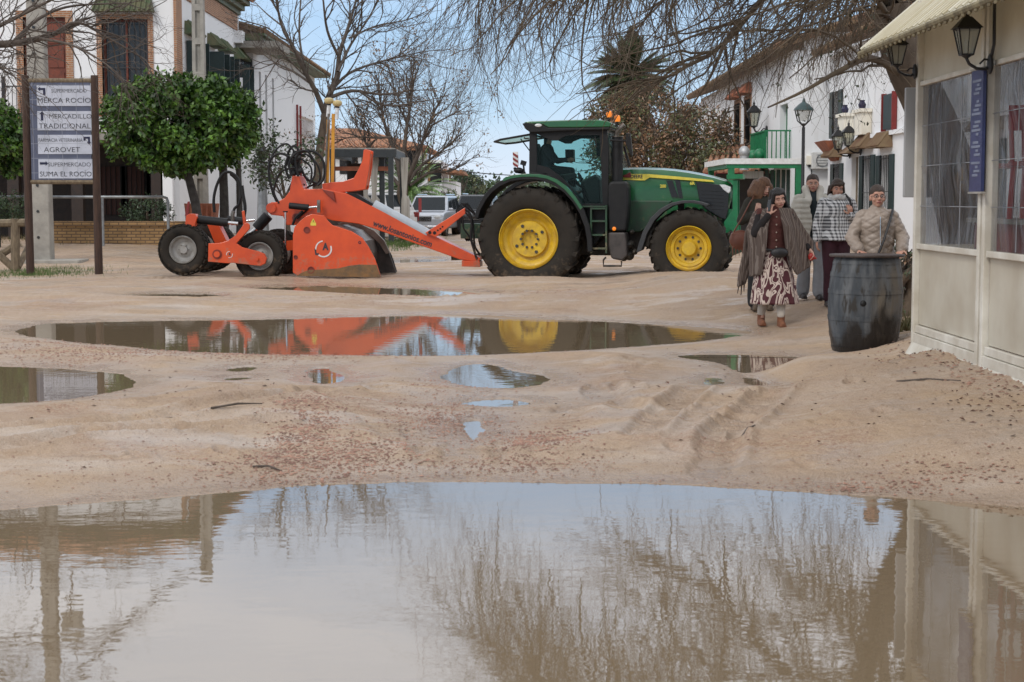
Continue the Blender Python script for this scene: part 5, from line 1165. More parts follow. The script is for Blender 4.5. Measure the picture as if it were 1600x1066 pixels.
# drawbar end, brace and grey cylinder
sprism('hitch_block', [(721.5,407),(750,409),(750,417.6),(721.5,416.5)], frw-.02, frw+.58, ORG)
dt = S.px(700, 385, frw)
sprism('hose_arm', [(664,364),(726.5,324.5),(727,334),(680.5,371)], frw-.08, frw-.01, ORG)
m = MB()
for x, y, r in ((671.5,363.5,.034),(679,364,.034),(684,360,.018),(688,357.5,.018),(691.5,354.5,.018)): q = S.px(x, y, frw-.08); m.tube([(q[0], frw-.088, q[2]), (q[0], frw-.0805, q[2])], r, 12)
m.build('arm_hole', BLK, gs, world=False)
a_ = Vector(S.px(584, 320, frw+.1)); b_ = Vector(S.px(668, 366, frw+.1)); MB().tube([a_, b_], .105, 20).build('grey_cylinder', GREYP, gs, world=False, smooth=True)
sprism('cylinder_cradle', [(540,301),(556,303),(582,318),(580,322)], frw+.0, frw+.3, BLK, bevel=.003)
# depth stick
m = MB(); a_ = S.px(653.5, 345, frw+.3); b_ = S.px(656, 311, frw+.3); m.tube([a_, b_], .012, 6); q = S.px(656, 320, frw+.3); m.box((q[0]-.025, q[1]-.02, q[2]-.15), (q[0]+.035, q[1]+.02, q[2]+.13)); m.build('depth_marker', REDP, gs, world=False)
# guidance mast
MST = mat('mast_yellow', (.62,.30,.02), (.5,.22,.02), scale=5, rough=.45)
mst = MB()
for x, t0 in ((511.5, 187), (519.5, 178)):
    a_ = S.px(x, 287, SC); b_ = S.px(x+1.5, t0, SC); mst.beam(a_, b_, .06, .06)
mo = mst.build('guidance_mast', MST, gs, world=False)
m = MB(); a_ = S.px(507.5, 287, SC-.05); b_ = S.px(513.5, 178, SC-.05); m.tube([a_, b_], .022, 8); m.build('mast_rail', STL, mo, world=False)
for x, y in ((514, 156), (527, 160)):
    q = S.px(x, y, SC); m = MB().lathe([(.02,-.1),(.085,-.06),(.10,-.02),(.09,.02),(.04,.04),(.001,.042)], lambda a,b,t: (q[0]+a, SC+b, q[2]+t), 16); g_ = m.build('receiver_dome', mat('dome_cream', (.62,.50,.24), rough=.4), mo, world=False, smooth=True)
    MB().tube([(q[0], SC, q[2]-.05), (q[0]-.01, SC, q[2]-.11)], .05, 10).build('collar', BLK, mo, world=False); MB().tube([(q[0], SC, q[2]-.11), (q[0]-.02, SC, q[2]-.34)], .04, 10).build('neck', LENS, mo, world=False)
# hydraulics
def cyl(p, q_, rod, r, w, nm='hydraulic_cylinder', k=.7):
    a_ = Vector(S.px(*p, w)); b_ = Vector(S.px(*q_, w)); c_ = Vector(S.px(*rod, w)); o = MB().tube([a_, b_], r, 14).build(nm, BLK, gs, world=False, smooth=True)
    MB().tube([b_, c_], r*.4, 10).build('rod', CHR, o, world=False, smooth=True)
cyl((452,321.5), (482,324.5), (500,323), .065, SC-.45); cyl((308,343), (356,348), (372,349.5), .085, .25); cyl((356,343), (380,346), (398,344), .08, SW-.6)
cyl((419,337), (401,357), (388,368), .11, SC-.15); cyl((446,330), (446,332), (446,400), .05, SC-.5)
m = MB(); q = S.px(498, 323, SC-.45); m.box((q[0]-.03, q[1]-.03, q[2]-.12), (q[0]+.03, q[1]+.03, q[2]+.13)); m.build('clevis', STL, gs, world=False)
# rear bogie
arm = sprism('bogie_arm', [(325.5,380.5),(343.6,380),(356.5,376),(368,368),(382,349),(386,348),(389.5,351),(389.5,358),(369,380.5),(378,386.5),(405,393.4),(413,397),(416.5,404),(414,412),(406.8,415.7),(363.7,411),(356.5,411.6),(325,409)], -.12, -.04, ORG)
for x, y, r in ((339.5,397.5,.095),(339.5,397.5,.06),(402,405,.032)):
    q = S.px(x, y, -.12); MB().tube([(q[0], -.12-(.02 if r > .07 else .05), q[2]), (q[0], -.115, q[2])], r, 16).build('axle_cap', MATS['dark_red_steel'] if r > .07 else ORG, arm, world=False)
lg = MB(); arcb(358.5, 398, .055, .066, R(80), R(190), -.124); arcb(358.5, 398, .055, .066, R(-110), R(20), -.124); lg.build('logo_ring', WHT, arm, world=False)
stext('A', 359, 397.5, .075, -.125, INK, arm, 0, .05, .003)
sprism('tail_bracket', [(289,350),(291,337),(296,334),(305,334.5),(308,340),(306,346),(303,356),(287.5,352)], .1, .3, ORG)
sprism('flag_post', [(288.5,338),(293,315),(296.2,315),(293.5,338)], .15, .2, REDP)
sprism('tail_frame', [(306,346),(318,346),(330,352),(340,372),(345,382),(325,384),(312,352)], 1.2, 1.5, ORG, wt=.6)
sprism('lift_arm', [(377.5,330),(382,329),(384,350),(380,352)], .4, .48, ORG)
m = MB(); 
for (x, y, w0, w1) in ((285,390,.1,SW-.3),(405,400.5,.1,SW-.1),(340,397,-.1,SW-.1)):
    q = S.px(x, y, 0); m.tube([(q[0], w0, q[2]), (q[0], w1, q[2])], .07, 10)
a_ = S.px(340, 397, 0); b_ = S.px(430, 390, 0); 
m.beam((a_[0], SC, a_[2]), (b_[0]+.5, SC, b_[2]+.1), .2); m.build('rear_axle_beam', ORG, gs, world=False)
RIMG = mat('rim_grey', (.36,.35,.33), (.24,.22,.19), scale=5, rough=.5)
C1 = S.uz(285, 390.5, 0); C2 = S.uz(405, 400.5, .05)
for w in (0, 1.45, 2.15): make_wheel(gs, C1, .515, .36, .27, w, 1, RIMG, agri=False, hub='plain', lugs=26, lugh=.022)
for w in (.03, 1.75): make_wheel(gs, C2, .51, .40, .27, w, 1, RIMG, agri=False, hub='plain', lugs=26, lugh=.022)
# hoses
def hose(nm, pts, w, r=.022, m_=BLK, n=7):
    pts = [Vector(S.px(x, y, w+(0 if len(p_) < 1 else 0))) for (x, y), p_ in zip(pts, [()]*len(pts))]
    cu = []
    for i in range(len(pts)-1):
        p0, p1, p2, p3 = pts[max(i-1,0)], pts[i], pts[i+1], pts[min(i+2, len(pts)-1)]
        for k in range(6):
            t = k/6; cu.append(.5*((2*p1)+(-p0+p2)*t+(2*p0-5*p1+4*p2-p3)*t*t+(-p0+3*p1-3*p2+p3)*t**3))
    cu.append(pts[-1]); return MB().tube(cu, r, n).build(nm, m_, gs, world=False, smooth=True)
hose('hose', [(335,332),(334,312),(338,292),(346,275),(354,269),(363,271),(372,280),(376,296),(377,310)], .5, .03)
hose('hose', [(364,341),(366,327),(374,318),(375.5,300),(370,282),(360,272)], .6, .028); hose('hose', [(380,345),(383,325),(380,305),(378,290)], .44, .035)
hose('hose', [(364,352),(363.5,336),(365,330)], .5, .04, STL)
rr_ = random.Random(4)
hp = [[(455,276),(452,255),(462,240),(478,236),(490,250),(492,272),(484,288)], [(466,276),(462,250),(472,237),(492,238),(505,252),(506,278),(496,290)], [(460,262),(440,268),(432,282),(428,300),(436,318)], [(458,250),(440,240),(424,248),(420,270),(426,300),(436,322)],
      [(462,240),(448,225),(430,236),(420,262),(424,292)], [(470,240),(460,228),(450,240),(452,262),(462,280),(476,290)], [(466,244),(480,242),(496,258),(500,280),(490,292)], [(462,245),(470,262),(480,280),(500,288)], [(498,286),(482,292),(474,300),(472,312),(471,322)],
      [(473,330),(462,340),(457,352)], [(486,322),(478,330),(464,342)], [(450,244),(446,262),(452,280)], [(470,248),(486,262),(486,284)]]
for i, h in enumerate(hp): hose('hose', h, SC-.42+.07*(i % 9), .020+.006*(i % 2))
m = MB(); a_ = S.px(461.5, 274, SC); b_ = S.px(464, 236, SC); m.tube([a_, b_], .09, 8)
for k in range(10): q = S.px(456+rr_.random()*14, 240+rr_.random()*34, SC-.1); m.ell(q, (.05, .05, .06), 6, 4)
m.build('hose_manifold', BLK, gs, world=False)
hose('hose', [(727,328),(734,334),(737,350),(736,372),(741,392),(745,405)], frw, .025); hose('hose', [(727,332),(738,345),(740,365),(742,385),(750,398)], frw+.2, .022)
# ================================================================ KIOSK TENT ON THE RIGHT
def rings_mat(name, ca, cb, sx, sz, thr=0.0, rough=.9, mode='check', ang=0.0):
    """woven checks or stripes from the object's own coordinates"""
    m = bpy.data.materials.new(name); m.use_nodes = True; t = m.node_tree; b = t.nodes['Principled BSDF']; b.inputs['Roughness'].default_value = rough; L = t.links.new
    tcn = t.nodes.new('ShaderNodeTexCoord'); mpn = t.nodes.new('ShaderNodeMapping'); mpn.inputs['Rotation'].default_value = (0, ang, 0); L(tcn.outputs['Object'], mpn.inputs[0]); s = t.nodes.new('ShaderNodeSeparateXYZ'); L(mpn.outputs[0], s.inputs[0])
    def stripe(o, k):
        a = t.nodes.new('ShaderNodeMath'); a.operation = 'MULTIPLY'; a.inputs[1].default_value = 2*PI/k; L(o, a.inputs[0])
        c = t.nodes.new('ShaderNodeMath'); c.operation = 'SINE'; L(a.outputs[0], c.inputs[0])
        g = t.nodes.new('ShaderNodeMath'); g.operation = 'GREATER_THAN'; g.inputs[1].default_value = thr; L(c.outputs[0], g.inputs[0]); return g.outputs[0]
    xy = t.nodes.new('ShaderNodeMath'); xy.operation = 'ADD'; L(s.outputs[0], xy.inputs[0]); L(s.outputs[1], xy.inputs[1])
    f = stripe(xy.outputs[0], sx)
    if mode == 'check':
        h = stripe(s.outputs[2], sz); ad_ = t.nodes.new('ShaderNodeMath'); ad_.operation = 'ADD'; L(f, ad_.inputs[0]); L(h, ad_.inputs[1]); hf = t.nodes.new('ShaderNodeMath'); hf.operation = 'MULTIPLY'; hf.inputs[1].default_value = .5; L(ad_.outputs[0], hf.inputs[0]); f = hf.outputs[0]
    k = t.nodes.new('ShaderNodeMix'); k.data_type = 'RGBA'; k.inputs[6].default_value = (*ca, 1); k.inputs[7].default_value = (*cb, 1); L(f, k.inputs[0]); L(k.outputs[2], b.inputs['Base Color'])
    MATS[name] = m; return m
CREAM = mat('cream_vinyl', (.74, .70, .58), (.62, .56, .44), scale=1.5, rough=.5, bump=.25, bscale=3, detail=3)
CREAMP = mat('cream_paint', (.74, .72, .65), (.52, .48, .40), scale=3, rough=.5, lo=.4, hi=.75)
ROOFC = mat('canopy_sheet', (.74, .71, .60), (.58, .52, .36), scale=1.6, rough=.6, stretch=(.6, 3, .6))
def vinyl_mat():
    m = bpy.data.materials.new('clear_vinyl'); m.use_nodes = True; t = m.node_tree; t.nodes.clear(); L = t.links.new
    o = t.nodes.new('ShaderNodeOutputMaterial'); tr_ = t.nodes.new('ShaderNodeBsdfTransparent'); tr_.inputs[0].default_value = (.82, .83, .84, 1)
    pb = t.nodes.new('ShaderNodeBsdfPrincipled'); pb.inputs['Base Color'].default_value = (.20, .205, .22, 1); pb.inputs['Roughness'].default_value = .10; pb.inputs['IOR'].default_value = 1.6
    tcn = t.nodes.new('ShaderNodeTexCoord'); mpn = t.nodes.new('ShaderNodeMapping'); mpn.inputs['Rotation'].default_value = (R(38), 0, 0); mpn.inputs['Scale'].default_value = (1, 2.6, .55); L(tcn.outputs['Object'], mpn.inputs[0])
    n = t.nodes.new('ShaderNodeTexNoise'); n.inputs['Scale'].default_value = 1.6; n.inputs['Detail'].default_value = 2.5; n.inputs['Distortion'].default_value = 1.4; L(mpn.outputs[0], n.inputs[0])
    bp = t.nodes.new('ShaderNodeBump'); bp.inputs['Strength'].default_value = 1.0; bp.inputs['Distance'].default_value = .30; L(n.outputs[0], bp.inputs['Height']); L(bp.outputs[0], pb.inputs['Normal'])
    r = t.nodes.new('ShaderNodeMapRange'); r.inputs[1].default_value = .35; r.inputs[2].default_value = .7; r.inputs[3].default_value = .18; r.inputs[4].default_value = .55; L(n.outputs[0], r.inputs[0])  # milky streaks mixed in along the creases, standing in for their highlights
    mxs = t.nodes.new('ShaderNodeMixShader'); L(r.outputs[0], mxs.inputs[0]); L(tr_.outputs[0], mxs.inputs[1]); L(pb.outputs[0], mxs.inputs[2]); L(mxs.outputs[0], o.inputs[0]); return m
VIN = vinyl_mat()
XW = 3.64; YC = 14.9; bays = [14.9, 12.78, 10.6, 8.4, 6.2]; zg = .24
for m_ in (ROOFC, CREAM):
    t_ = m_.node_tree; b_ = t_.nodes['Principled BSDF']; tl_ = t_.nodes.new('ShaderNodeBsdfTranslucent'); mxx = t_.nodes.new('ShaderNodeMixShader'); mxx.inputs[0].default_value = .3
    t_.links.new(b_.inputs['Base Color'].links[0].from_socket, tl_.inputs[0]); t_.links.new(b_.outputs[0], mxx.inputs[1]); t_.links.new(tl_.outputs[0], mxx.inputs[2]); t_.links.new(mxx.outputs[0], t_.nodes['Material Output'].inputs[0])
kt = empty('kiosk_tent', (XW, YC, zg), 0, 'cream street kiosk with clear vinyl windows and a sloping canopy roof', 'kiosk')
zs, zw, zt_ = 1.19, 2.60, 3.35
for i, y in enumerate(bays):
    for dx in ((0,) if i == 0 else (-.065, .065)):
        MB().box((XW-.05, y-.035+dx, zg+.06), (XW+.05, y+.035+dx, zt_)).build('post', CREAMP, kt, bevel=.006)
rng_ = np.random.default_rng(11)
def wavy(y0, y1, z0, z1, xo, amp, sd, ny=36, nz=30, sag=0):
    yy_, zz_ = np.meshgrid(np.linspace(y0, y1, ny), np.linspace(z0, z1, nz), indexing='ij'); u = (yy_-y0)/(y1-y0); v = (zz_-z0)/(z1-z0)
    env = (np.sin(u*PI)*np.sin(v*PI))**.5; x = xo + amp*env*(fbm(yy_*1.3+zz_*.9+sd, zz_*.8-yy_*.4, sd, 3)*2 + .35*np.sin((yy_*3.0+zz_*5.0)*1.3+sd))
    vs = [(float(a), float(b), float(c)) for a, b, c in zip(x.ravel(), yy_.ravel(), zz_.ravel())]
    return vs, [(i*nz+j, (i+1)*nz+j, (i+1)*nz+j+1, i*nz+j+1) for i in range(ny-1) for j in range(nz-1)]
for i in range(len(bays)-1):
    y1, y0 = bays[i]-(.04 if i == 0 else .11), bays[i+1]+.11
    MB().box((XW-.045, y0, zg+.03), (XW+.045, y1, zg+.17)).build('bottom_rail', CREAMP, kt, bevel=.005)
    MB().box((XW-.03, y0, zg+.175), (XW+.03, y1, zg+.24)).build('kick_rail', CREAMP, kt, bevel=.005)
    MB().add([(XW-.13, y0-.2, zg-.05), (XW-.05, y0-.2, zg+.09), (XW-.05, y1+.02, zg+.09), (XW-.13, y1+.02, zg-.05), (XW-.10, y0-.2, zg-.07), (XW-.051, y0-.2, zg-.07), (XW-.051, y1+.1, zg-.07), (XW-.10, y1+.1, zg-.07)], [(0,1,2,3),(0,4,5,1),(3,2,6,7),(4,7,6,5),(0,3,7,4),(1,5,6,2)]).build('drip_board', CREAMP, kt)
    MB().add(*wavy(y0, y1, zg+.25, zs-.03, XW, .035, 3+i)).build('lower_panel', CREAM, kt, smooth=2)
    MB().box((XW-.035, y0, zs-.028), (XW+.035, y1, zs+.02)).build('sill_rail', CREAMP, kt, bevel=.005)
    MB().add(*wavy(y0, y1, zs+.022, zw-.002, XW, .085, 9+i, 60, 50)).build('clear_window', VIN, kt, smooth=2)
    m = MB()
    for k in range(1, 4): z = zs+(zw-zs)*k/4; m.box((XW-.008, y0, z-.003), (XW-.004, y1, z+.003))
    for k in (1, 2): y = y0+(y1-y0)*k/3; m.box((XW-.008, y-.005, zs+.03), (XW-.004, y+.005, zw))
    m.build('window_seam', mat('seam_grey', (.30,.31,.33), rough=.5), kt)
    MB().box((XW-.03, y0, zw), (XW+.03, y1, zw+.04)).build('head_rail', CREAMP, kt, bevel=.005)
    MB().add(*wavy(y0, y1, zw+.042, zt_, XW, .012, 21+i)).build('upper_panel', CREAM, kt, smooth=2)
# far end wall and back
MB().box((XW+.06, YC-.02, zg), (XW+3.6, YC+.02, 1.2)).build('end_wall', CREAM, kt); MB().box((XW+.06, YC-.005, 1.205), (XW+3.6, YC+.005, 3.3)).build('end_window', VIN, kt)
MB().box((XW+3.6, 6.0, zg), (XW+3.64, YC+.02, 1.15)).build('back_wall', CREAM, kt)
for y in (6.1, 9, 12, YC-.1): MB().box((XW+3.58, y-.04, 1.15), (XW+3.66, y+.04, 3.35)).build('rear_post', CREAMP, kt)
# roof: sloping ribbed canopy
ex_, ez_ = 3.17, 2.945; rx, rz_ = 5.45, 4.9; y0, y1 = 5.9, 15.25
m = MB(); th = .035
m.add([(ex_, y0, ez_), (rx, y0, rz_), (rx, y1, rz_), (ex_, y1, ez_), (ex_+.02, y0, ez_-th), (rx+.02, y0, rz_-th), (rx+.02, y1, rz_-th), (ex_+.02, y1, ez_-th)], [(0,1,2,3),(7,6,5,4),(0,4,5,1),(1,5,6,2),(2,6,7,3),(3,7,4,0)])
n = 52
for i in range(n+1): y = y0+(y1-y0)*i/n; m.tube([(ex_-.01, y, ez_+.012), (rx, y, rz_+.012)], .012, 6)
cn = m.build('canopy', ROOFC, kt)
MB().add([(rx+.001, y0, rz_), (2*rx-ex_, y0, ez_), (2*rx-ex_, y1, ez_), (rx+.001, y1, rz_), (rx+.001, y0, rz_-th), (2*rx-ex_, y0, ez_-th), (2*rx-ex_, y1, ez_-th), (rx+.001, y1, rz_-th)], [(0,1,2,3),(7,6,5,4),(0,4,5,1),(1,5,6,2),(2,6,7,3),(3,7,4,0)]).build('canopy', ROOFC, kt)
m = MB().tube([(ex_-.015, y0, ez_-.03), (ex_-.015, y1, ez_-.03)], .028, 8)
for i in range(60): m.ell((ex_-.02, y0+(y1-y0)*i/59, ez_-.06), (.014, .05, .018), 6, 4)
m.build('mossy_gutter', mat('moss_edge', (.10, .08, .045), (.26, .22, .13), scale=9, rough=.9), kt)
MB().box((XW-.02, y0, zt_), (XW+.04, y1-.35, zt_+.06)).build('head_beam', CREAMP, kt)
# cable, blue board, lanterns, grey end panel
MB().tube([(XW-.06, 12.52, 3.3), (XW-.06, 12.5, 2.75), (XW-.07, 12.55, 2.63)], .012, 6).build('cable', IRON, kt)
b = empty('blue_notice_board', (XW-.08, 12.78, 1.66), 0, 'tall narrow blue board with rows of white lines on the kiosk mullion', 'notice board')
MB().box((XW-.10, 12.62, 1.66), (XW-.075, 12.94, 2.58)).build('board', mat('board_blue', (.025, .035, .10), (.04, .05, .14), scale=6, rough=.4), b)
m = MB(); z = 2.5
k = 0
while z > 1.75:
    if k % 5 != 4: m.box((XW-.103, 12.66+.05*(k % 2), z-.011), (XW-.1005, 12.90-.04*((k*3) % 4), z+.008))
    z -= .031; k += 1
m.build('printed_line', mat('print_white', (.20, .23, .32), rough=.5), b)
for z_ in (1.645, 2.58): MB().box((XW-.105, 12.60, z_), (XW-.07, 12.96, z_+.015)).build('frame_end', CONC, b)
o = MB().box((3.53, 15.05, 1.62), (3.79, 15.10, 2.60)).build('blank_panel', mat('panel_grey', (.36, .36, .36), (.31, .31, .31), scale=2, rough=.5), bevel=.006); tag(o, 'blank light grey panel hung upright at the far kiosk corner', 'panel')
LG = glass('lantern_pane', (.8, .82, .78), .45, .15, (.55, .56, .50))
def wz(px, py, y): return P(px, py, y).z
lantern('kiosk_lantern', (XW-.06, 12.55, wz(1545, 100, 12.55)), (-1, 0), 'larger black wall lantern above the blue board on the kiosk', size=.56, group='lanterns on the kiosk wall', glassc=LG)
lantern('kiosk_lantern', (XW-.06, 14.9, wz(1440, 112, 14.9)), (-1, 0), 'smaller black lantern above the grey panel at the far kiosk corner', size=.50, group='lanterns on the kiosk wall', glassc=LG)
# red furniture inside, seen through the vinyl
REDPL = mat('red_plastic', (.45, .02, .02), (.35, .015, .015), rough=.35)
def red_chair():
    r = empty('plastic_chair', (0, 0, 0), 0, 'red', 'chair', 'red chairs inside the kiosk')
    MB().box((-.22, -.22, .42), (.22, .22, .46)).build('seat', REDPL, r, bevel=.01)
    for x, y in ((-.2,-.2),(.2,-.2),(.2,.2),(-.2,.2)): MB().beam((x, y, 0), (x*.9, y*.9, .42), .04).build('leg', REDPL, r)
    m = MB(); m.box((-.22, .19, .70), (.22, .23, .90)); 
    for i in range(5): m.beam((-.19+i*.095, .2, .46), (-.2+i*.1, .21, .70), .035, .02)
    m.build('backrest', REDPL, r); return r
rc = red_chair()
lb = ['red plastic chair stored on the counter at the far end of the kiosk', 'red plastic chair stored on the counter just before the blue board', 'red plastic chair stored on the counter just past the blue board', 'red plastic chair stored on the counter nearest the right picture edge']
for i, (x, y, a) in enumerate(((4.25, 14.3, 1.2), (4.25, 13.4, 2.6), (4.25, 12.0, .4), (4.25, 10.9, 2.0))):
    o = rc if i == 0 else copy_tree(rc); o.location = (x, y, 1.445); o.rotation_euler = (0, 0, a); o['label'] = lb[i]
r_ = empty('serving_counter', (4.2, 12.6, zg), 0, 'long red fronted serving counter inside the kiosk behind the vinyl windows', 'counter')
MB().box((4.05, 10.2, zg+.02), (4.45, 14.6, 1.40)).build('front', mat('dull_red', (.28, .03, .03), (.12, .03, .03), scale=3, rough=.5), r_); MB().box((4.0, 10.1, 1.402), (4.5, 14.7, 1.44)).build('worktop', CONC, r_)
MB().box((4.9, 10.2, .3), (5.3, 14.7, 2.9)).build('back_shelf', mat('backdrop_dark', (.05, .05, .055), (.16, .14, .13), scale=4, rough=.6), r_)  # dark box added so the kiosk interior looks dim behind the vinyl

# ---------------------------------------------------------------- barrel
bz_ = .2
for _ in range(12): bpos = G(1352, 545, bz_); bz_ = .5*bz_+.5*gz(bpos.x, bpos.y)
bx, by = bpos.x, bpos.y; bzg = bz_; print('BARREL', bx, by, bzg)
brl = empty('wine_barrel', (bx, by, bzg), 0, 'weathered dark grey wooden barrel with a round plank top', 'barrel')
def barrel_mat():
    m = bpy.data.materials.new('barrel_wood'); m.use_nodes = True; t = m.node_tree; b = t.nodes['Principled BSDF']; L = t.links.new; b.inputs['Roughness'].default_value = .6
    tcn = t.nodes.new('ShaderNodeTexCoord')
    def nz_(s, st, d=6, dist=0):
        q = t.nodes.new('ShaderNodeMapping'); q.inputs['Scale'].default_value = st; L(tcn.outputs['Object'], q.inputs[0]); n = t.nodes.new('ShaderNodeTexNoise'); n.inputs['Scale'].default_value = s; n.inputs['Detail'].default_value = d; n.inputs['Distortion'].default_value = dist; L(q.outputs[0], n.inputs[0]); return n.outputs[0]
    def rg(s, a, c, lo_=0, hi_=1):
        n = t.nodes.new('ShaderNodeMapRange'); n.inputs[1].default_value = a; n.inputs[2].default_value = c; n.inputs[3].default_value = lo_; n.inputs[4].default_value = hi_; L(s, n.inputs[0]); return n.outputs[0]
    def mi(f, a, c):
        n = t.nodes.new('ShaderNodeMix'); n.data_type = 'RGBA'; L(f, n.inputs[0])
        for k, v in ((6, a), (7, c)):
            if isinstance(v, tuple): n.inputs[k].default_value = (*v, 1)
            else: L(v, n.inputs[k])
        return n.outputs[2]
    sp = t.nodes.new('ShaderNodeSeparateXYZ'); L(tcn.outputs['Object'], sp.inputs[0])
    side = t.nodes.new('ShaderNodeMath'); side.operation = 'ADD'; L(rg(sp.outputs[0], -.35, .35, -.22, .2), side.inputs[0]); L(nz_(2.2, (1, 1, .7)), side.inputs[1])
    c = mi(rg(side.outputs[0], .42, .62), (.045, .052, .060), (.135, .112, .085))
    c = mi(rg(nz_(5, (2.5, 2.5, .5)), .45, .7), c, (.12, .125, .13))
    low = t.nodes.new('ShaderNodeMath'); low.operation = 'ADD'; L(rg(sp.outputs[2], .05, .62, .28, -.25), low.inputs[0]); L(nz_(3.4, (1, 1, .6), 7, .6), low.inputs[1])
    c = mi(rg(low.outputs[0], .53, .66), c, (.014, .012, .011)); c = mi(rg(nz_(11, (1.5, 1.5, .5), 8), .56, .66), c, (.03, .026, .022))
    L(c, b.inputs['Base Color']); L(rg(low.outputs[0], .55, .62, .75, .35), b.inputs['Roughness'])
    bp = t.nodes.new('ShaderNodeBump'); bp.inputs['Strength'].default_value = .5; bp.inputs['Distance'].default_value = .01; L(nz_(18, (3, 3, .4)), bp.inputs['Height']); L(bp.outputs[0], b.inputs['Normal']); return m
BM = barrel_mat(); hb = .93; ns = 22; prof = []
m = MB(); lean = .02
for i in range(ns*4):
    a0 = 2*PI*i/(ns*4)
vs = []; rows = 15; cols = ns*4
for j in range(rows):
    t = j/(rows-1); r = .298+.060*math.sin(min(1, t*1.0)*PI)**.75 + .012*t
    for i in range(cols):
        a = 2*PI*i/cols; rr = r*(1-(.016 if i % 4 == 0 else 0)+.004*((i//4*7) % 5-2)/2); vs.append((bx-.02+lean*t+rr*math.cos(a), by+rr*math.sin(a), bzg-.02+hb*t))
m.add(vs, [(j*cols+i, j*cols+(i+1) % cols, (j+1)*cols+(i+1) % cols, (j+1)*cols+i) for j in range(rows-1) for i in range(cols)]+[tuple(range(cols)), tuple((rows-1)*cols+i for i in range(cols))])
m.build('staves', BM, brl, smooth=True)
HOOP = mat('hoop_iron', (.055, .062, .07), (.10, .075, .055), scale=8, rough=.6, metal=.3)
for t, hgt in ((.03, .05), (.18, .045), (.36, .045), (.64, .045), (.82, .045), (.955, .05)):
    pr = []
    for s_2 in (-1, 1):
        tt_ = t+s_2*hgt/2/hb; tt2 = min(max(tt_, 0), 1); r = .298+.060*math.sin(min(1, tt2)*PI)**.75+.012*tt2+.004; pr.append((r, hb*tt_))
    pr = [(pr[0][0]-.01, pr[0][1])]+pr+[(pr[1][0]-.01, pr[1][1])]
    MB().lathe(pr, lambda u, v, w: (bx-.02+lean*t+u, by+v, bzg-.02+w), 64).build('hoop', BM, brl, smooth=True)
topz = bzg-.02+hb
MB().lathe([(.001, 0), (.36, 0), (.368, .012), (.366, .024), (.001, .03)], lambda u, v, w: (bx+u, by+v, topz+.002+w), 48).build('round_top', mat('top_plank', (.085, .06, .05), (.04, .03, .028), scale=5, rough=.55, stretch=(1, 8, 1)), brl)
q = Vector((bx-.10, by-.345, bzg+.47)); MB().ell(q, (.032, .02, .032), 12, 8).build('bung_hole', BLK, brl, smooth=True)

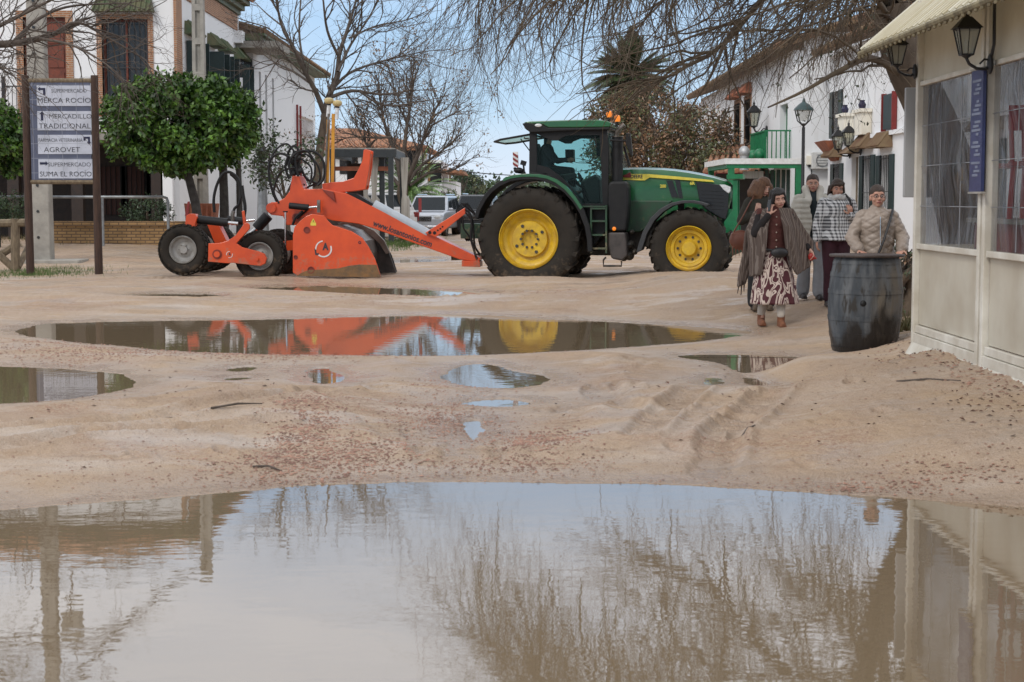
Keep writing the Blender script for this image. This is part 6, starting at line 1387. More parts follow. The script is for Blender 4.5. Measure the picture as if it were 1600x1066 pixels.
# ---------------------------------------------------------------- cars
CARG = glass('car_glass', (.25, .3, .32), .55, .03, (.02, .025, .03))
def car(name, loc, rz, paint, label, L_=4.55, Wd=.91, Ht=1.72, rack=False):
    r = empty(name, loc, rz, label, 'car'); k = Ht/1.72; hl = L_/2; zb = 1.06*k
    lo = [(hl-.12,.30),(hl,.45),(hl,.72),(hl-.10,.90),(hl-.35,1.0*k),(hl-1.15,zb),(-hl+.12,zb+.02),(-hl+.02,.9),(-hl,.45),(-hl+.12,.30)]
    MB().prism(lo, UWZ, -Wd, Wd).build('body', paint, r, world=False, bevel=.09, seg=3)
    b0 = [(hl-1.22, zb-.03), (-hl+.10, zb-.03)]; t0 = [(hl-1.95, Ht), (-hl+.42, Ht)]
    xb1, xb0 = b0[0][0], b0[1][0]; xt1, xt0 = t0[0][0], t0[1][0]; wb, wt_ = Wd-.04, Wd-.20
    v = [(xb0,-wb,zb-.03),(xb1,-wb,zb-.03),(xb1,wb,zb-.03),(xb0,wb,zb-.03),(xt0,-wt_,Ht),(xt1,-wt_,Ht),(xt1,wt_,Ht),(xt0,wt_,Ht)]
    MB().add(v, [(0,3,2,1),(4,5,6,7),(0,1,5,4),(1,2,6,5),(2,3,7,6),(3,0,4,7)]).build('cabin', paint, r, world=False, bevel=.07, seg=3)
    def pane(face, u0, u1, v0, v1, nm='window'):
        a, b_, c_, d_ = [Vector(v[i]) for i in face]
        def pt(u, w): return a.lerp(b_, u).lerp(d_.lerp(c_, u), w)
        q = [pt(u0, v0), pt(u1, v0), pt(u1, v1), pt(u0, v1)]; n_ = (q[1]-q[0]).cross(q[3]-q[0]).normalized()
        cc = (a+b_+c_+d_)/4; n_ = n_ if n_.dot(cc-Vector((0,0,1.3))) > 0 else -n_
        MB().add([p+n_*.008 for p in q]+[p-n_*.01 for p in q], [(0,1,2,3),(7,6,5,4)]+[(i,i+4,(i+1)%4+4,(i+1)%4) for i in range(4)]).build(nm, CARG, r, world=False)
    pane((1,2,6,5), .06, .94, .10, .90, 'windscreen'); pane((3,0,4,7), .10, .90, .22, .88, 'rear_window')
    for face, fl_ in (((0,1,5,4), 0), ((3,2,6,7), 0)):
        for u0, u1 in ((.05, .30), (.33, .60), (.63, .90)): pane(face, u0, u1, .14, .86)
    for x in (hl-.85, -hl+.85):
        for s_1 in (-1, 1):
            w_ = bpy.data.objects.new('wheel', None); col.objects.link(w_); w_.parent = r; XF[w_.name] = Matrix()
            f_ = lambda a, b, t: (x+a, s_1*(Wd-.20+t), .35+b)
            MB().lathe([(.22,.0),(.34,.0),(.355,.04),(.355,.17),(.33,.215),(.24,.215)], f_, 24).build('tyre', RUB, w_, world=False, smooth=True)
            rm_ = MB().lathe([(.24,.21),(.225,.17),(.02,.165)], f_, 24)
            for i in range(5): a = 2*PI*i/5; rm_.beam(f_(.04*math.cos(a), .04*math.sin(a), .19), f_(.225*math.cos(a), .225*math.sin(a), .20), .05, .03)
            rm_.build('rim', STL, w_, world=False)
            MB().lathe([(.40, Wd-.0-(Wd-.20)+.004), (.36, Wd-(Wd-.20)+.006), (.36, .1), (.40, .1)], f_, 24).build('arch', BLK, r, world=False)
    for s_1 in (-1, 1):
        MB().ell((hl-.13, s_1*(Wd-.24), .80), (.16, .19, .10), 12, 8).build('headlight', LENS, r, world=False, smooth=True)
        MB().box((-hl-.005, s_1*(Wd-.2), .82), (-hl+.12, s_1*(Wd+.01), 1.02)).build('tail_light', REDP, r, world=False, bevel=.02)
        MB().obox((hl-1.35, s_1*(Wd+.09), zb+.06), (.12, .18, .14), (0, 0, 0)).build('mirror', paint, r, world=False, bevel=.03)
        for x in (.25, -.75): MB().box((x-.09, s_1*(Wd-.0), .93), (x+.09, s_1*(Wd+.02), .96)).build('door_handle', paint, r, world=False)
        if rack: MB().tube([(xt1-.1, s_1*(wt_-.08), Ht+.05), (xt0+.1, s_1*(wt_-.08), Ht+.05)], .025, 6).build('roof_rail', CHR, r, world=False)
    m = MB(); m.box((hl-.05, -.42, .62), (hl+.012, .42, .84)); g = m.build('grille', BLK, r, world=False, bevel=.02)
    m = MB(); 
    for i in range(3): m.box((hl+.013, -.4, .655+i*.06), (hl+.02, .4, .67+i*.06))
    m.build('grille_bar', CHR, g, world=False)
    MB().box((hl-.06, -Wd+.1, .32), (hl+.04, Wd-.1, .46)).build('bumper', BLK if paint.name.startswith('dark') else paint, r, world=False, bevel=.04)
    MB().box((-hl-.04, -Wd+.1, .34), (-hl+.06, Wd-.1, .55)).build('bumper', BLK, r, world=False, bevel=.04)
    MB().box((hl+.042, -.26, .36), (hl+.05, .26, .45)).build('number_plate', WHT, r, world=False); MB().box((-hl-.052, -.26, .62), (-hl-.005, .26, .73)).build('number_plate', WHT, r, world=False)
    return r
SILV = mat('silver_paint', (.55, .58, .63), (.48, .51, .56), rough=.28, metal=.35, coat=.5); WHP = mat('white_paint', (.75, .76, .76), (.68,.69,.69), rough=.3, coat=.5); DKP = mat('dark_paint', (.028, .030, .034), rough=.25, coat=.5)
def cpos(px, D): p_ = P(px, 340, D); return (p_.x, D, 0)
def at_g(px, D, dz=0): p_ = P(px, 340, D); return (p_.x, D, gz(p_.x, D)+dz)
car('silver_car', at_g(676, 73), R(-90-9), SILV, 'silver four wheel drive facing the camera behind the scraper drawbar', rack=True)
car('white_car', at_g(573, 69), R(90+48), WHP, 'white hatchback seen from behind beside the canopy frame', L_=4.2, Ht=1.80)
car('dark_car', at_g(745, 76), R(-90-6), DKP, 'dark estate car with a pale roof bar behind the tractor wheel', Ht=1.75, rack=True)
# ================================================================ VEGETATION
def np_mesh(name, V, Fq, m, parent=None, smooth=False):
    me = bpy.data.meshes.new(name); me.vertices.add(len(V)); me.vertices.foreach_set('co', V.astype(np.float32).ravel()); k = Fq.shape[1]
    me.loops.add(Fq.size); me.loops.foreach_set('vertex_index', Fq.ravel().astype(np.int32)); me.polygons.add(len(Fq)); me.polygons.foreach_set('loop_start', np.arange(0, Fq.size, k, dtype=np.int32))
    me.update(calc_edges=True); me.materials.append(m)
    if smooth: me.polygons.foreach_set('use_smooth', np.ones(len(Fq), bool))
    o = bpy.data.objects.new(name, me); col.objects.link(o); o.parent = parent; return o
def unit(v): return v/np.maximum(np.linalg.norm(v, axis=-1, keepdims=True), 1e-9)
def tubes(Pn, Rn, sides=3):
    """Pn (N,K,3), Rn (N,K) -> verts, quads"""
    N_, K, _ = Pn.shape; d = unit(Pn[:, -1]-Pn[:, 0]); ref = np.where(np.abs(d[:, 2:3]) > .8, np.array([[1., 0, 0]]), np.array([[0, 0, 1.]])); u = unit(np.cross(d, ref)); w = np.cross(d, u)
    a = np.arange(sides)*2*PI/sides; off = u[:, None, None, :]*np.cos(a)[None, None, :, None]+w[:, None, None, :]*np.sin(a)[None, None, :, None]
    V = (Pn[:, :, None, :]+off*Rn[:, :, None, None]).reshape(-1, 3); idx = np.arange(N_*K*sides).reshape(N_, K, sides); nx = np.roll(idx, -1, axis=2)
    Fq = np.stack([idx[:, :-1], nx[:, :-1], nx[:, 1:], idx[:, 1:]], -1).reshape(-1, 4); return V, Fq
def join(parts):
    V = []; Fq = []; o = 0
    for v, f in parts: V.append(v); Fq.append(f+o); o += len(v)
    return np.concatenate(V), np.concatenate(Fq)
def spawn(Pn, Rn, n, rng, t0=.25, spread=.9, up=0.0):
    """n random starting points along the parent polylines with outward directions"""
    N_, K, _ = Pn.shape; L = np.linalg.norm(np.diff(Pn, axis=1), axis=2).sum(1); i = rng.choice(N_, n, p=L/L.sum()); t = t0+(1-t0)*rng.random(n)**.8; f = t*(K-1); j = np.minimum(f.astype(int), K-2); fr = (f-j)[:, None]
    p = Pn[i, j]*(1-fr)+Pn[i, j+1]*fr; d = unit(Pn[i, j+1]-Pn[i, j]); r = Rn[i, j]*(1-fr[:, 0])+Rn[i, j+1]*fr[:, 0]
    q = rng.normal(0, 1, (n, 3)); q = unit(q-d*(q*d).sum(1, keepdims=True)); nd = unit(d+q*spread*rng.uniform(.5, 1.3, (n, 1))+np.array([0, 0, up])); return p, nd, r, L[i]
def grow(p, d, r, length, K, rng, wob=.25, grav=0.0, tip=.25):
    n = len(p); out = np.zeros((n, K, 3)); out[:, 0] = p; st = (length/(K-1))[:, None]; q = p.copy(); dd = d.copy(); bend = rng.normal(0, wob*.5, (n, 3))
    for k in range(1, K): dd = unit(dd+rng.normal(0, wob, (n, 3))+bend*.5+np.array([0, 0, grav])); q = q+dd*st; out[:, k] = q
    Rn = r[:, None]*np.linspace(1, tip, K)[None]; return out, Rn
BARK = mat('bark', (.14, .105, .075), (.07, .052, .038), scale=7, rough=.95, bump=.5, stretch=(1, 1, .3))
TWIG = mat('twig', (.125, .100, .082), (.07, .056, .046), scale=5, rough=.95)
TWIGM = mat('mossy_twig', (.13, .098, .062), (.075, .055, .042), scale=3, rough=.95)
def poly3(pts, K=14):
    pts = [Vector(p) for p in pts]; cu = []
    for i in range(len(pts)-1):
        p0, p1, p2, p3 = pts[max(i-1,0)], pts[i], pts[i+1], pts[min(i+2, len(pts)-1)]
        for k in range(8): t = k/8; cu.append(.5*((2*p1)+(-p0+p2)*t+(2*p0-5*p1+4*p2-p3)*t*t+(-p0+3*p1-3*p2+p3)*t**3))
    cu.append(pts[-1]); a = np.array([tuple(c) for c in cu]); L = np.concatenate([[0], np.cumsum(np.linalg.norm(np.diff(a, axis=0), axis=1))]); s = np.linspace(0, L[-1], K)
    return np.stack([np.interp(s, L, a[:, i]) for i in range(3)], 1)
def bare_tree(name, label, limbs, levels, seed, bark=BARK, twig=TWIG, wob=.22, zmin=None):
    """limbs: [(points, r0, r1)], the first is the trunk; levels: [(n, len range, wobble, gravity, spread, up)]"""
    rng = np.random.default_rng(seed); base = limbs[0][0][0]; r = empty(name, tuple(base), 0, label, 'tree'); o_ = np.array(tuple(base))
    LP = np.stack([poly3(l[0]) for l in limbs]); LR = np.stack([np.linspace(l[1], l[2], LP.shape[1]) for l in limbs])
    V, Fq = tubes(LP[:1]-o_, LR[:1], 12); np_mesh('trunk', V, Fq, bark, r, True)
    parts = []; lv = []
    if len(LP) > 1: parts.append(tubes(LP[1:]-o_, LR[1:], 8))
    cur = (LP[1:] if len(LP) > 1 else LP, LR[1:] if len(LP) > 1 else LR)
    for li, (n, (l0, l1), wb, gr, sp, up, rr) in enumerate(levels):
        p, d, pr, pl = spawn(cur[0], cur[1], n, rng, .12 if li == 0 else .08, sp, up); ln = rng.uniform(l0, l1, n); r0 = np.minimum(pr*.7, rr)
        Pn, Rn = grow(p, d, r0, ln, 9 if li < 2 else 7, rng, wb, gr, .35)
        if zmin:
            kp = Pn[:, :, 2].min(1) > zmin+.35*np.sin(Pn[:, 0, 0]*2.1)+rng.random(n)*.5; Pn, Rn = Pn[kp], Rn[kp]
        lv.append((Pn, Rn)); parts.append(tubes(Pn-o_, Rn, 4 if li == 0 else 3)); cur = (Pn, Rn) if li == 0 else (np.concatenate([cur[0][:, :7], Pn[:, :7]]), np.concatenate([cur[1][:, :7], Rn[:, :7]])) if li == 1 and False else (Pn, Rn)
    V, Fq = join(parts); np_mesh('branches', V, Fq, twig, r, True); return r, lv
def leaves(name, C, nrm, size, m, parent, rng, asp=.5, org=None, fold=.25):
    n = len(C); a = unit(rng.normal(0, 1, (n, 3))+nrm*.4+np.array([0, 0, -.35])); b = unit(np.cross(a, rng.normal(0, 1, (n, 3)))); s = size*rng.uniform(.6, 1.25, (n, 1)); c = np.cross(a, b)*fold
    q = np.stack([C, C+a*s*.5+b*s*asp*.5+c*s*.5, C+a*s, C+a*s*.5-b*s*asp*.5+c*s*.5], 1).reshape(-1, 3)
    if org is not None: q = q-np.array(org)
    return np_mesh(name, q, np.arange(n*4).reshape(n, 4), m, parent)
def leafmat(name, c, c2, c3=None, scale=3, tr=.25):
    if name in MATS: return MATS[name]
    m = mat(name, c, c2, scale=scale, rough=.45, lo=.4, hi=.62, detail=3); t = m.node_tree; b = t.nodes['Principled BSDF']; gi = t.nodes.new('ShaderNodeNewGeometry')
    mx_ = t.nodes.new('ShaderNodeMix'); mx_.data_type = 'RGBA'; src = b.inputs['Base Color'].links[0].from_socket; hv = t.nodes.new('ShaderNodeHueSaturation'); rg = t.nodes.new('ShaderNodeMapRange'); rg.inputs[3].default_value = .4; rg.inputs[4].default_value = 1.9
    t.links.new(gi.outputs['Random Per Island'], rg.inputs[0]); t.links.new(rg.outputs[0], hv.inputs['Value']); t.links.new(src, hv.inputs['Color']); t.links.new(hv.outputs[0], b.inputs['Base Color']); b.inputs['Subsurface Weight'].default_value = 0
    return m
LEAF = leafmat('glossy_leaf', (.085, .165, .02), (.022, .058, .010))
def crown_pts(rng, c, rad, nc, per, cr):
    """clumps spread over and in an ellipsoid"""
    d = unit(rng.normal(0, 1, (nc, 3))); rr = rng.uniform(.62, 1.0, (nc, 1)); cc = d*rr*np.array(rad)+np.array(c); n = unit(d/np.array(rad))
    q = unit(rng.normal(0, 1, (nc, per, 3)))*rng.random((nc, per, 1))**.5*cr; C = (cc[:, None]+q).reshape(-1, 3); Nn = np.repeat(n, per, 0); return C, Nn
def round_tree(name, label, c, rad, base, seed, nc=230, per=55, cr=.24, leaf=.13, trunk=.12, m=LEAF):
    rng = np.random.default_rng(seed); r = empty(name, base, 0, label, 'tree')
    C, Nn = crown_pts(rng, c, rad, nc, per, cr); C = C+np.stack([fbm(C[:,0]*1.2, C[:,2]*1.2, 5), np.zeros(len(C)), fbm(C[:,0]*1.1+9, C[:,1]*1.2, 7)], 1)*.35
    kz = C[:, 2] > c[2]-rad[2]*.86+.12*np.sin(C[:, 0]*3); C, Nn = C[kz], Nn[kz]
    leaves('crown', C, Nn, leaf, m, r, rng, .55, base)
    b = Vector(base); top = Vector(c)-Vector((0, 0, rad[2]*.5)); tp_ = [b-Vector((0,0,.2)), b.lerp(top, .5)+Vector((.06, 0, 0)), top]; MB().tube([p-b for p in tp_], [trunk*1.2, trunk, trunk*.8], 10).build('trunk', mat('dark_bark', (.03,.026,.024), (.06,.055,.05), rough=.9, scale=8), r, world=False, smooth=True)
    m_ = MB()
    rg = random.Random(seed)
    for i in range(9): a = rg.uniform(0, 6.28); e = Vector(c)+Vector((rad[0]*.7*math.cos(a), rad[1]*.7*math.sin(a), rad[2]*rg.uniform(-.3, .5))); m_.tube([top-b, (top.lerp(e, .5)-b)+Vector((0,0,-.1)), e-b], [trunk*.6, trunk*.4, .02], 6)
    m_.build('limbs', BARK, r, world=False, smooth=True); return r
# clipped street trees left
Dt = 44.5; c = P(284, 198, Dt); rt = (122/(F/Dt), 1.7, 78/(F/Dt)); round_tree('clipped_orange_tree', 'round clipped evergreen tree between the signboard and scraper tower', (c.x, Dt, c.z), rt, (P(372, 400, Dt).x-.9, Dt, gz(-7.5, Dt)), 3, nc=420, per=62, cr=.26, leaf=.17)
c = P(-12, 222, Dt); round_tree('clipped_orange_tree', 'round clipped evergreen tree cut off by the left picture edge', (c.x, Dt, c.z), (1.15, 1.2, .95), (c.x, Dt, .1), 4, nc=170, per=55, cr=.25, leaf=.17)
# slim dark street trunks beside the white house
for i, (px, w_, lb_) in enumerate(((349, .15, 'dark slim tree trunk nearer the corner house behind the hose loop'), (373, .10, 'thinner dark tree trunk right of the hose loop'))):
    a = P(px, 345, 46); b = P(px-1, 262, 46); o = MB().tube([(a.x, 46, 0), (a.x+.03, 46, 1.4), (b.x, 46, b.z+.6)], [w_, w_*.85, w_*.7], 9).build('tree_trunk', mat('dark_bark', (.03,.026,.024), (.06,.055,.05), rough=.9, scale=8)); tag(o, lb_, 'tree')
# sparse-leaved small tree by the white wall
D = 50; ltr, lv = bare_tree('young_tree', 'small sparse leafed tree against the white slit window house', [([P(452, 372, D), P(447, 320, D), P(437, 262, D)], .07, .03), ([P(447, 320, D), P(428, 280, D), P(418, 240, D)], .04, .015), ([P(445, 310, D), P(462, 270, D), P(466, 235, D)], .04, .015)], [(40, (.5, 1.2), .25, .0, .8, .1, .02), (150, (.3, .6), .3, 0, .9, 0, .012)], 8)
tp_ = np.concatenate([lv[-1][0][:, k] for k in (3, 5, 6)]); rng = np.random.default_rng(2); leaves('foliage', np.repeat(tp_, 3, 0)+rng.normal(0, .08, (len(tp_)*3, 3)), np.zeros((len(tp_)*3, 3)), .13, leafmat('dark_leaf', (.05, .075, .03), (.03, .05, .02)), ltr, rng, .5, tuple(P(452, 372, D)))
# big bare tree behind the scraper
D = 52
def Q(px, py, dd=0.0, D_=D): return P(px, py, D_+dd)
bare_tree('bare_street_tree', 'tall bare tree with a forked trunk rising behind the scraper mast', [
 ([Q(488,400), Q(494,320), Q(500,234), Q(508,182)], 0.178, 0.119),
 ([Q(506,185), Q(514,150,.2), Q(527,118,.4), Q(530,85,.5), Q(545,40,.6), Q(565,-30,.8)], 0.111, 0.021), ([Q(506,175), Q(492,140,-.4), Q(476,112,-.7), Q(462,80,-1), Q(440,40,-1.2), Q(425,-40,-1.5)], 0.089, 0.021),
 ([Q(528,112), Q(548,70,.5), Q(575,30,1), Q(605,-25,1.5)], 0.052, 0.014), ([Q(530,90), Q(512,50,-.5), Q(505,0,-1), Q(500,-60,-1)], 0.052, 0.014), ([Q(510,155), Q(550,142,.5), Q(600,148,1), Q(650,140,1.5)], 0.067, 0.014), ([Q(512,150), Q(545,115,.8), Q(600,95,1.5), Q(665,80,2)], 0.059, 0.014),
 ([Q(478,115), Q(468,60,.4), Q(470,0,.6), Q(478,-60,.8)], 0.044, 0.014), ([Q(485,130), Q(455,110,.4), Q(425,95,.8), Q(395,70,1)], 0.044, 0.010), ([Q(470,95), Q(440,90,.4), Q(418,120,.8), Q(400,150,1)], 0.030, 0.008), ([Q(545,60), Q(590,40,.4), Q(640,30,.8), Q(690,5,1)], 0.033, 0.008), ([Q(560,142), Q(600,165,.5), Q(650,160,1), Q(700,150,1.4)], 0.037, 0.008), ([Q(540,145), Q(570,180,.5), Q(600,200,1)], 0.030, 0.008), ([Q(440,40), Q(415,20,.5), Q(385,-10,1)], 0.030, 0.008)],
 [(150, (.9, 2.4), .20, .03, .7, .12, .028), (800, (.5, 1.3), .26, -.01, .8, .05, .014), (1500, (.25, .7), .3, -.02, .8, 0, .009)], 12)
# fan shaped bare tree with pale seed clusters
D = 68
def Q(px, py, dd=0.0): return P(px, py, 68+dd)
fr_, lv = bare_tree('seeded_bare_tree', 'fan shaped bare tree with pale seed clusters above the parked cars', [
 ([Q(628,345), Q(628,310), Q(630,288)], 0.281, 0.210), ([Q(628,290), Q(618,240,.5), Q(600,190,1), Q(590,130,1.5)], 0.118, 0.021), ([Q(630,290), Q(632,230), Q(640,170), Q(650,110)], 0.118, 0.021), ([Q(632,290), Q(652,245,-.4), Q(668,200,-.8), Q(690,150,-1)], 0.111, 0.021),
 ([Q(633,292), Q(655,262,.5), Q(685,240,1), Q(715,215,1.2)], 0.096, 0.021), ([Q(640,290), Q(672,270,.4), Q(700,268,.8), Q(728,255,1)], 0.067, 0.014), ([Q(626,292), Q(600,262,.4), Q(575,230,.8), Q(555,190,1)], 0.089, 0.021), ([Q(668,200), Q(695,185,.4), Q(725,170,.8)], 0.044, 0.014), ([Q(612,215), Q(585,215,.5), Q(545,215,1), Q(520,225,1)], 0.052, 0.014), ([Q(640,170), Q(620,150,.4), Q(612,115,.4)], 0.037, 0.014), ([Q(652,240), Q(640,200,.5), Q(622,165,.5)], 0.037, 0.014)],
 [(170, (.9, 2.2), .17, .05, .6, .25, .03), (700, (.5, 1.3), .22, .03, .7, .15, .017), (1100, (.3, .8), .25, 0, .7, .05, .012)], 14)
tp_ = lv[1][0][:, -1]; rng = np.random.default_rng(6); tp_ = tp_[rng.random(len(tp_)) < .30]; o_ = tuple(Q(628, 345)); C = np.repeat(tp_, 9, 0)+rng.normal(0, .10, (len(tp_)*9, 3)); leaves('seed_clusters', C, np.zeros_like(C), .12, mat('dry_seed', (.33, .24, .16), (.22, .14, .09), rough=.9), fr_, rng, .5, o_)
# overhead limb from a tree outside the left edge
def Q(px, py, dd=0.0): return P(px, py, 30+dd)
bare_tree('leaning_bare_tree', 'bare crooked tree reaching over the signboard from outside the left edge', [
 ([Q(-330,470), Q(-300,300), Q(-220,160), Q(-110,95)], .24, .13), ([Q(-110,95), Q(-40,72), Q(20,68), Q(80,55,.5), Q(130,30,1)], .10, .03), ([Q(-110,95), Q(-20,50), Q(40,20), Q(100,-10)], .06, .02), ([Q(80,55), Q(120,35,.4), Q(170,60,.7), Q(230,95,1)], .035, .012), ([Q(60,60), Q(110,70,-.3), Q(150,90,-.5), Q(185,115,-.6)], .03, .01), ([Q(20,66), Q(60,30,.5), Q(110,10,.8), Q(200,5,1)], .035, .012), ([Q(-60,80), Q(-10,100,-.5), Q(30,115,-1)], .03, .01), ([Q(-200,140), Q(-150,0), Q(-60,-150), Q(40,-230)], .12, .03), ([Q(-100,-100), Q(0,-120), Q(120,-130)], .06, .02)],
 [(120, (.6, 1.9), .24, -.03, .8, -.15, .016), (560, (.35, 1.1), .28, -.05, .9, -.1, .009), (900, (.2, .5), .3, -.02, .9, 0, .006)], 21)
# the big weeping bare tree behind the kiosk
TY = 21.0
def Q(px, py, dd=0.0): return P(px, py, TY+dd)
wt, lv = bare_tree('weeping_bare_tree', 'huge bare tree with drooping tangled branches hanging over the street at right', [
 ([Q(1530,470), Q(1515,380), Q(1490,280), Q(1455,180), Q(1412,90), Q(1392,10)], 0.380, 0.240),
 ([Q(1418,125), Q(1362,91,-.5), Q(1310,112,-1), Q(1255,143,-1.3), Q(1200,168,-1.5)], 0.062, 0.010), ([Q(1398,40), Q(1330,-55), Q(1250,-60,.5), Q(1190,0,.5), Q(1125,75,.5), Q(1047,117,.5), Q(1000,150,.5)], 0.087, 0.010), ([Q(1135,60,.5), Q(1110,120), Q(1085,160), Q(1063,195)], 0.028, 0.005),
 ([Q(1392,20), Q(1330,-110), Q(1200,-190), Q(1050,-150,-1), Q(930,-60,-1.5), Q(860,10,-2)], 0.105, 0.010), ([Q(1392,10), Q(1300,-200,2), Q(1120,-290,3), Q(930,-230,3.5), Q(810,-110,3), Q(735,-20,2.5)], 0.112, 0.009), ([Q(1385,0), Q(1360,-150,-1), Q(1300,-300,-2), Q(1180,-360,-2.5)], 0.093, 0.014), ([Q(1395,0), Q(1420,-150,1), Q(1480,-280,1), Q(1520,-400,1)], 0.093, 0.014),
 ([Q(1400,60), Q(1370,0,-1.5), Q(1310,-20,-2.5), Q(1280,40,-3), Q(1270,110,-3)], 0.050, 0.007), ([Q(1392,30), Q(1380,-60,2), Q(1320,-20,4), Q(1240,30,5), Q(1180,110,5)], 0.056, 0.007), ([Q(1250,-60,.5), Q(1150,-80,1.5), Q(1060,-20,2), Q(990,50,2)], 0.043, 0.007), ([Q(1200,-190), Q(1100,-220,-2), Q(1020,-100,-3), Q(970,-20,-3)], 0.043, 0.007), ([Q(930,-230,3.5), Q(860,-150,2.5), Q(800,-60,2), Q(760,10,2)], 0.031, 0.005),
 ([Q(1300,-300,-2), Q(1150,-420,-2), Q(1000,-440,-2), Q(880,-380,-1)], 0.062, 0.007), ([Q(1120,-290,3), Q(1000,-350,4), Q(880,-330,4), Q(790,-240,4)], 0.043, 0.007), ([Q(1480,-280,1), Q(1400,-420,2), Q(1280,-520,2)], 0.050, 0.007)],
 [(620, (.8, 2.3), .17, -.08, .8, -.05, .019), (3100, (.6, 1.7), .19, -.11, .75, -.15, .0105), (5200, (.35, 1.0), .24, -.07, .8, -.1, .0078)], 33, twig=TWIGM, zmin=2.35)
tp_ = lv[2][0][:, -1]; rng = np.random.default_rng(9); px_ = tp_[:, 0]; tp_ = tp_[(px_ > 3.8) & (rng.random(len(tp_)) < .12)]; C = np.repeat(tp_, 4, 0)+rng.normal(0, .04, (len(tp_)*4, 3)); leaves('ivy_leaves', C, np.zeros_like(C), .07, leafmat('dull_leaf', (.045, .06, .02), (.03, .035, .015)), wt, rng, .5, tuple(Q(1530, 470)))
# palms
FROND = leafmat('palm_frond', (.14, .23, .06), (.06, .12, .03)); FRONDD = leafmat('dark_frond', (.055, .085, .03), (.03, .05, .02)); DRYF = mat('dry_frond', (.30, .16, .09), (.17, .10, .06), scale=4, rough=.9)
def frond_set(nm, c, n, L0, rng, m, par, droop=.55, el=(-.1, 1.3), org=(0,0,0), w=.5, nleaf=26, lw=.03):
    V = []; Fq = []; o = 0
    for i in range(n):
        a = rng.uniform(0, 2*PI); e = rng.uniform(*el); d = np.array([math.cos(a)*math.cos(e), math.sin(a)*math.cos(e), math.sin(e)]); p = np.array(c, float); L = L0*rng.uniform(.75, 1.15); st = L/nleaf; pts = [p]
        for k in range(nleaf): d = d+np.array([0, 0, -droop/nleaf*2]); d /= np.linalg.norm(d); p = p+d*st; pts.append(p)
        pts = np.array(pts); side = np.cross(pts[-1]-pts[0], [0, 0, 1]); side /= np.linalg.norm(side)+1e-9
        for k in range(2, nleaf):
            t = k/nleaf; ll = w*math.sin(t*PI*.9+.25)*.9; f_ = pts[k+1]-pts[k]; f_ /= np.linalg.norm(f_)
            for s_1 in (-1, 1):
                tip = pts[k]+(side*s_1*.8+f_*.8+np.array([0, 0, -.35]))*ll*.6; V += [pts[k]-f_*lw, pts[k]+f_*lw, tip+f_*lw*.5, tip-f_*lw*.5]; Fq.append((o, o+1, o+2, o+3)); o += 4
        for k in range(nleaf): V += [pts[k]-side*.02, pts[k]+side*.02, pts[k+1]+side*.015, pts[k+1]-side*.015]; Fq.append((o, o+1, o+2, o+3)); o += 4
    return np_mesh(nm, np.array(V)-np.array(org), np.array(Fq), m, par)
rng = np.random.default_rng(17)
c = P(642, 318, 84); pb = empty('date_palm', (c.x, 84, gz(c.x, 84)), 0, 'low bushy green palm behind the white and silver cars', 'palm'); frond_set('fronds', (c.x, 84, P(638, 308, 84).z), 60, 2.9, rng, FROND, pb, .75, (.15, 1.4), (c.x, 84, gz(c.x, 84)), .6, lw=.04)
MB().tube([(0, 0, 0), (0, 0, 1.7)], [.28, .24], 10).build('trunk', BARK, pb, world=False)
c = P(985, 128, 72); zb0 = 0; pt = empty('tall_palm', (c.x, 72, 0), 0, 'tall dark palm with a shaggy brown skirt behind the tractor cab', 'palm'); frond_set('fronds', (c.x, 72, c.z+.2), 95, 2.1, rng, FRONDD, pt, .45, (-.5, 1.45), (c.x, 72, 0), .75, lw=.045)
frond_set('dead_skirt', (c.x, 72, c.z-.5), 110, 2.7, rng, DRYF, pt, .8, (-1.45, -.35), (c.x, 72, 0), .55, lw=.045); MB().tube([(0, 0, 0), (0, 0, c.z)], [.3, .25], 10).build('trunk', BARK, pt, world=False)
# brown-green shrubby trees behind the tractor bonnet
BRL = leafmat('rusty_leaf', (.24, .135, .075), (.14, .09, .055)); OLV = leafmat('olive_leaf', (.12, .13, .055), (.07, .08, .035))
def shaggy(name, label, c, rad, seed, m1, m2, nc, per, cr, leaf, dens=.5):
    rng = np.random.default_rng(seed); g0 = gz(c[0], c[1]) if c[1] < 100 else 0; base = (c[0], c[1], g0); r = empty(name, base, 0, label, 'tree'); C, Nn = crown_pts(rng, c, rad, nc, per, cr); k = rng.random(nc) < dens; kk = np.repeat(k, per)
    leaves('foliage', C[kk], Nn[kk], leaf, m1, r, rng, .4, base)
    if (~kk).any(): leaves('foliage', C[~kk], Nn[~kk], leaf, m2, r, rng, .4, base)
    P0 = np.array([[c[0], c[1], g0-.1]]); LP = np.stack([poly3([Vector(P0[0]), Vector((c[0]+rng.normal()*.2, c[1], g0+(c[2]-g0)*.5)), Vector((c[0]+d[0], c[1]+d[1], c[2]+d[2]))]) for d in rng.normal(0, .5, (9, 3))*np.array(rad)]); LR = np.repeat(np.linspace(.14, .03, LP.shape[1])[None], 9, 0)
    p, d, pr, pl = spawn(LP, LR, 130, rng, .3, .8, .2); Pn, Rn = grow(p, d, np.minimum(pr*.7, .03), rng.uniform(.6, 1.6, 130)*max(rad)/2.2, 7, rng, .25, 0); o = np.array(base); V, Fq = tubes(LP-o, LR, 6); np_mesh('trunk', V, Fq, BARK, r); V, Fq = tubes(Pn-o, Rn, 3); np_mesh('branches', V, Fq, TWIG, r); return r
c = P(1020, 200, 66); shaggy('rusty_leafed_tree', 'tree with rusty withered leaves right of the tall palm', (c.x, 66, c.z-.3), (2.2, 1.6, 2.1), 41, BRL, OLV, 300, 36, .36, .17, .7)
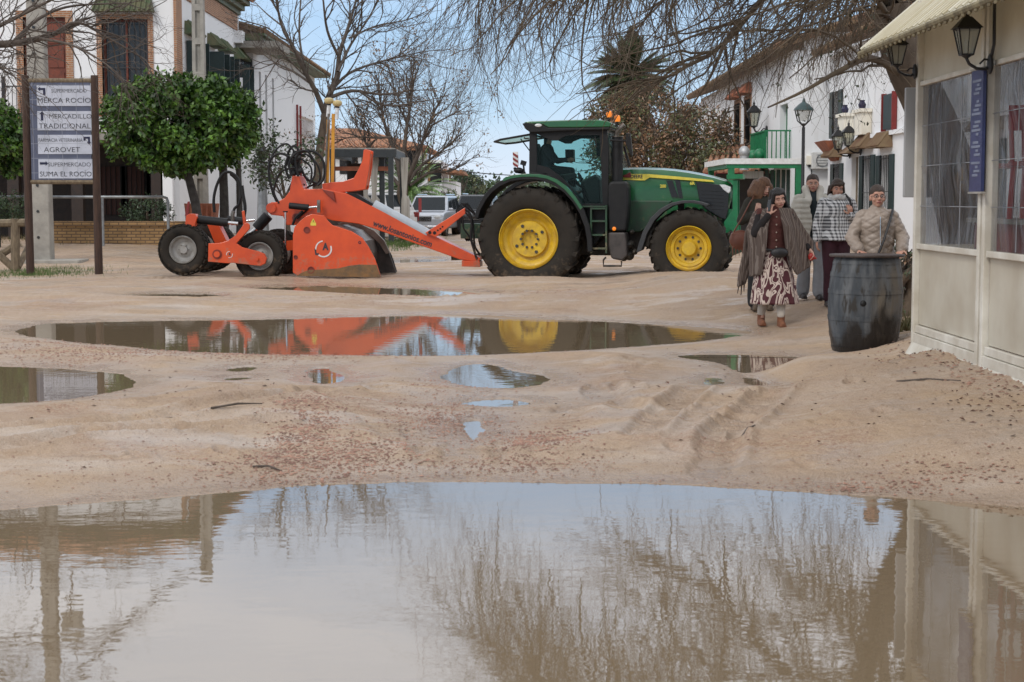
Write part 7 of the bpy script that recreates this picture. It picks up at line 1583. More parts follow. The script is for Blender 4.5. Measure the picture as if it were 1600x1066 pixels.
c = P(1085, 222, 63); shaggy('mixed_thicket_tree', 'brown and olive thicket tree above the tractor bonnet', (c.x, 63, c.z-.2), (1.8, 1.4, 1.6), 42, BRL, OLV, 230, 34, .33, .16, .65)
c = P(965, 215, 69); shaggy('olive_tree', 'olive toned scruffy tree directly behind the tractor cab', (c.x, 69, c.z), (1.4, 1.4, 1.9), 43, OLV, BRL, 190, 34, .34, .17, .5)
c = P(1120, 245, 61); shaggy('low_bush', 'low olive bush at the red veranda beyond the bonnet', (c.x, 61, c.z-.4), (1.0, 1.0, .9), 44, OLV, BRL, 70, 30, .28, .15, .6)
FARG = leafmat('far_leaf', (.045, .075, .03), (.028, .05, .022))
c = P(728, 296, 125); shaggy('far_tree', 'large dark green tree at the far end of the street', (c.x, 125, c.z-.2), (1.55, 2, 1.45), 45, FARG, OLV, 150, 40, .38, .24, .8)
c = P(742, 305, 122); shaggy('far_shrub', 'rounder dark shrub right of the far green tree', (c.x, 122, c.z-.3), (1.0, 1.5, .9), 46, FARG, OLV, 70, 36, .32, .22, .85)
c = P(700, 318, 95); shaggy('garden_hedge', 'bright green garden bush behind the silver car', (c.x, 95, c.z-.3), (1.3, 1, .9), 47, FROND, OLV, 80, 36, .3, .18, .7)
def pgrp(n, seed, xs, ys, rz_, nm, label, m, size=.5):
    rng = np.random.default_rng(seed); C = []; 
    for i in range(n):
        x = rng.uniform(*xs); y = rng.uniform(*ys); h = rng.uniform(*rz_); q = unit(rng.normal(0, 1, (60, 3)))*rng.random((60, 1))**.4*np.array([h*.7, h*.7, h*.5])+np.array([x, y, h*.5]); C.append(q)
    C = np.concatenate(C); o = leaves(nm, C, np.zeros_like(C), size, m, None, rng, .6); tag(o, label, 'trees', kind='stuff')
pgrp(420, 51, (-75, 90), (230, 300), (3.5, 6.5), 'distant_treeline', 'distant band of trees along the horizon behind the village', FARG, .9)
# a dry bush by the kiosk corner, potted plants and grass
c = G(1424, 500, .28); sh = shaggy('corner_bush', 'dark scrubby bush between the barrel and the kiosk corner', (c.x+.12, c.y+1.2, .72), (.28, .4, .42), 48, leafmat('bush_leaf', (.05, .07, .025), (.03, .04, .02)), BRL, 40, 24, .12, .06, .7)
def grass(px, py, sx, sy, n, h, m, seed, label, dry=False):
    rng = np.random.default_rng(seed); c = G(px, py); a = G(px+sx, py); b_ = G(px, py-sy); x = c.x+rng.normal(0, .5, n)*abs(a.x-c.x); y = c.y+rng.normal(0, .5, n)*abs(b_.y-c.y); z = height(x, y, True); k = z > .0; x, y, z = x[k], y[k], z[k]; n = len(x); hh = h*rng.uniform(.4, 1.2, n); an = rng.uniform(0, 6.28, n); w = h*.06
    dx, dy = np.cos(an), np.sin(an); ln = rng.normal(0, .35, (n, 2))*hh[:, None]; V = np.stack([np.stack([x-dx*w, y-dy*w, z-.01], 1), np.stack([x+dx*w, y+dy*w, z-.01], 1), np.stack([x+ln[:, 0], y+ln[:, 1], z+hh], 1)], 1).reshape(-1, 3)
    o = np_mesh('grass', V, np.arange(n*3).reshape(n, 3), m); tag(o, label, 'grass', kind='stuff')
GR = mat('grass_green', (.09, .15, .03), (.05, .09, .02), scale=3, rough=.8); GRD = mat('grass_dry', (.17, .14, .06), (.10, .09, .04), scale=3, rough=.9)
grass(60, 431, 90, 7, 2200, .09, GR, 61, 'short green grass round the base of the signboard'); grass(625, 384, 46, 8, 1800, .16, GR, 62, 'green grass strip behind the scraper blade'); grass(190, 389, 130, 8, 3200, .18, GRD, 63, 'dry weeds along the foot of the brick wall'); grass(160, 383, 120, 3, 900, .2, GR, 68, 'green weeds at the brick wall')
grass(1500, 572, 50, 8, 260, .10, GR, 64, 'green weeds under the kiosk drip board'); grass(1412, 545, 22, 9, 260, .16, GRD, 65, 'dry stalks between the barrel and the kiosk'); grass(1440, 550, 20, 6, 150, .09, GR, 66, 'green tuft at the kiosk corner')
# shrubs in the porch bed
rng = np.random.default_rng(71)
for px, py, D_, r_, lb_ in ((20, 325, 44, .55, 'small feathery shrub by the left picture edge'), (230, 330, 48, .6, 'dark shrub in the bed above the brick wall')):
    c = P(px, py, D_); r = empty('shrub', (c.x, D_, gz(c.x, D_)), 0, lb_, 'shrub'); C, Nn = crown_pts(rng, tuple(c), (r_*1.3, .5, r_*.7), 60, 26, .16); leaves('foliage', C, Nn, .11, FARG, r, rng, .3, (c.x, D_, gz(c.x, D_)))
    MB().tube([(0, 0, 0), (0, 0, c.z-gz(c.x, D_))], .04, 6).build('stem', BARK, r, world=False)
# fallen twigs and leaves on the sand
LT = mat('litter_brown', (.12, .05, .03), (.05, .03, .02), scale=12, rough=.9)
rng = np.random.default_rng(81); n = 420; pts = []
for cx, cy, sx, sy, k in ((1500, 610, 110, 50, 220), (1560, 700, 80, 40, 80), (1150, 640, 350, 90, 60), (300, 640, 300, 80, 60)):
    c = G(cx, cy); a = G(cx+sx, cy); b_ = G(cx, cy-sy); pts.append(np.stack([c.x+rng.normal(0, .5, k)*abs(a.x-c.x), c.y+rng.normal(0, .5, k)*abs(b_.y-c.y)], 1))
pts = np.concatenate(pts); z = height(pts[:, 0], pts[:, 1]); k = z > .004; C = np.concatenate([pts[k], z[k][:, None]+.006], 1); rng2 = np.random.default_rng(5); a = unit(np.concatenate([rng2.normal(0, 1, (len(C), 2)), rng2.normal(0, .15, (len(C), 1))], 1)); b_ = unit(np.cross(a, [0, 0, 1.])); s = rng2.uniform(.02, .05, (len(C), 1)); q = np.stack([C, C+a*s*.5+b_*s*.25+[0,0,.008], C+a*s, C+a*s*.5-b_*s*.25], 1).reshape(-1, 3)
tag(np_mesh('leaf_litter', q, np.arange(len(C)*4).reshape(-1, 4), LT), 'brown fallen leaves scattered on the sand', 'leaf litter', kind='stuff')
stk = [((1400,640),(1500,648),.008),((330,655),(410,648),.008),((395,728),(440,732),.007),((225,661),(290,657),.006),((1160,690),(1180,688),.01)]
for i, ((x0, y0), (x1, y1), r_) in enumerate(stk):
    a, b_ = G(x0, y0, .05), G(x1, y1, .05); a.z = gz(a.x, a.y)+r_; b_.z = gz(b_.x, b_.y)+r_; md = (a+b_)/2+Vector((0, .04, .01)); o = MB().tube([a, md, b_], [r_, r_, r_*.5], 6).build('fallen_twig', TWIG)
    tag(o, ['long thin twig lying on the sand below the kiosk', 'thin twig on the sand beyond the left puddle shore', 'thick dark twig lying in the gravel patch', 'curved twig on the sand left of the gravel', 'short dark twig near the shore of the near puddle'][i], 'twig', 'twigs fallen on the sand')
# ================================================================ PEOPLE
def gpt(px, py):
    z = .1
    for _ in range(12): p = G(px, py, z); z = .5*z+.5*gz(p.x, p.y)
    return G(px, py, z)
def blob(name, mb, voxel, m, parent, smooth=3, fac=.5, disp=None, keep=None):
    """join overlapping volumes into one continuous skin"""
    me = mb.mesh('tmp'); o = bpy.data.objects.new('tmp', me); col.objects.link(o)
    md = o.modifiers.new('r', 'REMESH'); md.mode = 'VOXEL'; md.voxel_size = voxel
    if smooth: s = o.modifiers.new('s', 'SMOOTH'); s.iterations = smooth; s.factor = fac
    bpy.context.view_layer.update(); e = bpy.data.meshes.new_from_object(o.evaluated_get(bpy.context.evaluated_depsgraph_get())); bpy.data.objects.remove(o)
    if disp:
        n = len(e.vertices); co = np.empty(n*3, np.float32); e.vertices.foreach_get('co', co); co = co.reshape(-1, 3); nr = np.empty(n*3, np.float32); e.vertices.foreach_get('normal', nr); nr = nr.reshape(-1, 3)
        co = co + nr*disp(co)[:, None]; e.vertices.foreach_set('co', co.astype(np.float32).ravel())
    e.name = name; e.materials.clear(); e.materials.append(m); e.polygons.foreach_set('use_smooth', [True]*len(e.polygons)); e.update()
    ob = bpy.data.objects.new(name, e); col.objects.link(ob); ob.parent = parent; XF[ob.name] = Matrix(); return ob
SKIN = mat('skin', (.52, .29, .21), (.43, .22, .155), scale=14, rough=.55); SKIN.node_tree.nodes['Principled BSDF'].inputs['Subsurface Weight'].default_value = .08
SKIN2 = mat('skin_pale', (.56, .33, .25), (.48, .26, .19), scale=14, rough=.55)
EYEW = mat('eye_white', (.55, .5, .48), rough=.3); EYED = mat('eye_dark', (.02, .012, .01), rough=.2); LIP = mat('lips', (.32, .09, .08), (.28, .07, .07), rough=.45)
HBLK = mat('hair_black', (.012, .010, .010), (.03, .026, .024), scale=20, rough=.45, stretch=(6, 6, .7), bump=.5, bscale=60)
HBRN = mat('hair_brown', (.060, .034, .022), (.026, .016, .011), scale=20, rough=.5, stretch=(6, 6, .7), bump=.5, bscale=60)
HLT = mat('hair_chestnut', (.20, .095, .045), (.10, .045, .022), scale=18, rough=.5, stretch=(5, 5, .8), bump=.6, bscale=50)
def fold(a, f, s=0): return lambda c: a*(fbm(c[:, 0]*f+c[:, 1]*f*.7, c[:, 2]*f*.55, s, 3)*2)
def vfold(a, f, s=0): return lambda c: a*np.sin(np.arctan2(c[:, 1], c[:, 0])*f + 2*fbm(c[:, 0]*5, c[:, 2]*3, s, 2)*3)
def head(mb, c, yaw=0, tilt=0, nod=0, k=1.0):
    """face looks to -y; c = centre of the head at eye height. Returns the placement function."""
    M = Euler((nod, tilt, yaw)).to_matrix(); c = Vector(c); t = lambda x, y, z: c+M @ (Vector((x, y, z))*k)
    def el(p, r): mb.ell(t(*p), [q*k for q in r], 16, 12, (nod, tilt, yaw))
    el((0, .015, .025), (.074, .092, .098)); el((0, -.018, -.035), (.060, .068, .072)); el((0, -.042, -.082), (.030, .034, .026)); el((.0, -.060, .030), (.056, .022, .034))
    for s_ in (-1, 1): el((s_*.040, -.052, -.030), (.024, .026, .024)); el((s_*.076, .012, -.012), (.010, .020, .031))
    mb.cap(t(0, -.082, .012), .0085*k, t(0, -.102, -.024), .0125*k, 8); 
    for s_ in (-1, 1): mb.ell(t(s_*.012, -.093, -.029), .009*k, 8, 6)
    mb.cap(t(-.020, -.082, -.056), .0085*k, t(.020, -.082, -.056), .0085*k, 8)
    return t
def face_bits(t, par, k=1.0, closed=False, glasses=False, brow=HBRN, smile=0):
    for s_ in (-1, 1):
        e = MB().ell(t(s_*.031, -.0765, .004), (.0125*k, .008*k, (.0045 if closed else .0078)*k), 10, 6).build('eye', EYEW if not closed else SKIN2, par, world=False, smooth=True)
        MB().ell(t(s_*.031, -.0825, .003), (.0062*k, .004*k, (.002 if closed else .0062)*k), 8, 6).build('iris', EYED, e, world=False, smooth=True)
        m = MB(); m.tube([t(s_*.014, -.088, .019), t(s_*.032, -.086, .025), t(s_*.048, -.076, .019)], .0032*k, 6); m.build('eyebrow', brow, par, world=False)
    m = MB(); m.tube([t(-.026, -.082, -.056+smile), t(-.012, -.0915, -.0575), t(.012, -.0915, -.0575), t(.026, -.082, -.056+smile)], [.003*k, .006*k, .006*k, .003*k], 8); m.build('mouth', LIP, par, world=False, smooth=True)
    if glasses:
        m = MB()
        for s_ in (-1, 1): m.tube([t(s_*.034+.024*math.cos(a), -.098, .002+.017*math.sin(a)) for a in [i*PI/7 for i in range(15)]], .0022*k, 5); m.tube([t(s_*.058, -.098, .006), t(s_*.078, -.01, .006)], .002*k, 5)
        m.tube([t(-.010, -.098, .006), t(.010, -.098, .006)], .002*k, 5); m.build('glasses', IRON, par, world=False)
def hand(mb, w, d, pn, side=1, curl=.5, k=1.0):
    """w wrist, d pointing along the hand, pn palm normal; fingers curl towards pn"""
    w = Vector(w); d = Vector(d).normalized(); pn = Vector(pn); pn = (pn-d*pn.dot(d)).normalized(); s = d.cross(pn)*side
    for i in range(4): o = s*(-.027+.018*i)*k; mb.cap(w+d*.005*k+o*.6, .014*k, w+d*.078*k+o, .0125*k, 8)
    for i, L in enumerate((.062, .074, .080, .072)[::1]):
        o = s*(-.027+.018*i)*k; p = w+d*.082*k+o; dd = d; r = .0088*k
        for j, f in enumerate((.45, .32, .25)):
            a = curl*(.55+.35*j); dd = (dd*math.cos(a)+pn*math.sin(a)).normalized(); q = p+dd*L*f*k; mb.cap(p, r, q, r*.92, 8); p = q; r *= .92
    p = w+d*.025*k+s*.030*k; dd = (d*.55+s*.75+pn*.35).normalized(); q = p+dd*.035*k; mb.cap(p, .0125*k, q, .011*k, 8); dd = (dd*.6+d*.5+pn*.4*curl).normalized(); mb.cap(q, .0105*k, q+dd*.034*k, .0085*k, 8)
def figure(label, pos, Hh, pose, skin=SKIN, yaw=0.0, hd=None):
    """continuous body: returns root, body object, head placement function; pose in metres for a 1.62 m person"""
    k = Hh/1.62; r = empty('person', pos, yaw, label, 'person'); mb = MB(); J = {n: Vector(v)*k for n, v in pose.items() if isinstance(v, tuple)}
    for s_ in 'LR':
        mb.cap(J['hip'+s_], .095*k, J['knee'+s_], .062*k); mb.cap(J['knee'+s_], .058*k, J['knee'+s_].lerp(J['ankle'+s_], .35), .055*k); mb.cap(J['knee'+s_].lerp(J['ankle'+s_], .3), .055*k, J['ankle'+s_], .036*k)
        f = J['ankle'+s_]+Vector((0, 0, -.045*k)); mb.cap(f+Vector((0, .04*k, 0)), .036*k, f+Vector((0, -.13*k, -.008*k)), .028*k)
        mb.cap(J['sh'+s_], .052*k, J['el'+s_], .042*k); mb.cap(J['el'+s_], .041*k, J['wr'+s_], .027*k)
        hd_ = pose.get('hd'+s_, None)
        if hd_: hand(mb, J['wr'+s_], hd_, pose['hn'+s_], 1 if s_ == 'L' else -1, pose.get('hc'+s_, .5), k)
    pl = (J['hipL']+J['hipR'])/2; ch = (J['shL']+J['shR'])/2
    mb.ell(pl+Vector((0, .01, .03))*k, (.165*k, .115*k, .13*k), 16, 10); mb.ell(pl.lerp(ch, .42), (.135*k, .10*k, .17*k), 16, 10); mb.ell(pl.lerp(ch, .75), (.155*k, .105*k, .19*k), 16, 10); mb.cap(J['shL'].lerp(J['shR'], .15), .055*k, J['shL'].lerp(J['shR'], .85), .055*k)
    hc = J['head']; mb.cap(ch+Vector((0, .01, 0)), .058*k, hc+Vector((0, .02, -.08))*k, .050*k)
    t = head(mb, hc, *(hd or (0, 0, 0)), k=k*1.0); body = blob('body', mb, .0062*k, skin, r, 2); return r, t, J, k
base_pose = dict(hipL=(.085, 0, .86), hipR=(-.085, 0, .86), kneeL=(.09, -.01, .46), kneeR=(-.09, -.01, .46), ankleL=(.09, .02, .075), ankleR=(-.09, .02, .075),
  shL=(.165, 0, 1.32), shR=(-.165, 0, 1.32), elL=(.24, .02, 1.06), elR=(-.24, .02, 1.06), wrL=(.25, -.06, .84), wrR=(-.25, -.06, .84), head=(0, -.01, 1.505),
  hdL=(0, -.15, -1), hnL=(-1, 0, 0), hdR=(0, -.15, -1), hnR=(1, 0, 0))
def garment_top(J, k, nm, m, par, z0, r_sh=.07, r_el=.056, r_wr=.042, bulk=.03, collar=0, disp=None, flare=0, cuffs=.93, vox=.011, sl=('L', 'R')):
    mb = MB(); pl = (J['hipL']+J['hipR'])/2; ch = (J['shL']+J['shR'])/2
    lo = Vector((pl.x, pl.y, z0*k))
    mb.ell(pl.lerp(ch, .78), ((.165+bulk)*k, (.115+bulk)*k, .20*k), 18, 12); mb.ell(pl.lerp(ch, .42), ((.15+bulk)*k, (.112+bulk)*k, .22*k), 18, 12)
    rx, ry = (.165+bulk+flare)*k, (.125+bulk+flare*.6)*k; top = pl.lerp(ch, .35)
    mb.lathe([(.001, 0), (1, 0), (1.0, .02), (.93, 1), (.001, 1)], lambda a, b, t: Vector((lo.x+a*(rx if t < .5 else (.15+bulk)*k), lo.y+b*(ry if t < .5 else (.112+bulk)*k), lo.z+(top.z-lo.z)*t)), 28)
    mb.cap(J['shL'].lerp(J['shR'], .08)+Vector((0, 0, -.01))*k, r_sh*k, J['shL'].lerp(J['shR'], .92)+Vector((0, 0, -.01))*k, r_sh*k)
    for s_ in sl: mb.cap(J['sh'+s_], r_sh*k, J['el'+s_], r_el*k, 14); mb.cap(J['el'+s_], r_el*k, J['el'+s_].lerp(J['wr'+s_], cuffs), r_wr*k, 14)
    if collar: mb.cap(ch+Vector((0, .01, .03))*k, collar*1.15*k, ch+Vector((0, 0, .075))*k, collar*k, 16)
    return blob(nm, mb, vox*k, m, par, 3, disp=disp)
def trousers(J, k, m, par, r0=.115, r1=.09, r2=.085, z2=None, disp=None):
    mb = MB(); pl = (J['hipL']+J['hipR'])/2; mb.ell(pl+Vector((0, .01, .03))*k, (.178*k, .13*k, .14*k), 16, 10)
    for s_ in 'LR': mb.cap(J['hip'+s_], r0*k, J['knee'+s_], r1*k, 14); mb.cap(J['knee'+s_], r1*k, J['ankle'+s_]+Vector((0, 0, .02*k)), r2*k, 14)
    return blob('trousers', mb, .012*k, m, par, 3, disp=disp or fold(.010, 9, 3))
def shoes(J, k, m, par, hgt=.02, nm='shoe'):
    for s_ in 'LR':
        a = J['ankle'+s_]; mb = MB(); mb.cap(a+Vector((0, .0, hgt))*k, .046*k, a+Vector((0, .02, -.035))*k, .046*k); mb.cap(a+Vector((0, .03, -.036))*k, .040*k, a+Vector((0, -.135, -.043))*k, .036*k); mb.box(tuple(a+Vector((-.040, -.165, -.078))*k), tuple(a+Vector((.040, .07, -.055))*k)); blob(nm, mb, .009*k, m, par, 2)

# ---- 1: the woman on the phone
p = gpt(1207, 509); 
ps = dict(base_pose); ps.update(kneeL=(.085, -.07, .46), ankleL=(.085, -.10, .075), kneeR=(-.10, .02, .45), ankleR=(-.125, .06, .08), elR=(-.23, -.06, 1.09), wrR=(-.085, -.155, 1.305), hdR=(.20, .18, 1), hnR=(.8, .9, 0), hcR=.75, elL=(.30, .02, 1.07), wrL=(.40, -.05, .91), hdL=(.45, -.2, -.75), hnL=(-.5, -.3, -.1), hcL=.95, head=(.045, -.02, 1.49))
r1, t, J, k = figure('woman with long black hair talking on a phone in a burgundy blouse and patterned skirt', (p.x, p.y, p.z), 1.71, ps, SKIN2, hd=(R(10), R(-8), R(8)))
face_bits(t, r1, k, True, brow=HBLK)
mb = MB()
for a in range(9): x = -.07+.0175*a; mb.cap(t(x*.9, .02+.03*math.cos(x*20), .085), .032, t(x*1.35-.0, .055, -.10), .036, 8)
mb.ell(t(0, .015, .055), (.088, .100, .083), 16, 12); mb.cap(t(-.062, -.035, .065), .026, t(-.09, -.015, -.06), .026); mb.cap(t(.060, -.03, .068), .025, t(.082, -.01, -.06), .022); mb.cap(t(-.09, -.01, -.06), .034, t(-.12, -.02, -.22), .030); mb.cap(t(-.12, -.02, -.22), .03, t(-.13, -.05, -.31), .014); mb.cap(t(.085, .02, -.05), .034, t(.14, .02, -.17), .028); mb.cap(t(.14, .02, -.17), .036, t(.18, -.03, -.31), .026); mb.cap(t(.18, -.03, -.31), .026, t(.20, -.08, -.40), .008); mb.cap(t(-.12, -.02, -.22), .036, t(-.15, -.08, -.38), .010); mb.ell(t(0, .07, -.09), (.10, .05, .14), 12, 8)
mb.cap(t(-.05, -.07, .075), .014, t(.05, -.07, .075), .014)
blob('hair', mb, .008, HBLK, r1, 2, disp=fold(.006, 30, 2))
garment_top(J, k, 'blouse', mat('burgundy_blouse', (.10, .028, .022), (.07, .02, .016), scale=8, rough=.85, bump=.4, bscale=40), r1, .80, .064, .050, .038, .006, .055, fold(.006, 14, 5))
mb = MB()
for s_ in 'LR': mb.cap(J['sh'+s_].lerp(J['el'+s_], .15), .068*k, J['el'+s_], .058*k, 12); mb.cap(J['el'+s_], .057*k, J['el'+s_].lerp(J['wr'+s_], .94), .043*k, 12)
blob('sleeves', mb, .010, mat('black_knit', (.018, .014, .014), rough=.9), r1, 2, disp=fold(.006, 16, 3))
m = MB()
for z in (1.28, 1.19, 1.10, 1.01, .93): m.ell((.012, (-.130-.006*math.sin(z*9))*k, z*k), (.010, .006, .010), 8, 5)
m.build('button', mat('button', (.45, .35, .28), rough=.3), r1, world=False)
# skirt of folded cloth with a printed swirl
def swirl_mat():
    m = bpy.data.materials.new('swirl_print'); m.use_nodes = True; t_ = m.node_tree; b = t_.nodes['Principled BSDF']; b.inputs['Roughness'].default_value = .7; L = t_.links.new; tcn = t_.nodes.new('ShaderNodeTexCoord'); q = t_.nodes.new('ShaderNodeMapping'); q.inputs['Scale'].default_value = (1, 1, .42); L(tcn.outputs['Object'], q.inputs[0])
    w = t_.nodes.new('ShaderNodeTexNoise'); w.inputs['Scale'].default_value = 6.8; w.inputs['Detail'].default_value = .5; w.inputs['Distortion'].default_value = 2.4; L(q.outputs[0], w.inputs[0]); cr_ = t_.nodes.new('ShaderNodeValToRGB'); cr_.color_ramp.interpolation = 'CONSTANT'; e = cr_.color_ramp.elements; e[0].color = (.075, .012, .018, 1); e[0].position = 0; e[1].color = (.58, .47, .40, 1); e[1].position = .40
    for p_, c_ in ((.475, (.075, .012, .018, 1)), (.51, (.58, .47, .40, 1)), (.60, (.075, .012, .018, 1))): x = e.new(p_); x.color = c_
    L(w.outputs[0], cr_.inputs[0]); L(cr_.outputs[0], b.inputs['Base Color']); return m
vs = []; nr_, nc_ = 26, 72
for i in range(nr_):
    v = i/(nr_-1); z = (.90-.64*v)*k; rx = (.17+.12*v**.8); ry = (.135+.07*v)
    for j in range(nc_):
        a = 2*PI*j/nc_; f = 1+.07*v*math.sin(a*9+1.3)+.04*v*math.sin(a*5+v*2); vs.append((rx*f*math.cos(a)+.01*v-.0, ry*f*math.sin(a)-.02*v, z))
mb = MB().add(vs, [(i*nc_+j, i*nc_+(j+1) % nc_, (i+1)*nc_+(j+1) % nc_, (i+1)*nc_+j) for i in range(nr_-1) for j in range(nc_)]); o = mb.build('skirt', swirl_mat(), r1, world=False, smooth=2); md = o.modifiers.new('thick', 'SOLIDIFY'); md.thickness = .008
mb = MB()
for s_ in 'LR': mb.cap(J['knee'+s_]*1.0, .07, J['ankle'+s_]+Vector((0, 0, .06)), .050, 12)
blob('leggings', mb, .01, mat('cream_cotton', (.55, .49, .42), rough=.85), r1, 2, disp=fold(.008, 22, 8))
shoes(J, k, mat('tan_suede', (.23, .09, .04), (.16, .06, .03), rough=.8), r1, .055, 'ankle_boot')
# striped poncho
PON = rings_mat('poncho_stripe', (.095, .068, .056), (.175, .14, .118), .032, 1, .55, mode='stripe')
def sheet(mb, A, B, n, r, taper=.6):
    """cloth hanging between polylines A and B"""
    for i in range(n+1):
        t_ = i/n; pts = [Vector(a).lerp(Vector(b), t_)+Vector((0, .018*math.sin(i*1.9), 0)) for a, b in zip(A, B)]
        for q0, q1 in zip(pts[:-1], pts[1:]): mb.cap(q0, r, q1, r*.95, 8)
mb = MB(); sheet(mb, [(.06, -.06, 1.37), (.10, -.15, 1.18), (.13, -.165, .95), (.20, -.15, .72), (.26, -.12, .62)], [(.21, .0, 1.36), (.34, -.03, 1.14), (.44, -.04, .99), (.45, -.03, .84), (.40, -.04, .70)], 9, .022)
sheet(mb, [(.22, .06, 1.32), (.33, .08, 1.10), (.40, .08, .92), (.42, .06, .80)], [(.0, .14, 1.36), (.02, .17, 1.1), (.03, .18, .9), (.03, .18, .75)], 7, .022)
sheet(mb, [(-.06, -.06, 1.37), (-.11, -.16, 1.16), (-.13, -.17, .90), (-.17, -.15, .68), (-.17, -.14, .62)], [(-.22, .0, 1.33), (-.30, -.02, 1.12), (-.28, -.04, .92), (-.27, -.05, .72), (-.27, -.05, .60)], 7, .022)
sheet(mb, [(-.22, .06, 1.32), (-.31, .08, 1.10), (-.33, .10, .85), (-.38, .08, .62), (-.40, .06, .47)], [(-.02, .14, 1.36), (-.06, .17, 1.1), (-.12, .18, .9), (-.24, .16, .70), (-.32, .12, .50)], 8, .022)
mb.v = [(a*k, b*k, c_*k) for a, b, c_ in mb.v]; blob('poncho', mb, .010, PON, r1, 3, disp=fold(.006, 12, 4))
mb = MB(); mb.cap((-.36, .05, .52), .012, (-.37, .04, .36), .006); mb.cap((-.33, .06, .52), .012, (-.335, .05, .40), .006); mb.cap((-.39, .06, .50), .01, (-.41, .05, .38), .006); mb.v = [(a*k, b*k, c_*k) for a, b, c_ in mb.v]; blob('fringe', mb, .006, HBRN, r1, 0)
# sleeve of the raised arm, belt bag, phone, red glove
mb = MB(); mb.cap((-.16, -.13, .90), .018, (.17, -.13, .88), .018); mb.ell((.04, -.185, .865), (.105, .04, .062), 14, 10); mb.v = [(a*k, b*k, c_*k) for a, b, c_ in mb.v]; o = blob('belt_bag', mb, .009, mat('black_leather', (.018, .016, .017), rough=.45), None, 2); o.location = (p.x, p.y, p.z); tag(o, 'black zipped belt bag worn at the waist over the patterned skirt', 'bag')
mb = MB(); wr = J['wrR']; m = MB().obox(wr+Vector((.005, .02, .11)), (.012, .075, .15), (R(-10), R(14), R(20))); o = m.build('mobile_phone', BLKG, world=True, bevel=.004); o.location = (p.x, p.y, p.z); tag(o, 'black mobile phone held to the ear of the black haired woman', 'phone')
mb = MB(); q = J['wrL']+Vector((.035, -.03, -.10)); mb.ell(q, (.045, .035, .05), 12, 8); mb.cap(q, .022, q+Vector((.05, -.01, -.02)), .014); o = blob('red_purse', mb, .007, mat('red_leather', (.42, .03, .02), (.3, .02, .015), rough=.45), None, 2, disp=fold(.006, 40, 3)); o.location = (p.x, p.y, p.z); tag(o, 'small crumpled red purse clasped in the lowered hand of the phone woman', 'purse')

# ---- 2: chestnut haired woman half hidden behind her
p = gpt(1190, 484); ps = dict(base_pose); ps.update(elR=(-.26, .02, 1.10), wrR=(-.10, -.16, 1.19), hdR=(.2, -.2, .9), hnR=(0, 1, .3), hcR=1.2)
r2, t, J, k = figure('woman with loose chestnut hair and dark olive coat half hidden behind the phone caller', (p.x, p.y, p.z), 1.72, ps, SKIN2, hd=(R(28), R(5), R(14)))
face_bits(t, r2, k, brow=HLT)
mb = MB(); mb.ell(t(0, .01, .055), (.094, .104, .090), 16, 12)
for i in range(16): a = R(-65)+R(310)*i/15; x, y = .105*math.cos(a), .02+.105*math.sin(a)+.02; mb.cap(t(x*.9, y*.9, .04), .036, t(x*1.25, y*1.1, -.08-.03*math.sin(i*2)), .034, 8); mb.cap(t(x*1.25, y*1.1, -.08), .034, t(x*1.15, y, -.15-.02*math.sin(i*3)), .022, 8)
blob('hair', mb, .009, HLT, r2, 2, disp=fold(.012, 26, 6))
garment_top(J, k, 'coat', mat('olive_coat', (.035, .032, .022), (.025, .022, .016), scale=6, rough=.9), r2, .62, .075, .062, .05, .035, .06, fold(.010, 9, 5), .03)
trousers(J, k, mat('black_cloth', (.02, .02, .022), rough=.9), r2); shoes(J, k, BLK, r2, .05, 'boot')
q = Vector((p.x-.30, p.y-.06, p.z+.92)); mb = MB(); mb.ell(q, (.15, .07, .13), 16, 10); mb.box(q+Vector((-.12, -.05, .0)), q+Vector((.12, .05, .09))); 
for i in range(6): mb.cap(q+Vector((-.10+.04*i, -.02, -.10)), .012, q+Vector((-.10+.045*i, -.02, -.24)), .007)
o = blob('handbag', mb, .011, mat('rust_leather', (.17, .055, .028), (.11, .035, .02), rough=.5), None, 2); tag(o, 'rust brown fringed handbag at the hip of the chestnut haired woman', 'handbag')
m = MB().tube([q+Vector((-.1, 0, .08)), q+Vector((.02, -.06, .30)), q+Vector((.12, -.08, .50)), q+Vector((.2, .0, .62)), q+Vector((.16, .1, .4)), q+Vector((.1, .04, .08))], .010, 6).build('strap', MATS['rust_leather'], o, world=False, smooth=True)

# ---- 3: woman in the pale puffer jacket
p = gpt(1267, 467); ps = dict(base_pose); ps.update(kneeL=(.09, -.07, .46), ankleL=(.095, -.06, .075), ankleR=(-.10, .06, .08))
r3, t, J, k = figure('tallest woman in an open pale puffer coat over a dark top and light grey jeans', (p.x, p.y, p.z), 1.65, ps, SKIN, hd=(R(-4), 0, R(2)))
face_bits(t, r3, k)
mb = MB(); mb.ell(t(0, .016, .060), (.079, .092, .074), 16, 12); mb.cap(t(-.064, .01, .055), .018, t(-.068, .05, .0), .016); mb.cap(t(.064, .01, .055), .018, t(.068, .05, .0), .016); mb.cap(t(.02, .10, .0), .035, t(.05, .13, -.10), .02); blob('hair', mb, .008, HBRN, r3, 2, disp=fold(.005, 30, 3))
garment_top(J, k, 'top', mat('dark_teal_top', (.018, .028, .034), rough=.85), r3, .78, .06, .048, .04, .02, .06, fold(.005, 12, 2))
PUF = mat('pale_puffer', (.56, .53, .46), (.46, .43, .37), scale=5, rough=.6, bump=.3)
mb = MB(); pl = (J['hipL']+J['hipR'])/2; ch = (J['shL']+J['shR'])/2
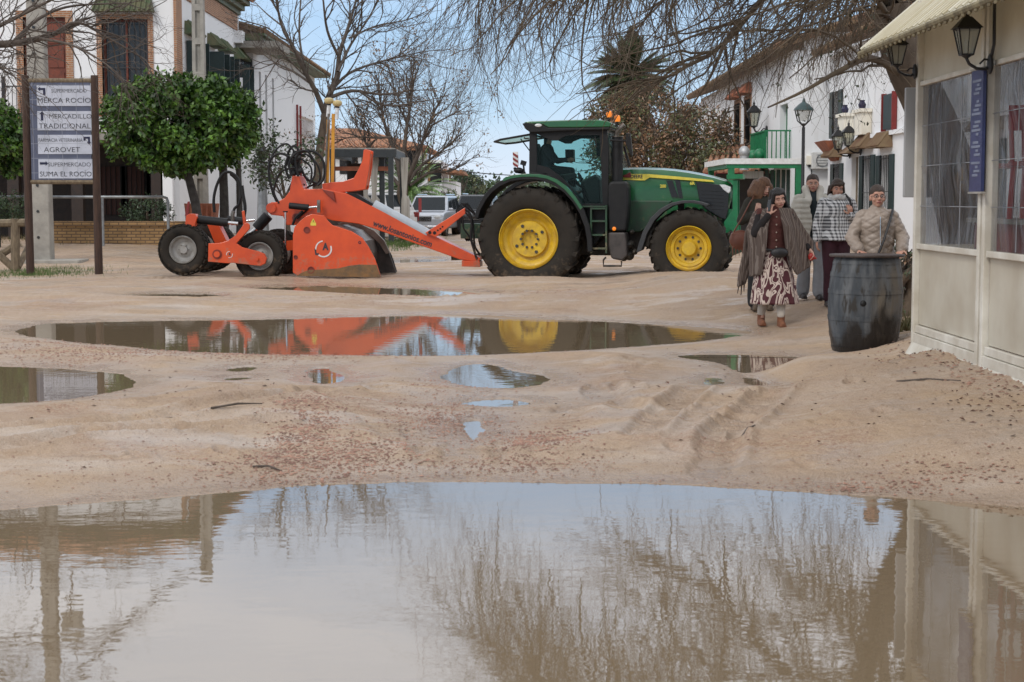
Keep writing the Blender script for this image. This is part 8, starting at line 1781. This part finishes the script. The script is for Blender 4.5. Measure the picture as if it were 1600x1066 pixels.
for sg in (-1, 1):
    for i in range(8):
        z = .80+.068*i; w = .215-.02*max(0, (i-5)/3); mb.tube([(sg*(.045+.018*(i < 7)*math.cos(i)), -.155, z*k), (sg*w*.75*k, -.15, z*k), (sg*w*1.05*k, -.03, z*k), (sg*w*.8*k, .12, z*k), (0, .165, z*k)], .045, 8)
    s_ = 'L' if sg > 0 else 'R'
    for i in range(6): a = J['sh'+s_].lerp(J['el'+s_], i/6); mb.ell(a, (.085*k, .085*k, .055*k), 12, 8)
    for i in range(6): a = J['el'+s_].lerp(J['wr'+s_], i/6); mb.ell(a, (.075*k, .075*k, .05*k), 12, 8)
    mb.cap((sg*.07, -.13, 1.30*k), .045, (sg*.10, -.02, 1.44*k), .052); mb.cap((sg*.10, -.02, 1.44*k), .052, (0, .10, 1.46*k), .055)
blob('puffer_coat', mb, .012, PUF, r3, 2, disp=fold(.006, 14, 9))
trousers(J, k, mat('pale_jeans', (.28, .29, .31), (.22, .23, .25), scale=5, rough=.9), r3, .105, .082, .088); shoes(J, k, mat('dark_shoe', (.025, .02, .022), rough=.5), r3)

# ---- 4: woman in the checked jacket
p = gpt(1305, 478); ps = dict(base_pose); ps.update(elL=(.25, .04, 1.10), wrL=(.145, -.15, 1.17), hdL=(-.1, -.25, .8), hnL=(-.3, 1, .2), hcL=1.2, elR=(-.245, 0, 1.06), wrR=(-.26, -.05, .85))
r4, t, J, k = figure('woman in a black and white checked jacket with fluffy white collar and burgundy trousers', (p.x, p.y, p.z), 1.63, ps, SKIN, hd=(R(3), R(4), R(9)))
face_bits(t, r4, k)
mb = MB(); mb.ell(t(0, .012, .055), (.083, .097, .078), 16, 12); mb.cap(t(-.05, -.07, .055), .02, t(.02, -.085, .072), .02)
for sg in (-1, 1): mb.cap(t(sg*.055, -.045, .075), .020, t(sg*.082, -.01, .0), .016); mb.cap(t(sg*.082, -.01, .0), .016, t(sg*.10, .0, -.05), .009)
for i in range(7): a = R(20)+R(140)*i/6; mb.cap(t(.085*math.cos(a), .03+.08*math.sin(a), .0), .03, t(.10*math.cos(a), .03+.09*math.sin(a), -.09), .016)
blob('hair', mb, .008, HBRN, r4, 1, disp=fold(.010, 34, 3))
CHK = rings_mat('black_white_check', (.05, .05, .055), (.66, .66, .66), .043, .043, -.15)
garment_top(J, k, 'checked_jacket', CHK, r4, .84, .078, .066, .055, .035, 0, fold(.007, 12, 5), .02)
mb = MB(); ch = (J['shL']+J['shR'])/2
for i in range(14): a = 2*PI*i/14; mb.ell(ch+Vector((.085*math.cos(a), -.01+.08*math.sin(a), .07+.015*math.sin(a*3))), .040, 8, 6)
blob('fluffy_collar', mb, .010, mat('fleece_white', (.58, .57, .55), (.45, .44, .42), scale=30, rough=.95), r4, 1, disp=fold(.010, 40, 7))
m = MB().box((-.006, -.165, 1.0), (.006, -.155, 1.33)).build('zip', CHR, r4, world=False)
trousers(J, k, mat('burgundy_cloth', (.045, .010, .018), (.03, .008, .014), rough=.9), r4, .105, .075, .06); shoes(J, k, MATS['dark_shoe'], r4, .05, 'boot')
q = Vector((p.x+.235, p.y+.03, p.z+1.0)); mb = MB(); mb.box(q+Vector((-.05, -.10, -.16)), q+Vector((.06, .12, .10))); o = blob('shoulder_bag', mb, .012, MATS['black_leather'], None, 4); tag(o, 'black shoulder bag hanging beside the checked jacket', 'handbag')
MB().tube([q+Vector((.0, -.08, .1)), q+Vector((-.055, -.185, .22)), q+Vector((-.10, -.17, .38)), q+Vector((-.12, -.0, .44)), q+Vector((-.05, .1, .3)), q+Vector((0, .1, .1))], .016, 6).build('strap', MATS['black_leather'], o, world=False, smooth=True)

# ---- 5: woman in the beige quilted jacket behind the barrel
bp5 = P(1371, 300, 17.0); p = Vector((bp5.x, 17.0, gz(bp5.x, 17.0))); Hh = P(1371, 291, 17.0).z-p.z+.0
ps = dict(base_pose); ps.update(elL=(.27, -.02, 1.08), wrL=(.22, -.20, .95), elR=(-.27, -.02, 1.08), wrR=(-.22, -.20, .95), hdL=(-.35, -.6, -.25), hdR=(.35, -.6, -.25), hnL=(0, -.2, -1), hnR=(0, -.2, -1))
r5, t, J, k = figure('woman with glasses in a beige quilted jacket standing behind the barrel', tuple(p), Hh, dict(ps, shL=(.15, 0, 1.30), shR=(-.15, 0, 1.30)), SKIN, hd=(0, 0, R(-3)))
face_bits(t, r5, k, glasses=True)
mb = MB(); mb.ell(t(0, .016, .060), (.079, .092, .074), 16, 12); mb.cap(t(-.064, .01, .055), .018, t(-.068, .05, .0), .016); mb.cap(t(.064, .01, .055), .018, t(.068, .05, .0), .016); mb.ell(t(0, .12, .03), .045, 10, 8); blob('hair', mb, .008, HBRN, r5, 2)
def quilt(c): return .011*np.minimum(np.abs(np.sin(c[:, 2]*2*PI/.15+c[:, 0]*24)), np.abs(np.sin(c[:, 2]*2*PI/.15-c[:, 0]*24)))**.5+.010*fbm(c[:, 0]*7, c[:, 2]*5, 4, 3)
garment_top(J, k, 'quilted_jacket', mat('beige_quilt', (.33, .265, .215), (.25, .195, .155), scale=5, rough=.45, bump=.5, bscale=16), r5, .74, .072, .064, .056, .036, .068, quilt, .01)
MB().tube([(-.005, -.178, 1.30*k), (-.004, -.188, 1.1*k), (0, -.19, .95*k)], .004, 6).build('zip', CHR, r5, world=False)
MB().tube([(.15*k, -.06, 1.375*k), (.10*k, -.155, 1.26*k), (.03*k, -.195, 1.05*k), (-.05*k, -.20, .85*k), (-.13*k, -.17, .74*k)], .013, 6).build('bag_strap', MATS['black_leather'], r5, world=False, smooth=True)
trousers(J, k, MATS['black_cloth'], r5); shoes(J, k, MATS['dark_shoe'], r5)

# ---- driver in the cab
k = 1.05; sq = Vector(S0)
dm = empty('person', tr.location, tr.rotation_euler.z, 'tractor driver seated in the cab wearing dark clothes', 'person'); DY = mb = MB()
def dv(x, y, z): return Vector((sq.x+x, WC+y, sq.z+z))
ht = T.px(*t4(476, 250), WC)
mb.ell(dv(0, 0, .02), (.15, .17, .11), 14, 10); mb.cap(dv(-.10, 0, .1), .13, dv(-.10, 0, .42), .13)
mb.cap(dv(-.10, -.15, .45), .06, dv(-.10, .15, .45), .06); mb.cap(dv(-.08, 0, .5), .055, dv(-.05, 0, .6), .05)
for sg in (-1, 1): mb.cap(dv(-.10, sg*.19, .43), .055, dv(.08, sg*.24, .20), .045); mb.cap(dv(.08, sg*.24, .20), .043, dv(.33, sg*.14, .22), .03); hand(mb, dv(.33, sg*.14, .22), (1, 0, .1), (0, -sg, -.2), sg, .9); mb.cap(dv(0, sg*.1, 0), .085, dv(.38, sg*.13, .0), .06); mb.cap(dv(.38, sg*.13, .0), .058, dv(.42, sg*.13, -.40), .04); mb.cap(dv(.40, sg*.13, -.42), .035, dv(.55, sg*.13, -.43), .03)
t = head(mb, dv(-.03, 0, .72), R(90), 0, 0, 1.0); blob('body', mb, .008, SKIN, dm, 2); face_bits(t, dm)
mb = MB(); mb.ell(t(0, .012, .055), (.086, .096, .083), 14, 10); blob('hair', mb, .009, HBLK, dm, 1)
mb = MB(); mb.cap(dv(-.10, 0, .05), .155, dv(-.10, 0, .40), .15); mb.cap(dv(-.10, -.16, .44), .08, dv(-.10, .16, .44), .08)
for sg in (-1, 1): mb.cap(dv(-.10, sg*.19, .43), .07, dv(.08, sg*.24, .20), .058); mb.cap(dv(.08, sg*.24, .20), .056, dv(.30, sg*.15, .22), .042)
blob('jacket', mb, .012, mat('dark_jacket', (.03, .035, .045), rough=.85), dm, 2, disp=fold(.008, 10, 3))
mb = MB()
for sg in (-1, 1): mb.cap(dv(-.02, sg*.1, .01), .105, dv(.38, sg*.13, .0), .075); mb.cap(dv(.38, sg*.13, .0), .072, dv(.42, sg*.13, -.36), .055)
blob('trousers', mb, .012, MATS['black_cloth'], dm, 2)
